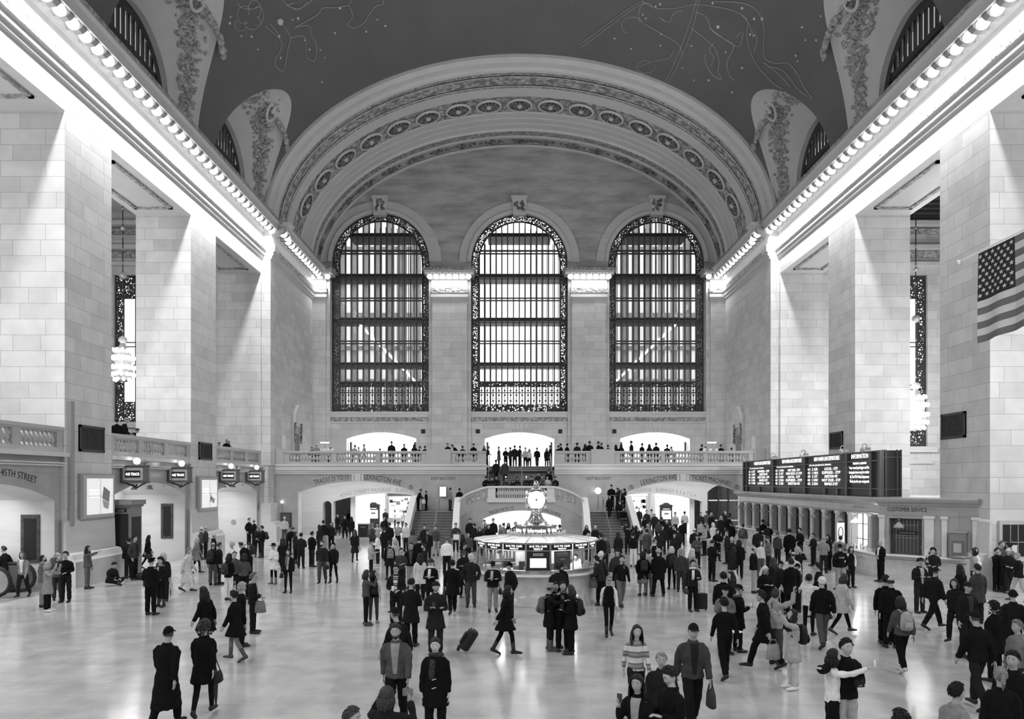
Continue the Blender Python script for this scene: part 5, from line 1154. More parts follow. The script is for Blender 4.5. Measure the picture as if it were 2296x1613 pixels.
# arms: (upper, fore) for right (+x) and left (-x, mirrored when one pair is given); legs: (thigh, shin)
DN = ((.16, .02, -1), (.06, .16, -1))
POSES = {
 'stand': dict(), 'wide': dict(lr=((.14, 0, -1), (.1, 0, -1)), ll=((.14, 0, -1), (.1, 0, -1))),
 'pocket': dict(ar=((.38, -.18, -1), (-.22, .34, -.9)), al=((.38, -.18, -1), (-.22, .34, -.9))),
 'fold': dict(ar=((.22, .12, -1), (-.9, .45, .08)), al=((.22, .12, -1), (-.85, .5, -.05))),
 'phone': dict(ar=((.2, .12, -1), (-.38, .85, .3)), al=((.2, .12, -1), (-.38, .85, .25)), pitch=-28),
 'hold': dict(ar=((.2, .05, -1), (-.5, .8, -.1)), al=((.2, .05, -1), (-.5, .8, -.2))),
 'photo': dict(ar=((.5, .75, -.25), (-.4, .35, .85)), al=((.5, .75, -.25), (-.4, .35, .85))),
 'photoup': dict(ar=((.3, .85, .35), (-.25, .45, .8)), al=((.3, .85, .3), (-.25, .45, .8)), pitch=25),
 'ear': dict(ar=((.35, .35, -1), (-.25, .55, .95)), al=((.2, .15, -1), (-.85, .5, .0))),
 'selfie': dict(ar=((.15, .95, .1), (.05, .9, .42)), al=((.3, .05, -1), (-.1, .3, -1)), pitch=6),
 'reach': dict(ar=((.5, .8, -.1), (.1, 1, .1)), al=DN),
 'walk': dict(ar=((.14, -.38, -1), (.05, -.05, -1)), al=((.14, .34, -1), (.02, .6, -.9)), lr=((.0, .42, -1), (0, .06, -1)), ll=((.0, -.2, -1), (0, -.62, -1)), lean=4),
 'stride': dict(ar=((.14, .3, -1), (.02, .5, -.9)), al=((.14, -.34, -1), (.05, -.1, -1)), lr=((.0, -.32, -1), (0, -.72, -1)), ll=((.0, .5, -1), (0, .28, -1)), lean=5),
 'pull': dict(ar=((.14, -.4, -1), (.1, -.55, -1)), al=((.14, .3, -1), (.02, .6, -.9)), lr=((.0, .4, -1), (0, .1, -1)), ll=((.0, -.25, -1), (0, -.55, -1)), lean=5),
 'lean': dict(ar=((.2, .5, -1), (-.4, .9, -.05)), al=((.2, .5, -1), (-.4, .9, -.05)), lean=16),
 'rest': dict(ar=((.3, .25, -1), (-.3, .6, -.6)), al=DN, lean=-8, lr=((.02, .3, -1), (0, .12, -1)), ll=((.02, .24, -1), (0, .1, -1))),
 'bend': dict(ar=((.15, .5, -1), (-.1, .7, -.6)), al=((.15, .5, -1), (-.1, .7, -.6)), lean=36, pitch=-10),
 'sit': dict(ar=((.15, .4, -1), (-.4, .9, -.1)), al=((.15, .4, -1), (-.4, .9, -.1)), lr=((.18, 1, -.05), (.02, .1, -1)), ll=((.18, 1, -.05), (.02, .1, -1)), lean=14, pitch=-20),
 'floor': dict(ar=((.2, .5, -1), (-.4, .9, .0)), al=((.2, .5, -1), (-.4, .9, .0)), lr=((.75, .7, .1), (-.9, .25, -.25)), ll=((.75, .7, .1), (-.9, .35, -.2)), lean=18, pitch=-28),
 'arm': dict(ar=((.75, .2, -.25), (-.6, .3, .75)), al=((.3, .1, -1), (-.7, .6, .1))),
 'hug': dict(ar=((.85, .3, -.2), (.5, .6, .25)), al=((.25, .1, -1), (-.6, .75, .1))),
 'carry': dict(ar=((.2, .0, -1), (.02, .12, -1)), al=((.25, .1, -1), (-.5, .8, .25))),
 'up': dict(ar=((.25, .5, .85), (-.1, .45, .9)), al=((.3, .6, .7), (-.2, .4, .9)), pitch=20, lean=-4),
}
def skeleton(pose, sex):
    d = POSES[pose]; S = {}
    sw = .182 if sex == 'm' else .16; hw = .09
    lean = math.radians(d.get('lean', 0)); R = Matrix.Rotation(-lean, 3, 'X'); S['R'] = R
    for k, sg in (('r', 1), ('l', -1)):
        th, sh = d.get('l' + k, ((.03, 0, -1), (.02, -.02, -1)))
        hip = V3((sg * hw, 0, 0)); t = dirv(th[0] * sg, th[1], th[2]); s_ = dirv(sh[0] * sg, sh[1], sh[2])
        kn = hip + t * .44; an = kn + s_ * .41; S['hip' + k], S['kn' + k], S['an' + k] = hip, kn, an
        f = V3((sg * .12, 1, 0)).normalized()
        if pose == 'floor': f = dirv(sg * -.2, .9, -.3)
        if s_.y < -.4: f = (f + V3((0, 0, -.9)) * min(1, -s_.y * 1.1)).normalized()
        S['toe' + k] = an + f * .17 + V3((0, 0, -.045)); S['heel' + k] = an - f * .055 + V3((0, 0, -.045))
    low = min(min(S['toe' + k].z, S['heel' + k].z) for k in 'rl') - .035
    if pose in ('floor',): low = min(low, -.13)
    up = V3((0, 0, -low)); 
    for k in list(S):
        if k != 'R': S[k] = S[k] + up
    P0 = up; S['pel'] = P0
    for nm, z, y in (('waist', .15, 0), ('chest', .34, -.005), ('shm', .47, -.01), ('neck', .53, -.01), ('nk2', .6, .01), ('head', .70, .02)): S[nm] = P0 + R @ V3((0, y, z))
    for k, sg in (('r', 1), ('l', -1)):
        ua, fa = d.get('a' + k, DN)
        sh = P0 + R @ V3((sg * sw, -.01, .445)); u = R @ dirv(ua[0] * sg, ua[1], ua[2]); f = R @ dirv(fa[0] * sg, fa[1], fa[2])
        el = sh + u * .285; wr = el + f * .25; S['sh' + k], S['el' + k], S['wr' + k], S['fd' + k] = sh, el, wr, f
    S['top'] = S['head'].z + .122
    return S
def remesh(mbx, name, voxel, iters=4):
    me = mbx.mesh(name); o = bpy.data.objects.new(name, me); COL.objects.link(o)
    m = o.modifiers.new('r', 'REMESH'); m.mode = 'VOXEL'; m.voxel_size = voxel; m.use_smooth_shade = True
    s_ = o.modifiers.new('s', 'SMOOTH'); s_.iterations = iters; s_.factor = .5
    bpy.context.view_layer.update()
    ev = o.evaluated_get(bpy.context.evaluated_depsgraph_get()); r = bpy.data.meshes.new_from_object(ev)
    bpy.data.objects.remove(o); bpy.data.meshes.remove(me)
    r.polygons.foreach_set('use_smooth', [True] * len(r.polygons)); r.name = name
    return r
def folds(me, amp, quilt):
    n = len(me.vertices); co = np.empty(n * 3, 'f'); me.vertices.foreach_get('co', co); no = np.empty(n * 3, 'f'); me.vertices.foreach_get('normal', no)
    c = co.reshape(-1, 3); q = no.reshape(-1, 3); x, y, z = c.T
    if quilt: d = amp * 2 * np.abs(np.sin(z * 36)) - amp
    else: d = amp * (np.sin(z * 34 + 5 * np.sin(x * 11 + y * 7)) * .6 + np.sin(x * 47 + z * 19 + y * 31) * .5)
    me.vertices.foreach_set('co', (c + q * d[:, None]).ravel()); me.update()
from mathutils.bvhtree import BVHTree
_bv = {}
def front(me, x, z, off=.006):
    if me.name not in _bv: _bv[me.name] = BVHTree.FromPolygons([v.co for v in me.vertices], [p.vertices for p in me.polygons])
    h = _bv[me.name].ray_cast(V3((x, 1.5, z)), V3((0, -1, 0)))
    return None if h[0] is None else h[0].y + off
SK = M(.36, .55, .3); EYE = M(.03, .3)
def head_surface(th, ph, grow=0.0):
    """th 0 crown to pi under the jaw, ph 90 degrees is the face"""
    st, ct = math.sin(th), math.cos(th); cp, sp = math.cos(ph), math.sin(ph)
    x, y, z = .078 * st * cp, .096 * st * sp, .119 * ct
    if z < 0:
        t = -z / .119; x *= 1 - .22 * t; y = y * (1 - .12 * t) + (.014 * t if sp > 0 else .03 * t)
        if sp < 0: z *= 1 - .25 * -sp
    f = max(0, sp)
    g = lambda a, b, s1, s2: math.exp(-((x - a) / s1) ** 2 - ((z - b) / s2) ** 2) * (1 if sp > 0 else 0)
    y += .026 * g(0, -.022, .012, .022) + .012 * g(0, .005, .010, .03) - .012 * g(.03, .008, .016, .012) - .012 * g(-.03, .008, .016, .012) + .006 * g(.03, .03, .025, .008) + .006 * g(-.03, .03, .025, .008)
    y += .008 * g(0, -.06, .022, .007) + .008 * g(0, -.1, .02, .014) + .004 * (g(.038, -.035, .018, .02) + g(-.038, -.035, .018, .02))
    n = V3((st * cp, st * sp, ct)); return V3((x, y, z)) + n * grow
def head_matrix(S, pose, yaw=0):
    d = POSES[pose]; return Matrix.Translation(S['head']) @ Matrix.Rotation(math.radians(yaw), 4, 'Z') @ Matrix.Rotation(math.radians(d.get('pitch', 0) - d.get('lean', 0) * .3), 4, 'X')
def add_head(mbx, Mx, near):
    nu, nv = (26, 20) if near else (14, 11)
    mbx.grid(lambda u, v: tuple(Mx @ head_surface(PI * (.02 + .96 * v), 2 * PI * u)), nu, nv, SK)
    for sg in (-1, 1): mbx.ball(tuple(Mx @ V3((sg * .074, -.005, -.005))), (.012, .02, .03), SK, 6, 5)
    if near:
        for sg in (-1, 1):
            mbx.ball(tuple(Mx @ V3((sg * .029, .079, .008))), (.0095, .007, .0055), EYE, 8, 5)
            mbx.tube([tuple(Mx @ V3((sg * (.014 + .01 * k), .096 - .0035 * k * k, .034 + (.007, .008, .005, -.003)[k]))) for k in range(4)], .004, EYE, 5)
        mbx.tube([tuple(Mx @ V3((x, .1 - abs(x) * .28, -.062))) for x in (-.022, -.01, 0, .01, .022)], [.002, .005, .006, .005, .002], M(.2, .5), 6)
def add_hand(mbx, wr, f, side, pose, near):
    """palm, four fingers of different lengths with bent knuckles and a thumb from the side of the palm"""
    f = f.normalized(); t = V3((0, 0, 1)) if abs(f.z) < .8 else V3((0, 1, 0))
    a = f.cross(t).normalized(); n = a.cross(f).normalized()           # a across the palm, n back of the hand
    if abs(f.z) >= .8: a, n = n, a * side                              # hanging hand: palm turned to the thigh
    curl = .9 if pose in ('phone', 'photo', 'photoup', 'ear', 'carry', 'pull', 'selfie', 'up') else .4
    pal = wr + f * .045
    mbx.tube([wr - f * .01, wr + f * .02, wr + f * .06, wr + f * .088], [(.024, .018), (.036, .017), (.042, .015), (.036, .011)] if abs(f.z) < .8 else [(.018, .024), (.017, .036), (.015, .042), (.011, .036)], SK, 8)
    if not near:
        mbx.tube([wr + f * .07, wr + f * .12, wr + f * .15 - n * .03 * curl], [(.034, .012), (.03, .011), (.016, .009)] if abs(f.z) < .8 else [(.012, .034), (.011, .03), (.009, .016)], SK, 6); 
    else:
        for i, L in enumerate((.068, .078, .072, .056)):
            b = wr + f * .08 + a * (.027 - .018 * i); d = f; q = [b]
            for k in range(3):
                d = (d - n * curl * (.35 + .25 * k)).normalized(); q.append(q[-1] + d * L * (.45, .32, .26)[k])
            mbx.tube(q, [.0095, .009, .008, .0055], SK, 6)
    tb = wr + f * .03 + a * .036 * 1; q = [tb, tb + (f * .5 + a * .75 - n * .25).normalized() * .034, tb + (f * .5 + a * .75 - n * .25).normalized() * .034 + (f - n * .5).normalized() * .03]
    mbx.tube(q, [.012, .0105, .007], SK, 6)
_body = {}
def body_mesh(pose, sex, near, yaw):
    key = (pose, sex, near, yaw)
    if key in _body: return _body[key]
    S = skeleton(pose, sex); m_ = MB(); w = 1 if sex == 'm' else .92
    m_.tube([S['pel'] - V3((0, 0, .06)), S['pel'] + V3((0, 0, .02)), S['waist'], S['chest'], S['shm'], S['neck']], [(.11, .08), (.135, .092), (.115 * w, .08), (.135 * w, .09), (.1 * w, .068), (.055, .055)], SK, 14)
    m_.tube([S['neck'] - V3((0, 0, .05)), S['neck'], S['nk2'], S['head'] - V3((0, 0, .03))], [.062, .054, .052, .05], SK, 12)
    m_.tube([S['shl'] - V3((0, 0, .02)), S['shr'] - V3((0, 0, .02))], .042, SK, 10)
    for k in 'rl':
        m_.tube([S['sh' + k], (S['sh' + k] + S['el' + k]) / 2, S['el' + k], S['el' + k] + (S['wr' + k] - S['el' + k]) * .3, S['wr' + k]], [.036, .038 * w, .036 * w, .037 * w, .025 * w], SK, 10)
        m_.tube([S['hip' + k], (S['hip' + k] + S['kn' + k]) / 2, S['kn' + k], S['kn' + k] + (S['an' + k] - S['kn' + k]) * .3, S['an' + k]], [.07, .062, .048, .048, .034], SK, 10)
        m_.tube([S['an' + k], S['heel' + k] + V3((0, 0, .02)), (S['heel' + k] + S['toe' + k]) / 2, S['toe' + k]], [.036, .035, .034, .026], SK, 8)
    me = remesh(m_, 'person_body', .017 if near else .026, 3)
    h = MB(); add_head(h, head_matrix(S, pose, yaw), near)
    for sd, k in ((1, 'r'), (-1, 'l')): add_hand(h, S['wr' + k], S['fd' + k], sd, pose, near)
    o = len(me.vertices); vs = [tuple(v.co) for v in me.vertices] + h.v; fs = [tuple(p.vertices) for p in me.polygons] + [tuple(i + o for i in f) for f in h.f]
    b = MB(); b.v = vs; b.f = [list(f) for f in fs]; b.mats = h.mats if h.mats[0] == SK else [SK]; b.m = [0] * len(me.polygons) + h.m
    r = b.mesh('person_body', True); bpy.data.meshes.remove(me); _body[key] = (r, S); return _body[key]
_cl = {}
def top_mesh(pose, sex, kind, near):
    key = ('t', pose, sex, kind, near)
    if key in _cl: return _cl[key]
    S = skeleton(pose, sex); m_ = MB(); w = 1.0 if sex == 'm' else .9; g = {'s': .0, 'j': .014, 'p': .032, 'c': .018, 'l': .02, 'v': .012}[kind]; R = S['R']
    up = lambda z, y=0: S['pel'] + R @ V3((0, y, z))
    hem = {'s': -.04, 'j': -.07, 'p': -.07, 'v': -.05, 'c': -.30, 'l': -.56}[kind]
    if pose in ('sit', 'floor'): hem = max(hem, -.1)
    fl = 1 + (.25 if kind in 'cl' else 0)
    pts = [V3((0, 0, hem)) + S['pel']] + ([S['pel'] + V3((0, 0, hem * .45))] if kind in 'cl' else []) + [up(.0), up(.15), up(.32), up(.43), up(.50), up(.535)]
    walkw = .08 if pose in ('walk', 'stride', 'pull') and kind in 'cl' else 0
    rad = [((.176 + g) * (w + 1) / 2 * fl, (.128 + g + walkw) * fl)] + ([((.18 + g) * (w + 1) / 2 * 1.12, (.13 + g + walkw * .5) * 1.08)] if kind in 'cl' else []) + [((.172 + g) * (w + 1) / 2, .124 + g), ((.15 + g) * w, .112 + g), ((.172 + g) * w, .124 + g), ((.165 + g) * w, .108 + g), (.1 + g * .6, .085 + g * .5), (.066 + g * .5, .066 + g * .5)]
    m_.tube(pts, rad, BLACK, 18)
    sl = .062 + g * .8
    for k in 'rl':
        e = S['wr' + k] - S['fd' + k] * (.012 if kind != 'v' else 0)
        if kind == 'v': continue
        q0 = S['neck'] * .62 + S['sh' + k] * .38 - R @ V3((0, 0, .035)); u_ = (S['el' + k] - S['sh' + k]).normalized()
        m_.tube([q0, S['neck'] * .2 + S['sh' + k] * .8 - R @ V3((0, 0, .012)), S['sh' + k] + u_ * .05, (S['sh' + k] + S['el' + k]) / 2, S['el' + k], (S['el' + k] + e) / 2, e], [.05, sl * .9, sl, sl * w, (sl - .008) * w, (sl - .012) * w, (sl - .02) * w], BLACK, 10)
    if kind in 'jplc': m_.tube([S['neck'] + V3((.06 * math.cos(q), .058 * math.sin(q) - .01, .012)) for q in [i * PI / 8 for i in range(17)]], .026, BLACK, 6)
    r = remesh(m_, 'jacket_mesh', .018 if near else .026, 3); folds(r, .006 if kind != 'p' else .004, kind == 'p'); _cl[key] = r; return r
def leg_mesh(pose, sex, kind, near):
    key = ('l', pose, sex, kind, near)
    if key in _cl: return _cl[key]
    S = skeleton(pose, sex); m_ = MB(); w = 1.0 if sex == 'm' else .96; ex = .0 if kind in 'gk' else .018
    m_.tube([S['pel'] - V3((0, 0, .07)), S['pel'], S['pel'] + S['R'] @ V3((0, 0, .1))], [(.13 + ex, .1 + ex), (.158 * w + ex * .5, .115 + ex * .5), (.14 * w, .1)], BLACK, 14)
    for k in 'rl':
        an = S['an' + k] + (S['kn' + k] - S['an' + k]) * .04
        m_.tube([S['hip' + k], (S['hip' + k] + S['kn' + k]) / 2, S['kn' + k], S['kn' + k] + (an - S['kn' + k]) * .35, an], [.08 + ex * .5, .075 + ex * .9, .06 + ex, .058 + ex, .042 + ex * 1.4], BLACK, 10)
    if kind == 'k':
        m_.tube([S['pel'] + V3((0, 0, .1)), S['pel'], S['pel'] - V3((0, 0, .2)), S['pel'] - V3((0, .0, .42))], [(.14, .1), (.17, .13), (.2, .17), (.23, .2)], BLACK, 16)
    r = remesh(m_, 'trousers_mesh', .017 if near else .026, 2); folds(r, .005 if kind == 't' else .001, False); _cl[key] = r; return r
def shoe_mesh(pose, sex, k, boot):
    key = ('s', pose, k, boot)
    if key in _cl: return _cl[key]
    S = skeleton(pose, sex); m_ = MB(); h, t = S['heel' + k], S['toe' + k]; f = (t - h).normalized(); u = V3((0, 0, .014))
    m_.tube([h - f * .02 + u, h + u * 1.3, h + (t - h) * .45 + u, h + (t - h) * .8 + u * .6, t + f * .03, t + f * .055], [(.02, .03), (.042, .05), (.044, .046), (.05, .036), (.042, .028), (.015, .014)], BLACK, 10)
    an = S['an' + k]; ext = .22 if boot else .03; m_.tube([h + f * .05 + u, an, an + (S['kn' + k] - an).normalized() * ext], [.045, .048, .055 if boot else .046], BLACK, 10)
    r = m_.mesh('shoe_mesh', True); _cl[key] = r; return r
_hc = {}
def hairmat(v):
    m = M(v * .6 if v < .1 else v, .55, .3, 0, 0, .45, 38, .5); return m
def hair_mesh(kind, near):
    key = (kind, near)
    if key in _hc: return _hc[key]
    m_ = MB(); nu, nv = (26, 16) if near else (16, 10); r = random.Random(hash(kind) % 97 if False else ord(kind))
    def cap_(thick, front, back, side, mt=BLACK, bump=0):
        def fn(u, v):
            ph = 2 * PI * u; sp = math.sin(ph)
            lim = (front if sp > .2 else back if sp < -.2 else side) if False else (side + (front - side) * max(0, sp) ** .7 if sp > 0 else side + (back - side) * (-sp) ** .7)
            th = .01 + lim * v; g = thick * (1 - .75 * v ** 4) + (bump * math.sin(7 * ph + 9 * v) * math.sin(11 * v + 3 * ph))
            g += .0028 * math.sin(31 * ph + 3 * math.sin(5 * th)) * (1 if near else 0)
            return tuple(head_surface(th + .05 * math.sin(17 * ph) * v, ph, g))
        m_.grid(fn, nu, nv, mt)
        m_.grid(lambda u, v: tuple(head_surface(.01 + (side + (front - side) * max(0, math.sin(2 * PI * u)) ** .7 if math.sin(2 * PI * u) > 0 else side + (back - side) * (-math.sin(2 * PI * u)) ** .7), 2 * PI * u, thick * .25 * (1 - v) - .006 * v)), nu, 1, mt)
    if kind == 's':
        cap_(.02, .8, 2.1, 1.5, bump=.005)
        for k in range(110 if near else 30):
            a = r.uniform(0, 2 * PI); sp = math.sin(a); th = r.uniform(.05, .78 if sp > .3 else 1.35 if sp > -.3 else 1.9); q = head_surface(th, a, .014); q2 = head_surface(max(.02, th + r.uniform(-.05, .3)), a + r.uniform(-.3, .3), .03)
            m_.tube([q, (q + q2) / 2 + V3((0, 0, .008)), q2], [.012, .01, .003], BLACK, 5)
    elif kind == 'z':
        m_.grid(lambda u, v: tuple(head_surface(1.15 + .75 * v, PI + PI * u + (0), .008 * math.sin(PI * v) + .003)), 16, 4, BLACK)
    elif kind in 'lbpuc':
        cap_(.022, .84, 2.2, 1.6, bump=.004 if kind == 'c' else 0)
        if kind in 'lb':
            L = .30 if kind == 'l' else .10
            def drape(u, v):
                a = PI * (.88 + 1.24 * u); q = head_surface(1.55, a, .024); z = q.z - (L + .06) * v
                k = 1 + (.32 if kind == 'l' else .15) * math.sin(PI * min(1, v * 1.1)) * .6 + .06 * math.sin(9 * a) * v; y = q.y * k - .015 * v
                return (q.x * k * (1 - .12 * v), y, z)
            m_.grid(drape, 18, 9, BLACK)
            for k in range(46 if near else 10):
                u = r.random(); v0 = r.uniform(0, .3); v1 = r.uniform(.85, 1.12); m_.tube([V3(drape(u + .02 * math.sin(6 * t_), v0 + (v1 - v0) * t_)) * 1.02 for t_ in (0, .35, .7, 1)], [.012, .014, .012, .004], BLACK, 5)
            for sg in (-1, 1):
                for k in range(4): m_.tube([head_surface(.35, PI / 2 + sg * .1, .02), head_surface(.85 + .06 * k, PI / 2 - sg * (.85 + .12 * k), .02), head_surface(1.5, PI / 2 - sg * (1.36 + .1 * k), .022), head_surface(2.1, PI / 2 - sg * (1.5 + .12 * k), .026)], [.01, .015, .015, .008], BLACK, 6)
            m_.grid(lambda u, v: tuple(V3(drape(u, 1 - v)) * .88 + V3((0, .006, -.006))), 18, 9, BLACK)
        if kind == 'p': m_.tube([(0, -.1, .05), (0, -.15, .04), (0, -.165, -.05), (0, -.14, -.17)], [.02, .032, .03, .008], BLACK, 8)
        if kind == 'u': m_.ball((0, -.085, .095), (.042, .042, .04), BLACK, 10, 7)
        if kind == 'c':
            for k in range(230):
                a = r.uniform(0, 2 * PI); th = r.uniform(.15, 2.35); sp = math.sin(a)
                if sp > .25 and th > 1.0: continue
                q = head_surface(th, a, .035); 
                if th > 1.9: q = q + V3((q.x * .5, q.y * .3, -.05 * r.random()))
                rr = r.uniform(.012, .022); m_.ball(q, rr, BLACK, 6, 4)
    elif kind == 'C' or kind == 'P':
        cap_(.02, 1.12, 1.62, 1.35)
        m_.grid(lambda u, v: (( .074 + .0 * v) * math.cos(PI * (.12 + .76 * u)) * (1 + .1 * v), .085 * math.sin(PI * (.12 + .76 * u)) + .075 * v, .052 - .018 * v + .01 * math.sin(PI * u)), 12, 4, BLACK)
        m_.grid(lambda u, v: (( .074 + .0 * v) * math.cos(PI * (.12 + .76 * u)) * (1 + .1 * v), .085 * math.sin(PI * (.12 + .76 * u)) + .075 * v, .046 - .018 * v + .01 * math.sin(PI * u)), 12, 4, BLACK)
        if kind == 'P': m_.lathe([(.085, .06), (.1, .085), (.125, .115), (.12, .13), (.0, .142)], (0, .005, 0), BLACK, 18)
    elif kind == 'B':
        cap_(.024, 1.12, 1.75, 1.45); m_.tube([tuple(head_surface(1.28 + .28 * max(0, -math.sin(q)), q, .022)) for q in [i * PI / 10 for i in range(21)]], .014, BLACK, 6)
    elif kind == 'H':
        cap_(.022, 1.1, 1.5, 1.3); m_.lathe([(.08, .06), (.09, .12), (.07, .15), (.0, .15)], (0, 0, 0), BLACK, 18); m_.lathe([(.07, .05), (.15, .045), (.165, .055), (.15, .06), (.07, .065)], (0, 0, 0), BLACK, 22)
    elif kind == 'D':
        cap_(.03, .95, 2.4, 1.8); m_.tube([(0, -.07, -.1), (0, -.1, -.14), (0, -.09, -.2)], [.06, .09, .07], BLACK, 10)
    me = m_.mesh('hair_mesh', True); _hc[key] = me; return me
def inst(name, me, parent, mat, mx=None):
    o = bpy.data.objects.new(name, me); COL.objects.link(o); o.parent = parent
    if mx is not None: o.matrix_local = mx
    if mat is not None:
        o.material_slots[0].link = 'OBJECT'; o.material_slots[0].material = mat
    return o
def stripes(a, b, n, name='striped_knit'):
    m, nt, bs = nt_mat(name); N = nt.nodes; tc = N.new('ShaderNodeTexCoord'); sp = N.new('ShaderNodeSeparateXYZ'); link(nt, tc.outputs['Object'], sp.inputs[0])
    mu = N.new('ShaderNodeMath'); mu.operation = 'MULTIPLY'; mu.inputs[1].default_value = n; link(nt, sp.outputs[2], mu.inputs[0])
    fr = N.new('ShaderNodeMath'); fr.operation = 'FRACT'; link(nt, mu.outputs[0], fr.inputs[0])
    cr = N.new('ShaderNodeValToRGB'); cr.color_ramp.interpolation = 'CONSTANT'; cr.color_ramp.elements[0].color = g3(a); cr.color_ramp.elements[1].position = .3; cr.color_ramp.elements[1].color = g3(b)
    for p, c in ((.5, (a + b) * .35), (.72, b * .8), (.84, a)): e = cr.color_ramp.elements.new(p); e.color = g3(c)
    link(nt, fr.outputs[0], cr.inputs[0]); link(nt, cr.outputs[0], bs.inputs['Base Color']); bs.inputs['Roughness'].default_value = .85
    return m
def cloth(v):
    if not isinstance(v, (int, float)): return v
    return M(v * (.5 if v < .05 else .7 if v < .12 else 1), .9, .12, 0, 0, .14, 11, .25)
PEOPLE = []
def parse(s_): return s_[0], float(s_[1:])
def person(px, py, h, rz, pose, top, legs, hair, label, z0=0.0, Y=None, shirt=None, yaw=0, sex=None, shoe=.02, boot=False, skin=None, scarf=None, extra=None, group=None, ylim=None, topmat=None, sleeve=None, dy=0, legmat=None):
    tk, tg = parse(top); lk, lg = parse(legs); hk, hg = parse(hair)
    sex = sex or ('f' if hk in 'lbpu' or lk in 'gk' else 'm')
    S0 = skeleton(pose, sex); upright = skeleton('stand', sex)['top']
    if h is None: k = (sz(py, Y) - z0) / (S0['top'] + .012)
    else: k = h / (upright + .012)
    Ht = (S0['top'] + .012) * k                           # height of the crown in this pose
    if Y is None: Y = F * (CH - z0 - Ht) / (py - VY)
    if ylim: Y = max(ylim[0], min(ylim[1], Y))
    if z0 == 0 and not any(q in label for q in ('selfie', 'child', 'couple', 'clerk')):
        for q in range(12):          # nobody stands inside somebody else or inside the booth
            x_ = sx(px, Y); hit = any(math.hypot(x_ - a[0].location[0], Y - a[0].location[1]) < .36 for a in PEOPLE if a[0].location[2] == 0); d_ = math.hypot(x_ - BX, Y - BY)
            if d_ < BR + .32: Y += -.12 if Y < BY else .15
            elif hit: Y += .15
            else: break
            k = (sz(py, Y) - z0) / (S0['top'] + .012)
    near = Y < 27
    me, S = body_mesh(pose, sex, near, yaw)
    hd = S['head']; ca, sa = math.cos(math.radians(rz)), math.sin(math.radians(rz))
    X = sx(px, Y) - (hd.x * ca - hd.y * sa) * k; Yp = Y - (hd.x * sa + hd.y * ca) * k
    root = bpy.data.objects.new('person', me); COL.objects.link(root); root.location = (X, Yp, z0); root.rotation_euler = (0, 0, math.radians(rz)); root.scale = (k, k, k)
    tag(root, label, 'person', group)
    if skin: root.material_slots[0].link = 'OBJECT'; root.material_slots[0].material = M(skin, .55, .3)
    inst({'s': 'sweater', 'j': 'jacket', 'p': 'padded_jacket', 'c': 'coat', 'l': 'long_coat', 'v': 'waistcoat'}[tk], top_mesh(pose, sex, tk, near), root, cloth(topmat if topmat is not None else tg))
    if tk == 'v': inst('sleeves', top_mesh(pose, sex, 's', near), root, cloth(sleeve if sleeve is not None else .7))
    inst({'t': 'trousers', 'g': 'leggings', 'k': 'skirt'}[lk], leg_mesh(pose, sex, lk, near), root, cloth(legmat if legmat is not None else lg))
    for q in 'rl': inst('boot' if boot else 'shoe', shoe_mesh(pose, sex, q, boot), root, M(shoe, .5))
    inst({'C': 'cap', 'P': 'peaked_cap', 'B': 'knit_hat', 'H': 'brimmed_hat', 'D': 'hood'}.get(hk, 'hair'), hair_mesh(hk, near), root, (cloth(hg) if hk in 'CPBHD' else hairmat(hg)), head_matrix(S, pose, yaw))
    if hk in 'CBH' : inst('hair', hair_mesh('z', near), root, M(.05, .6), head_matrix(S, pose, yaw))
    if shirt is not None:
        m_ = MB(); jm = top_mesh(pose, sex, tk, near); z0_ = S['pel'].z + .02; z1_ = S['neck'].z - .015
        def sp_(u, v):
            z = z0_ + (z1_ - z0_) * v; x = (u - .5) * 2 * (.03 + .045 * v) * (1 if v < .85 else 1.0); f_ = front(jm, x, z)
            return (x, f_ if f_ is not None else .1, z)
        m_.grid(sp_, 6, 12, cloth(shirt)); m_.build('shirt', root, True)
    if scarf is None and 'scarf' in label: scarf = .55
    if scarf is not None:
        m_ = MB(); nk = S['neck']; m_.tube([nk + V3((.085 * math.cos(q), .08 * math.sin(q), .015 + .012 * math.sin(q))) for q in [i * PI / 7 for i in range(15)]], .036, cloth(scarf), 8); a = S['R']
        jm = top_mesh(pose, sex, tk, near); zs_ = [nk.z - .04, nk.z - .14, nk.z - .26, nk.z - .36]; m_.tube([V3((.03 + .008 * i, (front(jm, .03 + .008 * i, z_, .008) or .12), z_)) for i, z_ in enumerate(zs_)], [(.045, .02), (.05, .018), (.05, .018), (.045, .014)], cloth(scarf), 8); m_.build('scarf', root, True)
    Hm = head_matrix(S, pose, yaw)
    if 'bearded' in label:
        m_ = MB(); m_.grid(lambda u, v: tuple(Hm @ head_surface(1.75 + 1.1 * v + .28 * math.sin(PI * u) * (1 - v), PI * (.04 + .92 * u), .007)), 16, 6, hairmat(.05)); m_.build('beard', root, True)
    if 'glasses' in label:
        m_ = MB(); g_ = 'sunglasses' if 'sunglasses' in label else 'glasses'
        for sg in (-1, 1): m_.ball(tuple(Hm @ V3((sg * .031, .097, .008))), (.025, .008, .017 if g_ == 'sunglasses' else .01), BLACK, 8, 5); m_.tube([tuple(Hm @ V3((sg * .055, .09, .012))), tuple(Hm @ V3((sg * .082, 0, .012)))], .004, BLACK, 4)
        m_.build(g_, root)
    if 'badge' in label:
        m_ = MB(); jm = top_mesh(pose, sex, tk, near); zz = S['chest'].z + .06; Q = lambda x, z: (x, (front(jm, x, z, .008) or .13), z); m_.quad(Q(-.1, zz), Q(-.045, zz), Q(-.045, zz + .07), Q(-.1, zz + .07), WHITE); m_.build('badge', root)
    if extra: extra(root, S, k)
    PEOPLE.append((root, S, k)); return root, S, k
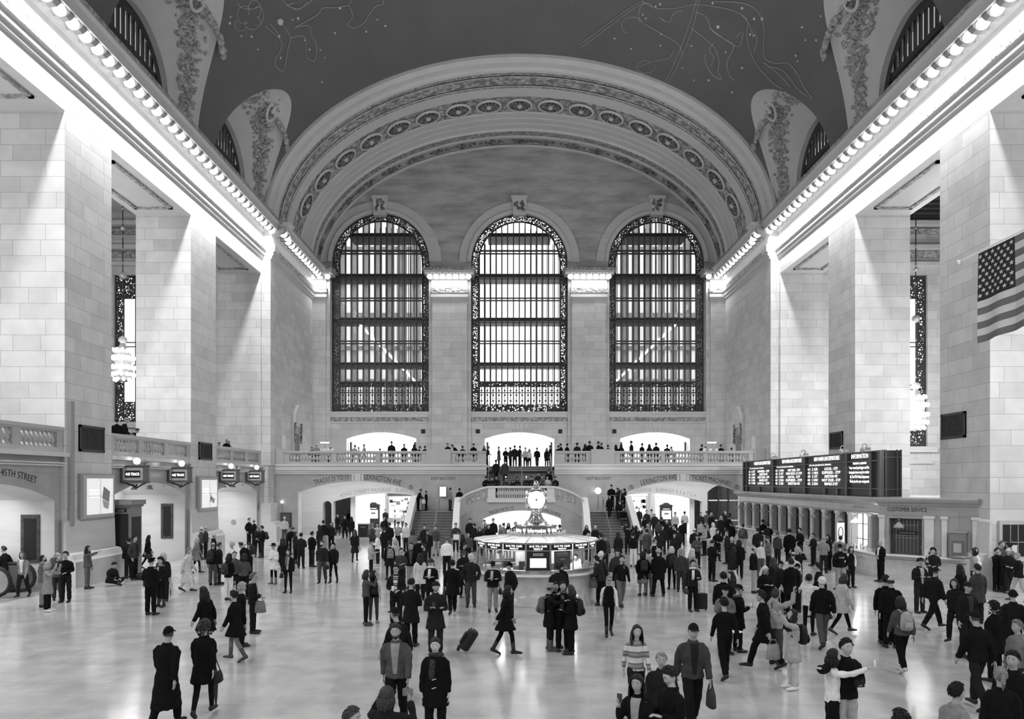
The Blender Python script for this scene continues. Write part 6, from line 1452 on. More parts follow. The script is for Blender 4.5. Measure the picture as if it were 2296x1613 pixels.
def local_to_world(root, p): 
    k = root.scale[0]; c, s_ = math.cos(root.rotation_euler[2]), math.sin(root.rotation_euler[2]); return V3((root.location[0] + k * (p[0] * c - p[1] * s_), root.location[1] + k * (p[0] * s_ + p[1] * c), root.location[2] + k * p[2]))
_bagm = {}
def bag(pr, kind, label, grey=.03, side=1, mat=None):
    """a bag carried by a person: a thing of its own"""
    root, S, k = pr; m0 = mat or M(grey, .7, .3, 0, 0, .2, 12); rz = root.rotation_euler[2]
    if kind == 'backpack':
        at = S['chest'] + S['R'] @ V3((0, -.21, -.28)); t = empty('backpack', local_to_world(root, at), rz, label, 'backpack'); t.scale = (k,) * 3
        m_ = MB(); m_.tube([(0, 0, 0), (0, 0, .03), (0, -.01, .2), (0, 0, .36), (0, .02, .43)], [(.1, .06), (.145, .085), (.15, .1), (.13, .085), (.06, .04)], m0, 14); m_.build('pack', t, True)
        m_ = MB(); m_.tube([(0, -.1, .03), (0, -.125, .1), (0, -.1, .2)], [(.08, .02), (.1, .035), (.09, .02)], m0, 10); m_.build('pocket', t, True)
        m_ = MB()
        for sg in (-1, 1): m_.tube([(sg * .08, .06, .4), (sg * .1, .17, .46), (sg * .11, .3, .38), (sg * .12, .3, .2), (sg * .13, .12, .05)], .018, m0, 6)
        m_.build('strap', t, True)
    elif kind in ('handbag', 'tote'):
        w = S['wr' + ('r' if side > 0 else 'l')] + V3((0, 0, -.1)); low = kind == 'tote'
        if not low: w = S['pel'] + V3((side * .24, .04, -.12))
        d = .34 if low else .2; zt = min(w.z, .95); at = V3((w.x + side * .02, w.y, max(.05, zt - d)))
        t = empty('tote_bag' if low else 'handbag', local_to_world(root, at), rz, label, 'bag'); t.scale = (k,) * 3
        m_ = MB(); m_.tube([(0, 0, 0), (0, 0, .02), (0, 0, d * .6), (0, 0, d)], [(.05, .13), (.075, .17), (.065, .15), (.03, .12)], m0, 14); m_.build('pouch', t, True)
        m_ = MB(); hh = .12 if low else .5
        if low: m_.tube([(0, -.09, d), (0, -.05, d + .1), (0, .05, d + .1), (0, .09, d)], .012, m0, 6)
        else: m_.tube([(0, -.1, d), (-side * .06, -.04, d + .2), (-side * .1, .0, d + .56), (-side * .06, .06, d + .2), (0, .1, d)], .01, m0, 6)
        m_.build('strap', t, True)
    elif kind == 'suitcase':
        t = empty('suitcase', local_to_world(root, V3((side * .38, -.1, 0))), rz, label, 'suitcase'); t.scale = (k,) * 3
        m_ = MB(); m_.tube([(0, 0, .06), (0, 0, .08), (0, 0, .56), (0, 0, .6)], [(.17, .1), (.2, .13), (.2, .13), (.17, .1)], m0, 12); m_.build('shell', t)
        m_ = MB(); m_.tube([(-.08, 0, .58), (-.08, 0, .95), (.08, 0, .95), (.08, 0, .58)], .012, M(.3, .3), 6); m_.build('handle', t)
        for x in (-.14, .14):
            m_ = MB(); m_.tube([(x - .02, 0, .035), (x + .02, 0, .035)], .035, BLACK, 8); m_.build('wheel', t)
    elif kind == 'umbrella':
        w = S['wr' + ('r' if side > 0 else 'l')]; t = empty('umbrella', local_to_world(root, V3((w.x + side * .03, w.y + .04, w.z - .05))), rz, label, 'umbrella'); t.scale = (k,) * 3
        m_ = MB(); m_.tube([(0, 0, .2), (0, 0, 0), (0, 0, -.1)], .012, m0, 6); m_.build('handle', t); m_ = MB(); m_.tube([(0, 0, -.08), (0, .02, -.15), (0, .03, -.45), (0, .03, -.62), (0, .03, -.68)], [.015, .045, .03, .012, .006], m0, 8); m_.build('folded_canopy', t, True)
    elif kind == 'phone' or kind == 'camera':
        q_ = 'r' if side > 0 else 'l'; w = S['wr' + q_] + S['fd' + q_] * .11; t = empty(kind, local_to_world(root, w), rz, label, kind); t.scale = (k,) * 3
        m_ = MB(); 
        if kind == 'phone': m_.box(-.036, .036, -.006, .006, -.03, .1, m0); m_.build('case', t); m_ = MB(); m_.box(-.031, .031, -.0075, -.006, -.022, .092, M(.7, .3, .3, 0, .4)); m_.build('display', t)
        else: m_.box(-.065, .065, -.03, .03, -.04, .05, m0); m_.lathe([(.035, .0), (.035, .06), (.03, .06)], (0, 0, 0), m0, 12); m_.build('body', t)
    return t
p = person
# ---- left foreground and along the left wall
p(8, 1225, 1.74, 90, 'walk', 'j.02', 't.02', 's.05', 'person in black jacket walking out of the picture at the left edge')
p(50, 1237, 1.66, 185, 'walk', 'j.2', 't.03', 'b.12', 'person in open grey jacket over white top walking beside the escalators', shirt=.65, boot=True)
p(97, 1246, 1.72, 290, 'photoup', 'j.12', 't.2', 's.03', 'bearded person lifting a camera, half hidden behind the one in grey parka')
b = p(108, 1259, 1.62, 280, 'photo', 'c.26', 't.015', 'b.35', 'person in grey parka and white trainers aiming a phone near the left wall', shoe=.75); bag(b, 'phone', 'white phone held up by the person in grey parka', .6)
p(147, 1237, 1.76, 185, 'hold', 's.015', 't.03', 's.04', 'person in black sweater looking down at hands beside the parka wearer')
p(129, 1240, 1.68, 20, 'stand', 'j.1', 't.05', 'b.5', 'fair-haired person half hidden behind the black sweater near the left wall')
b = p(197, 1224, None, 275, 'selfie', 'j.14', 'g.12', 'l.015', 'long-haired person in speckled jacket leaning on the left plinth, phone held out', Y=29.5, topmat=carved('speckled_knit', .03, .5, 26)); bag(b, 'phone', 'white phone in the hand of the person leaning on the left plinth', .7)
b = p(256, 1260, 1.72, 250, 'floor', 'j.03', 't.02', 's.015', 'person in dark jacket sitting cross-legged on the floor by the wooden booth')
m_ = MB(); m_.ball((0, 0, .16), (.42, .2, .17), BLACK, 12, 8); m_.ball((.3, .1, .12), (.25, .2, .14), M(.04), 10, 7); tag(m_.build('duffel_bag', loc=(-15.6, 32.2, 0)), 'black duffel bag on the floor behind the sitting person', 'bag')
p(302, 1201, None, 265, 'pocket', 'j.06', 't.02', 's.015', 'big person in dark cardigan standing by the wooden booth facing right', Y=32.2, shirt=.03)
p(288, 1206, None, 60, 'stand', 'j.03', 't.03', 's.02', 'dark-haired person half hidden behind the cardigan wearer', Y=32.75)
b = p(334, 1200, 1.62, 300, 'walk', 'c.02', 'g.02', 'l.02', 'person in black coat walking past the first track gate with a bag'); bag(b, 'handbag', 'dark shoulder bag of the person passing the first track gate', .03)
b = p(339, 1251, 1.8, 350, 'hold', 'j.012', 't.012', 'P.012', 'police officer in black uniform and peaked cap seen from behind'); 
m_ = MB(); m_.tube([(0, 0, 0), (0, 0, .16), (0, 0, .3)], [.035, .03, .008], BLACK, 8); tag(m_.build('belt_radio', loc=tuple(local_to_world(b[0], V3((-.24, .02, .88))))), 'small black radio on the police officer\'s belt', 'radio')
b = p(360, 1250, 1.66, 165, 'hold', 'j.02', 'g.015', 'c.015', 'curly-haired person in pale scarf talking to the police officer', scarf=.3, boot=True)
b = p(366, 1239, 1.72, 30, 'stand', 'j.03', 't.03', 'b.4', 'fair-haired person in dark jacket just behind the curly-haired one'); bag(b, 'umbrella', 'folded grey umbrella carried behind the curly-haired person', .2); bag(b, 'tote', 'white patterned shopping bag behind the curly-haired person', .5)
p(424, 1228, 1.68, 275, 'walk', 'l.52', 't.62', 's.2', 'grey-haired person in long pale coat and white trousers walking right')
p(443, 1206, 1.62, 280, 'walk', 'c.17', 'g.02', 'b.4', 'person in grey hooded parka and black boots walking left of the crowd', boot=True)
p(452, 1182, 1.75, 300, 'pocket', 'j.08', 't.04', 'C.6', 'person in white cap leaning on the second left pier'); p(462, 1180, 1.76, 280, 'fold', 'j.06', 't.03', 'C.45', 'person in grey cap beside the white cap at the second left pier')
p(480, 1197, 1.66, 285, 'stand', 'j.02', 't.02', 'B.4', 'person in grey knit hat near the second left pier', scarf=.02)
b = p(478, 1216, 1.74, 355, 'stand', 'j.02', 't.1', 'z.1', 'balding person in black jacket and jeans seen from behind, backpack on'); bag(b, 'backpack', 'black backpack on the balding person in jeans', .015)
p(493, 1217, 1.72, 290, 'stand', 'j.03', 't.05', 's.06', 'dark-haired person facing right beside the balding one')
b = p(514, 1241, 1.66, 340, 'hold', 'j.015', 't.65', 'b.012', 'person in black jacket and white trousers with a small backpack'); bag(b, 'backpack', 'small black backpack above white trousers', .02)
p(520, 1215, 1.76, 120, 'stand', 's.65', 't.1', 's.45', 'white-haired person in white shirt in the left group')
b = p(540, 1216, 1.76, 70, 'bend', 'j.015', 't.02', 's.03', 'person in black jacket bending forward with a big backpack, left group'); bag(b, 'backpack', 'large black backpack of the bending person, left group', .015)
p(526, 1237, 1.62, 200, 'stand', 'j.1', 't.03', 's.1', 'short-haired person facing the camera in the left group')
p(548, 1241, 1.64, 5, 'fold', 's.05', 't.015', 'b.015', 'person in dark sweater seen from behind, arms folded, left group', topmat=M(.06, .85))
b = p(569, 1284, 1.68, 280, 'hold', 'j.02', 't.02', 's.14', 'short-haired person in glasses holding a coat, behind the curly blond', scarf=.3); bag(b, 'tote', 'bundled grey coat and bag over the arm of the person in glasses', .16, 1)
p(543, 1307, 1.62, 300, 'stand', 's.01', 't.012', 'c.4', 'curly fair-haired person all in black looking up, left of centre')
p(559, 1162, 1.76, 250, 'pocket', 'j.015', 't.02', 's.02', 'person in dark suit at the far left, left one of a pair talking'); p(569, 1165, 1.76, 80, 'stand', 'j.02', 't.02', 'z.03', 'person in dark suit at the far left, right one of a pair talking')
p(578, 1183, 1.64, 200, 'hold', 'j.03', 'g.02', 'l.1', 'person with long brown hair close beside a backpack wearer at far left')
b = p(587, 1179, 1.76, 100, 'hold', 'j.02', 't.03', 's.03', 'person in black jacket with backpack facing left at far left'); bag(b, 'backpack', 'black backpack worn near the left end pier', .02)
b = p(613, 1219, 1.66, 160, 'fold', 'c.66', 'g.015', 'H.02', 'person in pale coat, dark brimmed hat and boots left of centre', boot=True, shoe=.12); bag(b, 'handbag', 'shiny pale handbag on the arm of the pale coat wearer', .55, -1)
b = p(646, 1232, 1.64, 180, 'stand', 'j.02', 'g.015', 'b.02', 'stocky person in spotted scarf and dark jacket facing the camera', shirt=.35, scarf=carved('spotted_scarf', .04, .7, 30)); bag(b, 'handbag', 'dark handbag held by the spotted scarf wearer', .02)
p(634, 1206, 1.7, 30, 'walk', 'c.02', 't.02', 'l.02', 'person in black coat passing behind the dark brimmed hat')
b = p(638, 1159, 1.72, 200, 'stand', 'j.45', 't.1', 'C.7', 'worker in pale cap and pale jacket by the far left wall')
p(657, 1183, 1.7, 230, 'bend', 'j.02', 't.02', 's.02', 'person in black bending over by the far left wall')
p(663, 1193, 1.62, 260, 'hold', 'j.04', 'g.02', 'l.02', 'long-haired person facing right in the far left cluster'); p(675, 1195, 1.72, 5, 'hold', 'j.03', 't.03', 's.02', 'person in dark grey jacket seen from behind, far left cluster')
p(700, 1192, 1.74, 320, 'fold', 'p.012', 't.04', 's.02', 'broad person in black padded jacket right of the far left cluster')
p(716, 1177, 1.68, 60, 'stand', 'c.04', 't.03', 'b.03', 'person in dark coat standing close to khaki trousers'); p(725, 1167, 1.8, 5, 'stand', 'j.02', 't.28', 's.03', 'tall person in black jacket and khaki trousers seen from behind')
p(743, 1171, 1.68, 200, 'stand', 'j.03', 't.02', 'b.06', 'person in dark jacket facing the camera beside khaki trousers')
p(722, 1212, 1.78, 185, 'walk', 's.04', 't.08', 's.06', 'bearded person in dark pullover and jeans walking to the camera'); b = p(747, 1217, 1.68, 180, 'walk', 'j.02', 'g.012', 'D.02', 'hooded person in black leather jacket walking to the camera', boot=True); bag(b, 'handbag', 'black bag at the side of the hooded leather jacket', .02)
p(757, 1153, 1.66, 180, 'walk', 'c.02', 'k.03', 's.03', 'person in black coat and skirt at the left passage mouth'); p(773, 1156, 1.72, 180, 'walk', 'j.02', 't.02', 's.02', 'person in black suit walking out of the left passage'); p(788, 1159, 1.66, 10, 'walk', 'c.02', 'g.03', 'l.02', 'long-haired person in black walking into the left passage')
b = p(796, 1188, 1.68, 5, 'walk', 'j.02', 'k.03', 'l.08', 'long-haired person in short skirt walking away alone'); bag(b, 'handbag', 'pale shoulder bag of the lone walker in short skirt', .5)
p(784, 1143, 1.72, 0, 'stand', 'j.03', 't.04', 's.03', 'dark figure deep in the left passage, left of the shop')
p(864, 1132, 1.75, 180, 'walk', 'j.04', 't.03', 's.03', 'dark figure right of the left information post', Y=66); b = p(885, 1144, 1.64, 90, 'stand', 'j.4', 'g.02', 's.03', 'person in pale jacket deep in the left passage'); bag(b, 'handbag', 'pale bag carried deep in the left passage', .5)
p(905, 1134, 1.76, 180, 'stand', 's.7', 't.1', 's.03', 'person in white shirt by the left passage right edge', Y=62)
p(862, 1158, 1.82, 190, 'stand', 'j.03', 't.03', 's.03', 'big person in black right of the left information post')
b = p(835, 1174, 1.72, 330, 'stand', 'j.1', 't.03', 's.2', 'person in grey jacket with backpack behind the pale photographer'); bag(b, 'backpack', 'grey backpack behind the pale photographer', .06)
b = p(846, 1173, 1.7, 180, 'photo', 'j.5', 't.1', 's.02', 'person in pale jacket raising a camera to the face near the left stairs'); bag(b, 'camera', 'black camera held up near the left stairs', .02)
p(873, 1172, 1.74, 30, 'stand', 'j.02', 't.03', 's.05', 'person in black seen from behind near the left stairs'); p(893, 1170, 1.76, 220, 'phone', 's.35', 't.03', 's.03', 'person in grey shirt looking down near the left stairs'); p(910, 1173, 1.72, 150, 'stand', 'j.5', 't.03', 's.04', 'person in pale hooded jacket at the left stairs parapet')
p(846, 1194, 1.66, 90, 'phone', 'j.66', 't.03', 'b.3', 'person in white jacket facing left with phone', shoe=.5); p(833, 1209, 1.72, 280, 'phone', 'j.34', 't.03', 's.012', 'dark-haired person in pale grey jacket facing right'); p(862, 1183, 1.7, 340, 'stand', 'j.02', 't.03', 's.04', 'person in black right of the white jacket')
b = p(873, 1213, 1.66, 20, 'stand', 'c.02', 'g.02', 'u.04', 'person in black coat with hair up, striped backpack on'); bag(b, 'backpack', 'striped backpack on the black coat with hair up', .2, 1, stripes(.04, .45, 14, 'striped_pack'))
p(886, 1207, 1.64, 10, 'stand', 's.4', 't.05', 'b.4', 'fair-haired person in pale top right of the striped backpack'); p(900, 1229, 1.64, 200, 'fold', 's.06', 't.03', 'u.02', 'person in dark sweater with hair up in a bun, arms folded')
p(922, 1217, 1.8, 175, 'pocket', 'j.012', 't.3', 's.06', 'person in glasses, black jacket and khaki trousers facing camera', shirt=.1)
p(925, 1188, 1.66, 20, 'stand', 'c.16', 't.05', 'b.05', 'person in grey coat near the left stairs foot'); p(950, 1219, 1.76, 100, 'stand', 'j.03', 't.03', 's.03', 'bearded person in dark jacket facing left, left of the booth')
b = p(942, 1241, 1.66, 15, 'stand', 'c.55', 't.02', 'l.015', 'long dark-haired person in cream coat seen from behind'); bag(b, 'handbag', 'thin-strapped dark bag on the cream coat', .05)
p(966, 1254, 1.66, 180, 'phone', 'c.015', 'g.02', 'c.08', 'curly-haired person in black coat and white scarf using a phone', scarf=.7)
p(822, 1278, 1.62, 290, 'photo', 's.1', 'g.012', 'b.05', 'person lifting an arm to the face, left one of two near the centre left', shoe=.06)
b = p(838, 1279, 1.62, 5, 'stand', 'v.015', 'g.07', 'b.012', 'person in black and white baseball jacket seen from behind', sleeve=.7, shoe=.3); bag(b, 'backpack', 'black backpack slung beside the baseball jacket', .012)
b = p(888, 1267, 1.76, 180, 'hold', 'j.025', 't.02', 's.015', 'person in glasses drinking coffee, striped shirt under a dark jacket', shirt=stripes(.6, .05, 5.5, 'bold_stripes')); m_ = MB(); m_.lathe([(.03, 0), (.04, .12), (.0, .12)], (0, 0, 0), WHITE, 10); tag(m_.build('coffee_cup', loc=tuple(local_to_world(b[0], b[1]['wrr'] + b[1]['fdr'] * .11))), 'white paper coffee cup held in front of the striped shirt', 'cup')
p(922, 1298, 1.72, 350, 'phone', 'c.022', 't.012', 's.012', 'dark-haired person in hooded black coat turned away, left of the bearded one')
b = p(977, 1304, 1.78, 195, 'phone', 'c.035', 't.04', 's.02', 'bearded person in dark parka looking down at a phone'); bag(b, 'phone', 'dark phone in the hands of the bearded parka wearer', .05)
p(886, 1362, 1.76, 60, 'walk', 'j.02', 't.015', 'C.02', 'person in black cap walking away behind the denim jacket')
b = p(887, 1399, 1.8, 180, 'walk', 'j.11', 't.015', 's.07', 'bearded person in open denim jacket striding to the camera', shirt=.28)
b = p(976, 1430, 1.7, 180, 'stand', 'c.012', 't.015', 'u.04', 'person in black duffle coat and checked scarf looking at the camera', scarf=carved('checked_scarf', .015, .16, 22), skin=.5)
m_ = MB(); 
for z in (.98, 1.12): m_.tube([tuple(local_to_world(b[0], V3((-.03, .19, z)))), tuple(local_to_world(b[0], V3((.04, .195, z - .02))))], .008, M(.5), 6)
m_.build('toggles'); o_ = bpy.data.objects['toggles']; o_.parent = b[0]; o_.matrix_parent_inverse = (Matrix.Translation(b[0].location) @ Matrix.Rotation(b[0].rotation_euler[2], 4, 'Z') @ Matrix.Scale(b[0].scale[0], 4)).inverted()
b = p(866, 1539, 1.66, 345, 'photo', 'j.03', 't.02', 'b.07', 'person with bobbed hair taking a picture at the bottom edge'); bag(b, 'camera', 'small camera raised at the bottom edge of the picture', .2)
p(790, 1586, 1.72, 250, 'stand', 'j.1', 't.03', 's.09', 'blurred short-haired head at the bottom edge, left of centre')
# ---- couple at lower left
b = p(378, 1405, 1.72, 352, 'walk', 'l.012', 't.012', 'C.012', 'person in long black coat and peaked hat walking away, left of a couple'); bag(b, 'tote', 'dark woven shoulder bag of the left walker in long black coat', .06, -1)
b = p(459, 1391, 1.7, 5, 'walk', 'c.012', 'g.02', 'c.07', 'person with curly shoulder-length hair and short black coat, right of a couple'); bag(b, 'umbrella', 'long folded black umbrella carried by the curly-haired walker', .03); bag(b, 'handbag', 'small black cross-body bag on the curly-haired walker', .015)
p(456, 1315, 1.66, 80, 'walk', 'c.012', 'g.02', 'l.02', 'blurred person in black coat passing left above the couple'); p(523, 1325, 1.64, 80, 'walk', 'c.012', 'g.16', 's.02', 'blurred person in short black coat and ankle boots walking left', boot=True, shoe=.06)
# ---- around the booth
b = p(1002, 1203, 1.76, 5, 'stand', 's.8', 't.02', 's.12', 'person in bright white sweater seen from behind')
p(1042, 1216, 1.74, 270, 'phone', 'j.03', 't.02', 's.02', 'person in black facing right at the left of the booth'); p(1040, 1233, 1.72, 190, 'phone', 'j.02', 't.02', 'C.08', 'person in dark cap at the left of the booth')
b = p(1014, 1256, 1.7, 10, 'walk', 'c.012', 't.012', 's.012', 'person in black seen from behind with a big tote, left of the white-haired one', boot=True); bag(b, 'tote', 'large black tote on the shoulder left of the white-haired person', .03, -1)
p(1056, 1242, 1.78, 180, 'pocket', 'j.04', 't.09', 's.75', 'white-haired person in zipped dark jacket standing hands in pockets by the booth', skin=.5)
b = p(1105, 1258, 1.64, 185, 'phone', 'p.02', 't.25', 'C.03', 'person in dark cap and pale trousers with phone against the booth', scarf=.4); bag(b, 'handbag', 'round black bag at the hip of the pale trousers wearer', .015, -1)
p(1142, 1261, 1.7, 120, 'pocket', 'p.015', 't.03', 'B.012', 'person in black beanie and padded jacket leaning on the booth')
b = p(1140, 1313, 1.68, 275, 'pull', 'c.012', 'g.012', 'b.02', 'blurred person in black coat striding right and pulling a suitcase', boot=True)
t = empty('suitcase', (-1.22, 18.55, .06), 0, 'black wheeled suitcase tilted and pulled across the floor', 'suitcase'); t.rotation_euler = (0, math.radians(32), 0)
m_ = MB(); m_.tube([(0, 0, .04), (0, 0, .07), (0, 0, .52), (0, 0, .57)], [(.11, .15), (.14, .19), (.14, .19), (.11, .15)], M(.015, .6), 12); m_.build('shell', t); m_ = MB(); m_.tube([(-.06, -.07, .55), (-.06, -.07, 1.0), (-.06, .07, 1.0), (-.06, .07, .55)], .011, M(.5, .3), 6); m_.build('handle', t); m_ = MB(); m_.box(-.17, -.13, -.12, .12, .15, .42, M(.03)); m_.build('pocket', t)
for y in (-.12, .12): m_ = MB(); m_.tube([(-.1, y - .02, 0), (-.1, y + .02, 0)], .045, BLACK, 10); m_.build('wheel', t)
p(1250, 1263, 1.78, 10, 'stand', 'j.025', 't.03', 's.03', 'blurred dark person standing at the booth counter'); p(1259, 1259, 1.68, 340, 'stand', 'j.015', 't.02', 'p.015', 'long-haired person in black at the booth counter')
b = p(1234, 1309, 1.66, 280, 'hug', 'c.015', 'g.02', 'H.3', 'smiling person in grey brimmed hat in the selfie group', boot=True, shoe=.08); bag(b, 'backpack', 'backpack with a hanging grey coat, left of the selfie group', .1)
p(1246, 1305, 1.66, 190, 'stand', 'j.012', 'k.02', 'b.012', 'person in the middle of the selfie group in black skirt', shirt=.55)
p(1262, 1304, 1.72, 190, 'selfie', 'j.012', 't.015', 's.015', 'person in checked scarf raising the phone in the selfie group', scarf=carved('plaid_scarf', .02, .5, 18))
b = p(1279, 1312, 1.68, 80, 'hug', 'c.012', 't.012', 'b.06', 'person in black coat and boots at the right of the selfie group', boot=True); bag(b, 'backpack', 'black backpack at the right of the selfie group', .015)
b = p(1337, 1247, 1.68, 60, 'lean', 'p.04', 'g.015', 's.015', 'person in padded jacket leaning on the right of the booth counter'); bag(b, 'tote', 'grey tote of the person leaning on the booth counter', .14)
p(1348, 1237, 1.74, 320, 'stand', 'j.05', 't.03', 's.8', 'white-haired person in dark jacket at the right of the booth')
b = p(1366, 1291, 1.66, 180, 'walk', 'v.012', 'g.015', 'u.2', 'person in sunglasses and black waistcoat with white sleeves walking to camera', sleeve=.7, boot=True); bag(b, 'tote', 'fluffy pale bundle in the hand of the sunglasses wearer', .5, -1)
p(1394, 1246, 1.74, 190, 'walk', 's.015', 't.12', 's.04', 'person in black t-shirt with a small white badge walking to camera', shirt=.02); p(1385, 1231, 1.74, 200, 'walk', 'j.05', 't.05', 'C.04', 'blurred person in dark cap behind the black t-shirt')
p(1347, 1196, 1.8, 30, 'stand', 'j.02', 't.02', 's.015', 'tall dark person turned away at the right of the booth roof'); p(1357, 1200, 1.74, 200, 'stand', 'j.06', 't.04', 'C.1', 'dim person in cap beside the tall dark one')
p(1291, 1243, None, 160, 'hold', 's.75', 't.03', 's.02', 'clerk in white shirt inside the round glass booth', Y=27.2)
# ---- by the lower arch, behind the booth
Yq = 48.6
for x, y, rz, top, hair, lab, Yk in ((1054, 1163, 190, 'j.03', 's.03', 'person in dark suit and pale shirt left of the lower arch', 48.4), (1063, 1174, 60, 'j.03', 's.03', 'person in dark hooded top left of the lower arch', 45), (1086, 1166, 170, 'j.35', 's.05', 'person in pale jacket at the left edge of the lower arch', 48.6), (1089, 1173, 180, 'j.06', 'l.25', 'long fair-haired person at the left edge of the lower arch', 46), (1076, 1183, 180, 'j.02', 'l.02', 'long dark-haired person just above the booth roof, left', 42.5), (1096, 1176, 200, 'j.012', 's.03', 'person in black coat just above the booth roof, left of the tall one', 44.5), (1106, 1163, 190, 'j.02', 's.015', 'tall dark-haired person in front of the lower arch', 48.5), (1121, 1176, 100, 'j.12', 'l.3', 'person with long hair over a grey coat in front of the lower arch', 44.5), (1130, 1173, 270, 'j.2', 's.03', 'person in grey looking down in front of the lower arch', 46), (1140, 1173, 170, 'j.015', 'l.012', 'long black-haired person left of the clock', 46), (1156, 1171, 180, 'j.1', 'c.5', 'person with bushy fair hair left of the clock', 47), (1255, 1177, 5, 'j.03', 's.012', 'dark-haired person turned away right of the clock', 44.5), (1315, 1178, 180, 'j.02', 'l.03', 'long-haired person at the right stair foot', 45), (1335, 1179, 190, 'j.03', 'B.6', 'person in white knit hat at the right stair foot', 45), (1319, 1196, 190, 'j.03', 'b.4', 'fair-haired head above the booth roof at right', 39), (1037, 1198, 60, 'j.02', 'l.02', 'long black-haired person left of the booth roof', 38), (1050, 1195, 200, 'j.1', 's.08', 'person in grey left of the booth roof', 39)):
    p(x, y, None, rz, 'stand', top, 't.03', hair, lab, Y=Yk)
p(952, 1177, 1.74, 180, 'stand', 'j.03', 't.03', 's.02', 'dark-haired person at the foot of the left stairs'); p(977, 1179, 1.72, 180, 'walk', 'j.09', 't.3', 's.05', 'person in grey jacket and pale trousers coming off the left stairs'); p(959, 1188, 1.7, 190, 'stand', 'j.02', 't.03', 'B.1', 'person in dark coat and knit hat left of the pale trousers', scarf=.1); p(939, 1204, 1.74, 10, 'stand', 'j.012', 't.02', 's.02', 'dark person turned away below the left stairs')
b = p(1022, 1173, 1.72, 190, 'carry', 'j.06', 't.04', 's.04', 'dim person holding a framed white sign at the left stairs'); m_ = MB(); m_.box(-.22, .22, -.02, .02, 0, .4, M(.15)); m_.box(-.17, .17, -.03, -.02, .05, .35, WHITE); tag(m_.build('framed_sign', loc=tuple(local_to_world(b[0], V3((0, .34, .72))))), 'small framed white sign carried at the left stairs', 'sign')
# ---- on the stairs and landings
p(1010, 1094, None, 300, 'stand', 'j.22', 't.05', 's.05', 'person in grey jacket on the left landing, left of two', z0=LZ, Y=52); p(1030, 1095, None, 20, 'stand', 'j.015', 't.12', 's.03', 'person in dark jacket on the left landing, right of two', z0=LZ, Y=52)
b = p(944, 1097, None, 290, 'lean', 'j.015', 't.02', 's.012', 'person in black leaning at the left edge of the left landing', z0=LZ, Y=51.9); bag(b, 'tote', 'white bag of the person on the left landing', .7); p(955, 1101, None, 80, 'stand', 'j.02', 't.02', 's.02', 'dark person half hidden at the left edge of the left landing', z0=LZ, Y=52.4)
p(1371, 1087, None, 190, 'hold', 'j.012', 't.02', 'C.02', 'person in black cap standing on the right landing', z0=LZ, Y=52); p(1385, 1094, None, 120, 'phone', 'j.03', 't.02', 'l.03', 'long-haired person on the right landing', z0=LZ, Y=51.8); p(1394, 1098, None, 80, 'stand', 'j.08', 't.03', 'C.25', 'person in pale cap on the right landing', z0=LZ, Y=52.2); p(1400, 1096, None, 60, 'stand', 'c.02', 't.02', 'D.02', 'hooded dark person on the right landing by the parapet', z0=LZ, Y=51.7)
b = p(1367, 1111, None, 180, 'walk', 'c.012', 'g.012', 'l.012', 'person in black descending the right stairs', z0=1.65, Y=50.2); bag(b, 'handbag', 'black bag of the person descending the right stairs', .012, -1)
p(1389, 1121, 1.72, 185, 'sit', 'j.02', 't.03', 's.03', 'person sitting high on the right stairs against the parapet', z0=1.64, Y=50.2); p(1398, 1138, 1.72, 185, 'sit', 'j.015', 't.05', 's.015', 'person sitting reading on the right stairs', z0=1.2, Y=49.4, shoe=.5)
for x, y, top, hair, lab, rz in ((1090, 1068, 'j.012', 'D.012', 'hooded dark person at the left end of the middle landing', 180), (1103, 1069, 'j.03', 's.03', 'person second from left behind the middle landing rail', 170), (1113, 1067, 'j.02', 's.02', 'broad dark person third from left behind the middle landing rail', 190), (1134, 1072, 'j.05', 's.05', 'person holding a glowing phone behind the middle landing rail', 180), (1149, 1076, 'j.02', 'l.03', 'low-sitting long-haired person behind the middle landing rail', 180), (1160, 1070, 'j.03', 'l.02', 'long-haired person left of the second glowing phone', 185), (1180, 1068, 'j.04', 's.03', 'person with a small phone light above the clock', 175), (1191, 1068, 'j.03', 's.02', 'dark person right of the small phone light', 200), (1215, 1065, 'j.1', 's.05', 'person in grey above the clock at right', 180), (1227, 1067, 'j.4', 's.04', 'person in pale jacket near the right end of the middle landing', 180), (1245, 1068, 'j.02', 's.02', 'dark person at the right end of the middle landing', 150)):
    p(x, y, None, rz, 'phone', top, 't.02', hair, lab, z0=MZ, Y=50.55)
for x in (1134, 1180):
    m_ = MB(); m_.box(-.05, .05, -.01, .01, -.03, .06, BLACK); m_.ball((0, -.02, .03), .035, EM(14), 8, 6); tag(m_.build('phone', loc=(sx(x, 50.1), 50.1, sz(1071 if x == 1134 else 1071, 50.1))), 'phone with its light on behind the landing rail, %s' % ('left of the clock' if x == 1134 else 'just above the clock'), 'phone')
def stair(Y): return MZ + max(0, int((Y - 52.2) / .32) + 1) * .16
for x, y, Yk, rz, pose, top, hair, lab in ((1112, 1031, 54.4, 10, 'walk', 'j.03', 's.02', 'person climbing the upper stairs at left with a dark bag'), (1132, 1029, 54.2, 5, 'walk', 'c.06', 's.03', 'person in long grey coat climbing the upper stairs'), (1207, 1048, 53.3, 180, 'sit', 'j.04', 's.03', 'person sitting a few steps up on the upper stairs'), (1230, 1047, 53.5, 170, 'sit', 'j.012', 's.012', 'dark person sitting on the right side of the upper stairs')):
    p(x, y, 1.7, rz, pose, top, 't.03', hair, lab, z0=stair(Yk) - (.45 if pose == 'sit' else 0) * 0, Y=Yk)
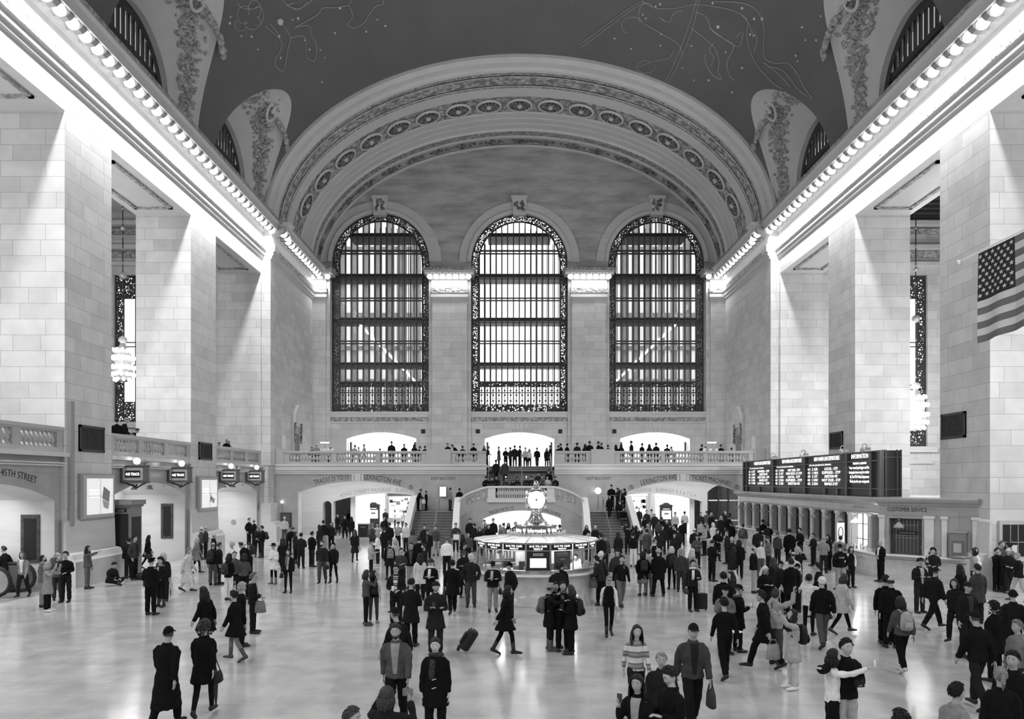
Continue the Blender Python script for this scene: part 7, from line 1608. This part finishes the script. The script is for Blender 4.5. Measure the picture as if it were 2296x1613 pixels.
for x, y, h, rz, pose, top, hair, lab in ((1096, 1001, 1.72, 250, 'lean', 'j.03', 's.03', 'person leaning by the left doorpost at the stair top'), (1118, 1002, 1.76, 100, 'stand', 'c.08', 's.05', 'person in grey coat at the stair top, left'), (1134, 1004, 1.7, 200, 'hold', 'j.03', 's.02', 'dark person at the stair top next to the grey coat'), (1144, 1003, 1.72, 60, 'stand', 'j.05', 's.03', 'person in dark jacket in the stair top group, left'), (1154, 999, 1.82, 10, 'stand', 'j.03', 's.02', 'tallest person in the stair top group'), (1166, 1000, 1.8, 300, 'stand', 'j.04', 's.03', 'person beside the tallest one at the stair top'), (1178, 1005, 1.72, 180, 'stand', 's.5', 's.03', 'person in white shirt at the stair top'), (1187, 1011, 1.6, 180, 'stand', 's.7', 'l.03', 'shorter person in white top at the stair top'), (1204, 1014, 1.7, 5, 'walk', 'j.012', 's.02', 'person in black walking away at the stair top right'), (1233, 999, 1.76, 100, 'stand', 'j.015', 's.02', 'dark person by the right doorpost at the stair top'), (1226, 1005, 1.68, 200, 'stand', 'c.02', 'l.02', 'long-coated person left of the right doorpost at the stair top')):
    p(x, y, h, rz, pose, top, 't.03', hair, lab, z0=GF, ylim=(57.3, 63.5))
# ---- along the gallery balustrade
G_ = [(699, 1003, 1.6, 'lean', 'j.02', 's.02', 'bending dark person at the far left of the gallery'), (710, 995, 1.7, 'hold', 'j.25', 'C.7', 'person in white cap near the left lectern lamp on the gallery'), (742, 1004, 1.6, 'lean', 'j.03', 's.02', 'person stooping right of the bright papers on the gallery'), (796, 998, 1.68, 'lean', 'j.3', 's.1', 'person in pale jacket leaning in the left gallery doorway'), (804, 1003, 1.6, 'hold', 'j.35', 's.1', 'smaller pale person in the left gallery doorway'), (816, 996, 1.72, 'stand', 'c.35', 's.4', 'person in pale open coat in the left gallery doorway'), (852, 1006, 1.6, 'lean', 'j.015', 's.012', 'person resting on the rail under the left gallery doorway'), (878, 989, 1.8, 'hold', 'j.02', 'C.02', 'tall person in dark jacket and cap at the left gallery rail'), (906, 996, 1.7, 'stand', 'j.012', 'D.012', 'hooded dark person on the left gallery'), (929, 996, 1.7, 'stand', 'j.02', 'l.012', 'long-haired person at the right side of the left gallery doorway'), (942, 1001, 1.64, 'lean', 'j.03', 's.02', 'person leaning left of the left gallery pedestal'), (953, 1000, 1.68, 'hold', 'j.02', 's.05', 'pale-faced person next to the left gallery pedestal'), (1003, 994, 1.74, 'lean', 'j.015', 's.015', 'person leaning on both elbows right of the left pedestal'), (1014, 997, 1.7, 'bend', 'j.012', 's.02', 'person bending beside the elbow leaner on the gallery'), (1037, 1000, 1.68, 'stand', 'j.02', 's.03', 'person alone on the gallery between pedestal and stairs'), (1062, 995, 1.76, 'stand', 'j.012', 'C.012', 'broad dark capped person left of the stair opening'), (1086, 1000, 1.66, 'stand', 'j.03', 'l.03', 'long-haired person touching the stair opening at left'),
      (1252, 999, 1.68, 'stand', 'j.03', 's.02', 'dark person first right of the stair opening'), (1257, 995, 1.74, 'stand', 'j.02', 'C.02', 'person in cap second right of the stair opening'), (1272, 995, 1.74, 'stand', 'j.015', 's.012', 'broad dark person third right of the stair opening'), (1294, 993, 1.74, 'stand', 'j.04', 's.015', 'person with hood down left of the right pedestal'), (1312, 996, 1.68, 'stand', 'j.012', 'l.012', 'long-haired dark person at the right pedestal'), (1322, 988, 1.8, 'stand', 'j.012', 's.012', 'tall person behind the right pedestal'), (1341, 990, 1.78, 'stand', 'j.015', 's.015', 'dark-haired person over the right pedestal'), (1349, 993, 1.72, 'stand', 'j.02', 's.1', 'grey-haired person over the right pedestal'), (1363, 998, 1.66, 'lean', 'j.03', 's.02', 'person in profile right of the right pedestal'), (1381, 997, 1.66, 'stand', 'j.012', 'l.012', 'long-haired person left of the right gallery doorway, first of two'), (1393, 996, 1.68, 'stand', 'j.015', 'l.015', 'long-haired person left of the right gallery doorway, second of two'), (1415, 988, 1.82, 'stand', 'j.012', 's.02', 'big person silhouetted in the right gallery doorway'), (1440, 994, 1.74, 'stand', 'j.012', 's.03', 'silhouetted person in the middle of the right gallery doorway'), (1456, 996, 1.68, 'stand', 'j.012', 'l.012', 'long-haired silhouette in the right gallery doorway'), (1471, 993, 1.74, 'stand', 'j.015', 's.012', 'silhouette facing left in the right gallery doorway'), (1496, 997, 1.7, 'stand', 'j.03', 's.03', 'person near the right side of the right gallery doorway'), (1505, 1002, 1.6, 'lean', 'j.2', 's.03', 'pale person low in the right gallery doorway'), (1574, 997, 1.7, 'hold', 'j.02', 's.012', 'person in dark jacket by the bright papers at right'), (1582, 999, 1.66, 'hold', 'j.4', 'C.6', 'person in pale patterned top by the bright papers at right'), (1616, 997, 1.7, 'phone', 'j.03', 's.02', 'person reading right of the bright papers'), (1640, 1004, 1.6, 'hold', 'j.15', 's.02', 'last person at the right end of the gallery')]
for i, (x, y, h, pose, top, hair, lab) in enumerate(G_): p(x, y, h, [0, 20, 340, 180, 90, 270, 200, 160][(i * 5 + 3) % 8] if x < 1240 else [0, 10, 350, 60, 300][i % 5], pose, top, 't.03', hair, lab, z0=GF, ylim=(55.0, 63.8))
for x, y, n in ((728, 1000, 5), (1596, 1000, 3)):
    t = empty('reading_desk', (sx(x, 57), 57, GF), 0, 'brightly lit reading desk with papers at the %s of the gallery' % ('left' if x < 1000 else 'right'), 'desk'); m_ = MB(); m_.box(-.9, .9, -.3, .3, .8, .88, M(.4)); m_.box(-.7, -.6, -.2, .2, 0, .8, M(.3)); m_.box(.6, .7, -.2, .2, 0, .8, M(.3)); m_.build('table', t)
    m_ = MB(); 
    for k in range(n): m_.prism([(-.12, .9), (.1, .9), (.16, 1.35), (-.06, 1.35)], -.02, 0, lambda u, v, d: (u - .7 + k * 1.4 / n + .1, d, v), WHITE)
    m_.build('papers', t); m_ = MB(); m_.tube([(0, 0, .88), (0, 0, 1.75)], .02, BRASS, 6); m_.build('lamp_post', t); m_ = MB(); m_.box(-.32, .32, -.05, .05, 1.75, 1.83, EM(7)); m_.build('lamp_tube', t)
for x, y, h, pose, rz, Y_, lab in ((262, 938, 1.72, 'stand', 30, 34.5, 'dark person at the pier edge on the left side gallery'), (284, 937, 1.74, 'lean', 280, 35.6, 'grey-haired person in black leaning over the left side gallery'), (308, 961, 1.6, 'bend', 280, 36.6, 'person stooping beside the grey-haired one on the left side gallery'), (492, 992, 1.6, 'lean', 250, 48.4, 'dark person low at the far left side gallery'), (508, 985, 1.7, 'stand', 200, 49.2, 'person in cap at the far left side gallery'), (513, 990, 1.62, 'stand', 180, 49.9, 'pale-jacketed person at the far left side gallery')):
    p(x, y, None, rz, pose, 'j.35' if 'pale' in lab else 'j.012', 't.03', 'C.3' if 'cap' in lab else ('s.25' if 'grey-haired person' in lab else 's.02'), lab, z0=GF, Y=Y_)
# ---- crowd between the right stairs and the ticket windows
b = p(1420, 1193, 1.72, 340, 'up', 's.015', 't.62', 's.012', 'person in black top and white trousers with arms raised'); 
C_ = [(1386, 1193, 1.66, 10, 'stand', 'c.03', 'g.03', 'l.03', 'person in dark coat left of the white trousers with raised arms'), (1408, 1177, 1.7, 340, 'photoup', 'j.02', 't.02', 's.02', 'dark person lifting a phone by the right stairs parapet'), (1426, 1179, 1.66, 300, 'photo', 'j.03', 't.02', 'b.03', 'person with bob taking a picture by the right stairs parapet'), (1441, 1179, 1.64, 180, 'stand', 'j.3', 't.1', 's.05', 'small person in pale top right of the parapet'), (1452, 1173, 1.74, 170, 'stand', 'l.2', 't.03', 's.04', 'person in long grey coat facing camera, right of the parapet'), (1450, 1187, 1.66, 5, 'stand', 'c.09', 'g.03', 's.02', 'person in grey coat turned away below the parapet'), (1468, 1209, 1.66, 260, 'fold', 'c.012', 'g.02', 's.1', 'person in black coat looking right, pale scarf at the neck'), (1441, 1236, 1.64, 5, 'pocket', 'c.012', 'k.16', 'b.012', 'person in black coat over a grey skirt seen from behind'), (1454, 1231, 1.7, 10, 'stand', 'j.33', 't.2', 's.03', 'person in pale hooded top right of the grey skirt'), (1476, 1230, 1.76, 5, 'wide', 'c.012', 't.012', 'B.35', 'person in pale knit hat and black jacket, legs apart, seen from behind'), (1506, 1225, 1.68, 0, 'stand', 'j.03', 'g.012', 'b.5', 'blond person with black backpack seen from behind'), (1527, 1231, 1.64, 340, 'stand', 'j.06', 't.05', 'c.4', 'fair curly-haired person beside the blond backpack wearer'), (1552, 1230, 1.66, 300, 'hold', 'c.25', 't.04', 'l.5', 'person with long blond hair and grey coat facing right'), (1597, 1211, 1.74, 300, 'phone', 'j.015', 't.015', 's.015', 'person all in black with hand at the mouth, right of the blond'), (1609, 1187, 1.68, 185, 'hold', 'j.015', 't.03', 'D.012', 'hooded person in black jacket facing camera near the ticket counter'), (1630, 1190, 1.7, 100, 'stand', 'j.04', 't.03', 's.06', 'person in dark jacket facing left, right of the hood'), (1641, 1203, 1.78, 190, 'hold', 'j.03', 't.03', 'z.05', 'balding person in dark sweater with hands clasped'), (1639, 1170, 1.74, 10, 'stand', 'j.012', 't.02', 's.012', 'broad dark person turned away by the nearest far ticket window'), (1599, 1172, 1.66, 5, 'stand', 'l.66', 't.1', 'b.7', 'white-haired person in long white coat seen from behind'), (1657, 1210, 1.7, 350, 'stand', 'j.012', 't.015', 'b.012', 'dark person close behind the white leggings'), (1666, 1175, 1.7, 330, 'stand', 'j.1', 't.3', 's.02', 'person with a backpack by the ticket counter')]
for a in C_:
    r_ = p(*a)
    if 'blond person with black' in a[8]: bag(r_, 'backpack', 'black backpack on the blond person from behind', .012)
    if 'person with a backpack by' in a[8]: bag(r_, 'backpack', 'grey backpack by the far ticket counter', .08)
    if 'grey skirt seen' in a[8]: bag(r_, 'backpack', 'small black backpack over the coat with grey skirt', .012)
b = p(1645, 1227, 1.7, 280, 'walk', 'j.03', 'g.66', 'l.012', 'person in dark jacket, white leggings and tall black boots', boot=True, shoe=.012)
b = p(1554, 1256, 1.66, 190, 'carry', 'j.03', 't.015', 's.02', 'short-haired person in white scarf holding a coat, facing camera', scarf=.66, boot=True); bag(b, 'suitcase', 'black upright suitcase beside the white scarf wearer', .012, -1); bag(b, 'handbag', 'small dark bag at the hip of the white scarf wearer', .04)
D_ = [(1433, 1139, 66), (1461, 1142, 64), (1450, 1144, 60), (1446, 1158, 55.5), (1468, 1150, 58), (1484, 1160, 54), (1514, 1149, 58), (1535, 1147, 60), (1571, 1149, 58), (1585, 1146, 60), (1595, 1150, 57), (1617, 1157, 54), (1627, 1147, 58), (1633, 1156, 55), (1495, 1167, 50), (1502, 1173, 46), (1486, 1179, 43.5), (1520, 1184, 42), (1530, 1168, 49), (1557, 1185, 41), (1563, 1199, 36.5), (1477, 1165, 50), (1510, 1178, 43.5), (1572, 1166, 50), (1512, 1196, 37.5), (1477, 1190, 39.5)]
DL = ['dark figure far back in the right passage by the stairs', 'pale-topped figure in the right passage left of the post', 'dark figure halfway down the right passage, near the parapet', 'person in black facing camera just past the parapet', 'person in white knit cap below the right information post', 'short-haired person left of the right information post', 'person in white hooded jacket right of the information post', 'dark person beside the white hooded jacket', 'person in black jacket, middle of the passage mouth', 'person in grey jacket with pale trousers at the passage mouth', 'fair person at the glazed bay, first from left', 'person with pale hair at the glazed bay', 'person with a raised arm at the glazed bay', 'bulky dark person at the right end of the glazed bay', 'person in white knit hat in the middle of the crowd', 'dark-haired tall person facing camera in the crowd', 'person with a dark backpack in the crowd', 'person in dark padded jacket in the crowd', 'dark person under the right information post', 'person in white cap in the thick of the crowd', 'person looking down in grey jacket, crowd right side', 'dark person behind the long grey coat', 'dark-haired person behind the padded jacket', 'person in pale jacket at the right of the crowd', 'long-haired person at the left of the crowd front', 'person in dark coat behind the black-coated one']
for i, (x, y, Yk) in enumerate(D_):
    l_ = DL[i]; top = 'j.4' if 'white hooded' in l_ or 'pale jacket' in l_ or 'pale-topped' in l_ else ('j.1' if 'grey' in l_ else 'j.0%d' % (15 + i * 7 % 30))
    hair = 'B.7' if 'white knit' in l_ else ('C.7' if 'white cap in' in l_ else ('l.4' if 'blond' in l_ else ('b.35' if 'fair' in l_ or 'pale hair' in l_ else ('l.02' if 'long-haired' in l_ else ('B.03' if 'dark knit' in l_ else 's.03')))))
    r_ = p(x, y, None, [0, 180, 20, 200, 340, 160][(i * 3 + 1) % 6], 'photoup' if 'raised arm' in l_ else ('phone' if 'looking down' in l_ else 'stand'), top, 't.25' if 'pale trousers' in l_ else 't.03', hair, l_, Y=Yk)
    if 'dark backpack' in l_: bag(r_, 'backpack', 'dark backpack in the middle of the right crowd', .02)
b = p(1579, 1178, 1.72, 100, 'hold', 'j.36', 't.02', 's.015', 'person in pale jacket with backpack facing left at the crowd edge'); bag(b, 'backpack', 'black backpack on the pale jacket at the crowd edge', .02)
# ---- right of centre, by the counter
E_ = [(1691, 1225, 1.76, 250, 'pocket', 'p.012', 't.3', 'z.04', 'person with shaved head in black padded jacket and pale trousers'), (1706, 1212, 1.62, 200, 'stand', 's.5', 't.1', 'b.012', 'dark-haired person in white top near the counter'), (1722, 1203, 1.72, 90, 'phone', 'j.12', 't.03', 's.05', 'person looking down left of the ticket queue'), (1734, 1250, 1.66, 10, 'stand', 'c.03', 't.02', 'l.06', 'person with long brown hair turned away'), (1715, 1269, 1.66, 190, 'phone', 'c.012', 'g.012', 'l.6', 'person with long straight blond hair reading a phone'), (1751, 1258, 1.62, 200, 'stand', 'j.03', 't.015', 'C.03', 'person in dark baseball cap facing camera, right of the long hair'), (1773, 1252, 1.78, 5, 'stand', 'c.012', 't.012', 's.04', 'person in long black jacket turned away, legs apart'), (1778, 1237, 1.74, 330, 'stand', 'j.5', 't.02', 'z.04', 'balding person in white jacket behind the long black jacket'), (1788, 1264, 1.56, 90, 'stand', 'j.05', 't.03', 'C.015', 'child-sized person in black cap beside the long black jacket'), (1788, 1228, 1.7, 350, 'photo', 'j.015', 't.02', 'c.45', 'person with curly pale hair taking a picture'), (1699, 1184, 1.76, 350, 'stand', 'j.03', 't.03', 's.02', 'person in black jacket at the ticket queue, leftmost'), (1710, 1166, 1.74, 20, 'stand', 'j.03', 't.03', 'H.05', 'person in brimmed hat at the ticket windows'), (1722, 1174, 1.7, 350, 'lean', 'j.03', 't.03', 's.02', 'person bending to the ticket window, right of the brimmed hat'), (1744, 1192, 1.7, 300, 'stand', 'j.06', 't.03', 's.1', 'grey-haired person in front of the dark ones at the ticket windows'), (1770, 1186, 1.82, 350, 'stand', 'c.012', 't.012', 's.012', 'tall person in black coat at the middle ticket window'), (1793, 1184, 1.76, 110, 'hold', 'j.015', 't.05', 's.015', 'person in black jacket counting something by the ticket counter'), (1823, 1196, 1.62, 100, 'hold', 'j.03', 't.03', 's.06', 'older short-haired person in dark jacket facing left at the counter'), (1847, 1203, 1.68, 320, 'hold', 'j.2', 't.03', 's.3', 'fair person reading a white sheet beside the counter'), (1857, 1199, 1.68, 100, 'hold', 'c.02', 't.015', 'b.012', 'dark-haired person in black coat holding the white sheet'), (1885, 1202, 1.7, 320, 'lean', 'j.15', 't.03', 's.012', 'person in grey jacket leaning at the lit ticket window')]
for a in E_:
    r_ = p(*a)
    if 'holding the white sheet' in a[8]: m_ = MB(); m_.box(-.15, .15, -.004, .004, -.1, .11, WHITE); o_ = m_.build('paper_sheet', loc=tuple(local_to_world(r_[0], r_[1]['wrr'] + V3((-.05, .16, .05))))); o_.rotation_euler = (-.9, .3, .5); tag(o_, 'white paper sheet held up beside the ticket counter', 'paper')
b = p(1883, 1220, 1.78, 5, 'pocket', 'j.012', 't.25', 'C.012', 'broad person in black hooded top with white lettering on the back'); m_ = MB(); jm = top_mesh('pocket', 'm', 'j', Y_n := (b[0].location[1] < 27)); 
bv = BVHTree.FromPolygons([v.co for v in jm.vertices], [q_.vertices for q_ in jm.polygons])
def onback(x, y):
    h_ = bv.ray_cast(V3((x, -1.5, 1.22 + y)), V3((0, 1, 0))); return (x, (h_[0].y if h_[0] else -.16) - .008, 1.22 + y)
lettering(m_, 'CAVS', .085, onback, M(.7), width=.2); o_ = m_.build('lettering', b[0])
p(1908, 1225, 1.64, 190, 'pocket', 'v.015', 't.02', 'b.02', 'person in black waistcoat with white sleeves by the counter', sleeve=.72)
p(1843, 1294, 1.78, 355, 'walk', 'j.012', 't.1', 's.75', 'white-haired person in black jacket and grey trousers walking away')
p(1833, 1262, 1.74, 60, 'walk', 'j.015', 't.02', 's.02', 'blurred dark person behind the white-haired walker'); p(1814, 1288, 1.66, 320, 'photo', 'j.6', 'g.012', 's.02', 'blurred person in white jacket holding a camera')
p(1893, 1286, 1.68, 275, 'stride', 'c.42', 'g.012', 'b.06', 'blurred person in pale coat striding right with a big step', shoe=.05)
p(1706, 1324, 1.78, 60, 'stride', 'c.012', 't.012', 's.03', 'blurred person in black coat striding left of the white shoes')
b = p(1776, 1366, 1.62, 95, 'photoup', 'c.36', 't.5', 'l.02', 'person in pale coat and white shoes looking up with phone raised', shoe=.8); bag(b, 'tote', 'grey cloth shopping bag hanging from the arm of the white shoe wearer', .25, 1); bag(b, 'backpack', 'large black backpack on the pale coat wearer with white shoes', .012); bag(b, 'phone', 'phone raised overhead by the white shoe wearer', .05)
p(1741, 1352, 1.74, 300, 'photoup', 'j.28', 't.1', 's.08', 'person looking up half hidden behind the pale coat with white shoes', Y=17.3)
F_ = [(1622, 1283, 1.74, 350, 'stand', 'j.015', 't.015', 's.012', 'dark person turned away left of the profile face'), (1639, 1281, 1.66, 100, 'stand', 'j.03', 't.015', 'l.012', 'long-haired person in profile facing left, right of centre'), (1626, 1314, 1.66, 190, 'ear', 'j.15', 't.02', 'C.012', 'fair-haired person in black baseball cap, hand at the face'), (1656, 1311, 1.66, 280, 'phone', 'c.012', 't.012', 'C.012', 'person in black beret and checked scarf using a phone')]
for a in F_: r_ = p(*a, scarf=carved('beret_scarf', .02, .5, 16)) if 'beret' in a[8] else p(*a)
bag(r_, 'phone', 'dark phone held by the beret wearer', .05)
b = p(1623, 1340, 1.72, 5, 'walk', 's.012', 't.012', 's.012', 'person all in black walking away with a white plate'); m_ = MB(); m_.lathe([(0, 0), (.1, .0), (.15, .02), (.0, .03)], (0, 0, 0), WHITE, 16); tag(m_.build('white_plate', loc=tuple(local_to_world(b[0], V3((.36, .3, .95))))), 'white plate carried by the person all in black', 'plate')
# ---- bottom right of centre
b = p(1428, 1401, 1.66, 185, 'walk', 's.3', 't.03', 'l.05', 'person in striped knitted top with shoulder-length hair facing camera', topmat=stripes(.62, .16, 4.6), skin=.45); bag(b, 'tote', 'white shopping bag on the arm of the striped top', .66, -1); bag(b, 'handbag', 'black garment bag over the arm of the striped top', .012, -1)
b = p(1429, 1512, 1.66, 150, 'ear', 'j.015', 't.03', 'l.012', 'black-haired person in leather jacket talking on a phone at the bottom edge', shirt=.3); bag(b, 'phone', 'dark phone at the ear of the leather jacket wearer', .05)
p(1483, 1463, 1.6, 170, 'stand', 'j.03', 't.03', 's.35', 'fair short-haired person behind the striped top')
b = p(1503, 1493, 1.78, 110, 'phone', 'j.012', 't.015', 's.03', 'person with cropped hair in black jacket in profile, looking at a phone', skin=.45); bag(b, 'phone', 'bright phone in the hand of the cropped-hair person', .6)
b = p(1555, 1398, 1.82, 180, 'walk', 'j.07', 't.02', 'C.02', 'tall person in cap and grey jacket striding to the camera', shirt=.035); bag(b, 'tote', 'dark striped carrier bag in the hand of the tall capped walker', .04, -1)
b = p(1869, 1455, 1.64, 260, 'selfie', 's.72', 't.012', 'b.02', 'person in white sweater taking a selfie, left of a couple', skin=.45); bag(b, 'phone', 'pale phone held out by the white sweater wearer', .6)
b = p(1898, 1432, 1.78, 190, 'hug', 'j.015', 't.4', 's.015', 'smiling person in leather jacket in the selfie couple at right', shirt=.012, skin=.45); bag(b, 'camera', 'black camera in the hand of the leather jacket wearer', .015, -1)
p(2019, 1591, 1.72, 20, 'stand', 'j.1', 't.03', 's.02', 'dark crown of a head at the bottom edge, right'); p(2146, 1531, 1.68, 280, 'stand', 'j.22', 't.03', 's.012', 'dark-haired person in grey hooded jacket at the bottom right')
p(2243, 1496, 1.68, 340, 'stand', 'c.015', 't.02', 'p.2', 'person with fair ponytail in black coat at the bottom right'); p(2271, 1460, 1.76, 130, 'stand', 'j.015', 't.02', 's.015', 'dark-haired person in profile at the right edge near the ponytail')
p(2186, 1370, 1.8, 10, 'walk', 'j.015', 't.03', 'C.02', 'person in black outdoor jacket and cap walking away at right'); p(2228, 1349, 1.68, 20, 'stand', 'c.012', 't.012', 'c.012', 'curly-haired person in black coat right of the black cap'); p(2271, 1323, 1.72, 340, 'stand', 'j.02', 't.02', 'B.02', 'person in dark knit hat and hooded coat at the right edge'); p(2280, 1391, 1.66, 100, 'stand', 'j.18', 't.05', 's.2', 'person in grey fur-hooded coat at the right edge')
# ---- right side, in front of the splayed ticket end
p(1974, 1204, 1.76, 100, 'fold', 'j.012', 't.012', 'z.5', 'older person in black suit and white shirt standing by the ticket office corner', shirt=.7, Y=31.5)
b = p(2092, 1229, 1.66, 140, 'hold', 'j.03', 't.03', 'c.012', 'curly-haired person holding up a child by the splayed counter'); p(2083, 1236, None, 320, 'sit', 's.4', 't.3', 's.5', 'fair-haired child in striped jersey held on the counter', z0=.85, Y=b[0].location[1] + .15)
p(2063, 1251, 1.76, 190, 'phone', 'j.03', 't.04', 's.03', 'person in zipped jacket and jeans looking at a phone', shirt=.35); p(2098, 1272, 1.78, 280, 'stride', 'p.02', 't.015', 'C.02', 'blurred person in cap and padded jacket striding right')
p(1986, 1290, 1.78, 340, 'stand', 'j.012', 't.012', 's.012', 'dark-haired person in black, left of two seen from behind'); p(1997, 1293, 1.8, 350, 'stand', 'j.012', 't.012', 'z.04', 'balding person in black, right of two seen from behind')
b = p(2019, 1337, 1.66, 0, 'walk', 'j.1', 't.012', 'b.03', 'person in grey jacket with two-tone backpack walking away', shoe=.5); bag(b, 'backpack', 'two-tone grey and black backpack in the right foreground', .3)
p(2187, 1211, 1.66, 180, 'hold', 's.72', 't.1', 'b.012', 'dark-haired person in white shirt by the right pier base', Y=29); p(2182, 1230, 1.66, 70, 'reach', 'j.3', 't.03', 'b.02', 'person in pale hooded jacket reaching out to the left'); p(2152, 1265, 1.66, 20, 'stand', 'j.015', 't.03', 'l.02', 'long dark-haired person in black right of the striding cap'); p(2191, 1265, 1.76, 10, 'stand', 'c.06', 't.03', 's.02', 'person in big grey overcoat turned away')
p(2140, 1298, 1.66, 130, 'walk', 'j.02', 't.02', 'b.03', 'person in black jacket walking left with hair blown back'); p(2170, 1305, 1.8, 190, 'stand', 'j.025', 't.03', 'C.03', 'older person in baseball cap and dark jacket facing the camera', shirt=.06)
p(2236, 1229, 1.66, 195, 'photo', 'j.015', 't.02', 's.02', 'person in black holding a camera to the face at right'); p(2247, 1213, 1.7, 200, 'stand', 'j.1', 't.03', 's.1', 'dim person behind the photographer at right', Y=28.9); p(2262, 1216, 1.76, 20, 'stand', 'j.25', 't.05', 's.03', 'person in camouflage jacket by the dark window at right', Y=28.8, topmat=carved('camouflage', .06, .4, 9)); p(2261, 1230, 1.68, 160, 'hold', 'j.02', 't.03', 'B.5', 'person in pale knit hat right of the photographer'); p(2280, 1240, 1.7, 90, 'walk', 'j.02', 't.4', 's.35', 'blurred pale-haired person at the right edge')
# ================================================================ camera and light
cam = bpy.data.cameras.new('camera'); cam.sensor_width = 36; cam.lens = F / 2296 * 36
cam.shift_y = (VY - 806.5) / 2296; cam.clip_end = 300
co = bpy.data.objects.new('camera', cam); COL.objects.link(co); co.location = (0, 0, CH); co.rotation_euler = (PI / 2, 0, 0)
sc.camera = co
w = bpy.data.worlds.new('sky'); sc.world = w; w.use_nodes = True
w.node_tree.nodes['Background'].inputs[0].default_value = (1, 1, 1, 1); w.node_tree.nodes['Background'].inputs[1].default_value = 3.0
def area(name, loc, rot, sx_, sy_, power, spread=None):
    l = bpy.data.lights.new(name, 'AREA'); l.shape = 'RECTANGLE'; l.size = sx_; l.size_y = sy_; l.energy = power
    if spread: l.spread = spread
    o = bpy.data.objects.new(name, l); COL.objects.link(o); o.location = loc; o.rotation_euler = rot; return o
def point(name, loc, power, r=.3):
    l = bpy.data.lights.new(name, 'POINT'); l.energy = power; l.shadow_soft_size = r
    o = bpy.data.objects.new(name, l); COL.objects.link(o); o.location = loc; return o
K = 1.0
area('cornice_light_left', (XL + .82, 19, 21.35), (0, 0, 0), .35, 68, 8800 * K)
area('cornice_light_right', (XR - .82, 19, 21.35), (0, 0, 0), .35, 68, 6500 * K)
for a, b in PX: area('capital_light', ((a + b) / 2, YE - .44, 21.4), (0, 0, 0), max(1.2, b - a), .3, 180 * K)
for y in (45, 33.5, 22): 
    point('chandelier_light_left', (-23.1, y, 10.5), 2600 * K, .6); point('chandelier_light_right', (23.2, y, 8.4), 2600 * K, .6)
for x0, x1, y, p_ in ((-13.5, -6.5, 66, 900), (-16.5, -7.5, 57.5, 380), (8, 14, 66, 900), (8.5, 17.5, 57.5, 420), (-12, -6, 74, 500), (8, 14, 74, 500)):
    area('passage_ceiling_light', ((x0 + x1) / 2, y, 4.85), (0, 0, 0), x1 - x0, 3, p_)
for c in (-11.28, .65, 12.35): area('gallery_room_light', (c, 71, 9.5), (0, 0, 0), 8, 6, 2600)
area('lower_arch_light', (.65, 51.6, 2.44), (0, 0, 0), 5, 2.4, 420)
for y in (37.2, 48.8): area('track_gate_light', (XL - 1.6, y, 3.7), (0, .5, 0), 1.0, 4, 260)
area('escalator_light', (XL - 1.6, 26, 3.7), (0, .5, 0), 1.0, 4, 260)
point('ticket_lamp', (TX - .35, 34.6, 2.1), 25, .12); point('landing_flood', (sx(1341, 53), 52.8, sz(1101, 53)), 60, .15)
point('booth_light', (BX, BY - 1.3, 1.8), 40, .2); point('booth_light', (BX - 1.2, BY - .6, 1.8), 40, .2); point('booth_light', (BX + 1.2, BY - .6, 1.8), 40, .2)
for c in (-11.4, .64, 12.5): area('west_window_daylight', (c, -14.8, 18), (-PI / 2, 0, 0), 8, 17, 1700)
vs = sc.view_settings; sc.display_settings.display_device = 'sRGB'
vs.view_transform = 'Standard'; vs.look = 'None'; vs.gamma = 1; vs.use_curve_mapping = False; vs.exposure = -.42
sc.cycles.max_bounces = 8; sc.cycles.diffuse_bounces = 4; sc.cycles.glossy_bounces = 3; sc.cycles.transmission_bounces = 4; sc.cycles.transparent_max_bounces = 12
sc.cycles.sample_clamp_indirect = 6; sc.cycles.caustics_reflective = False; sc.cycles.caustics_refractive = False
sc.cycles.use_denoising = True
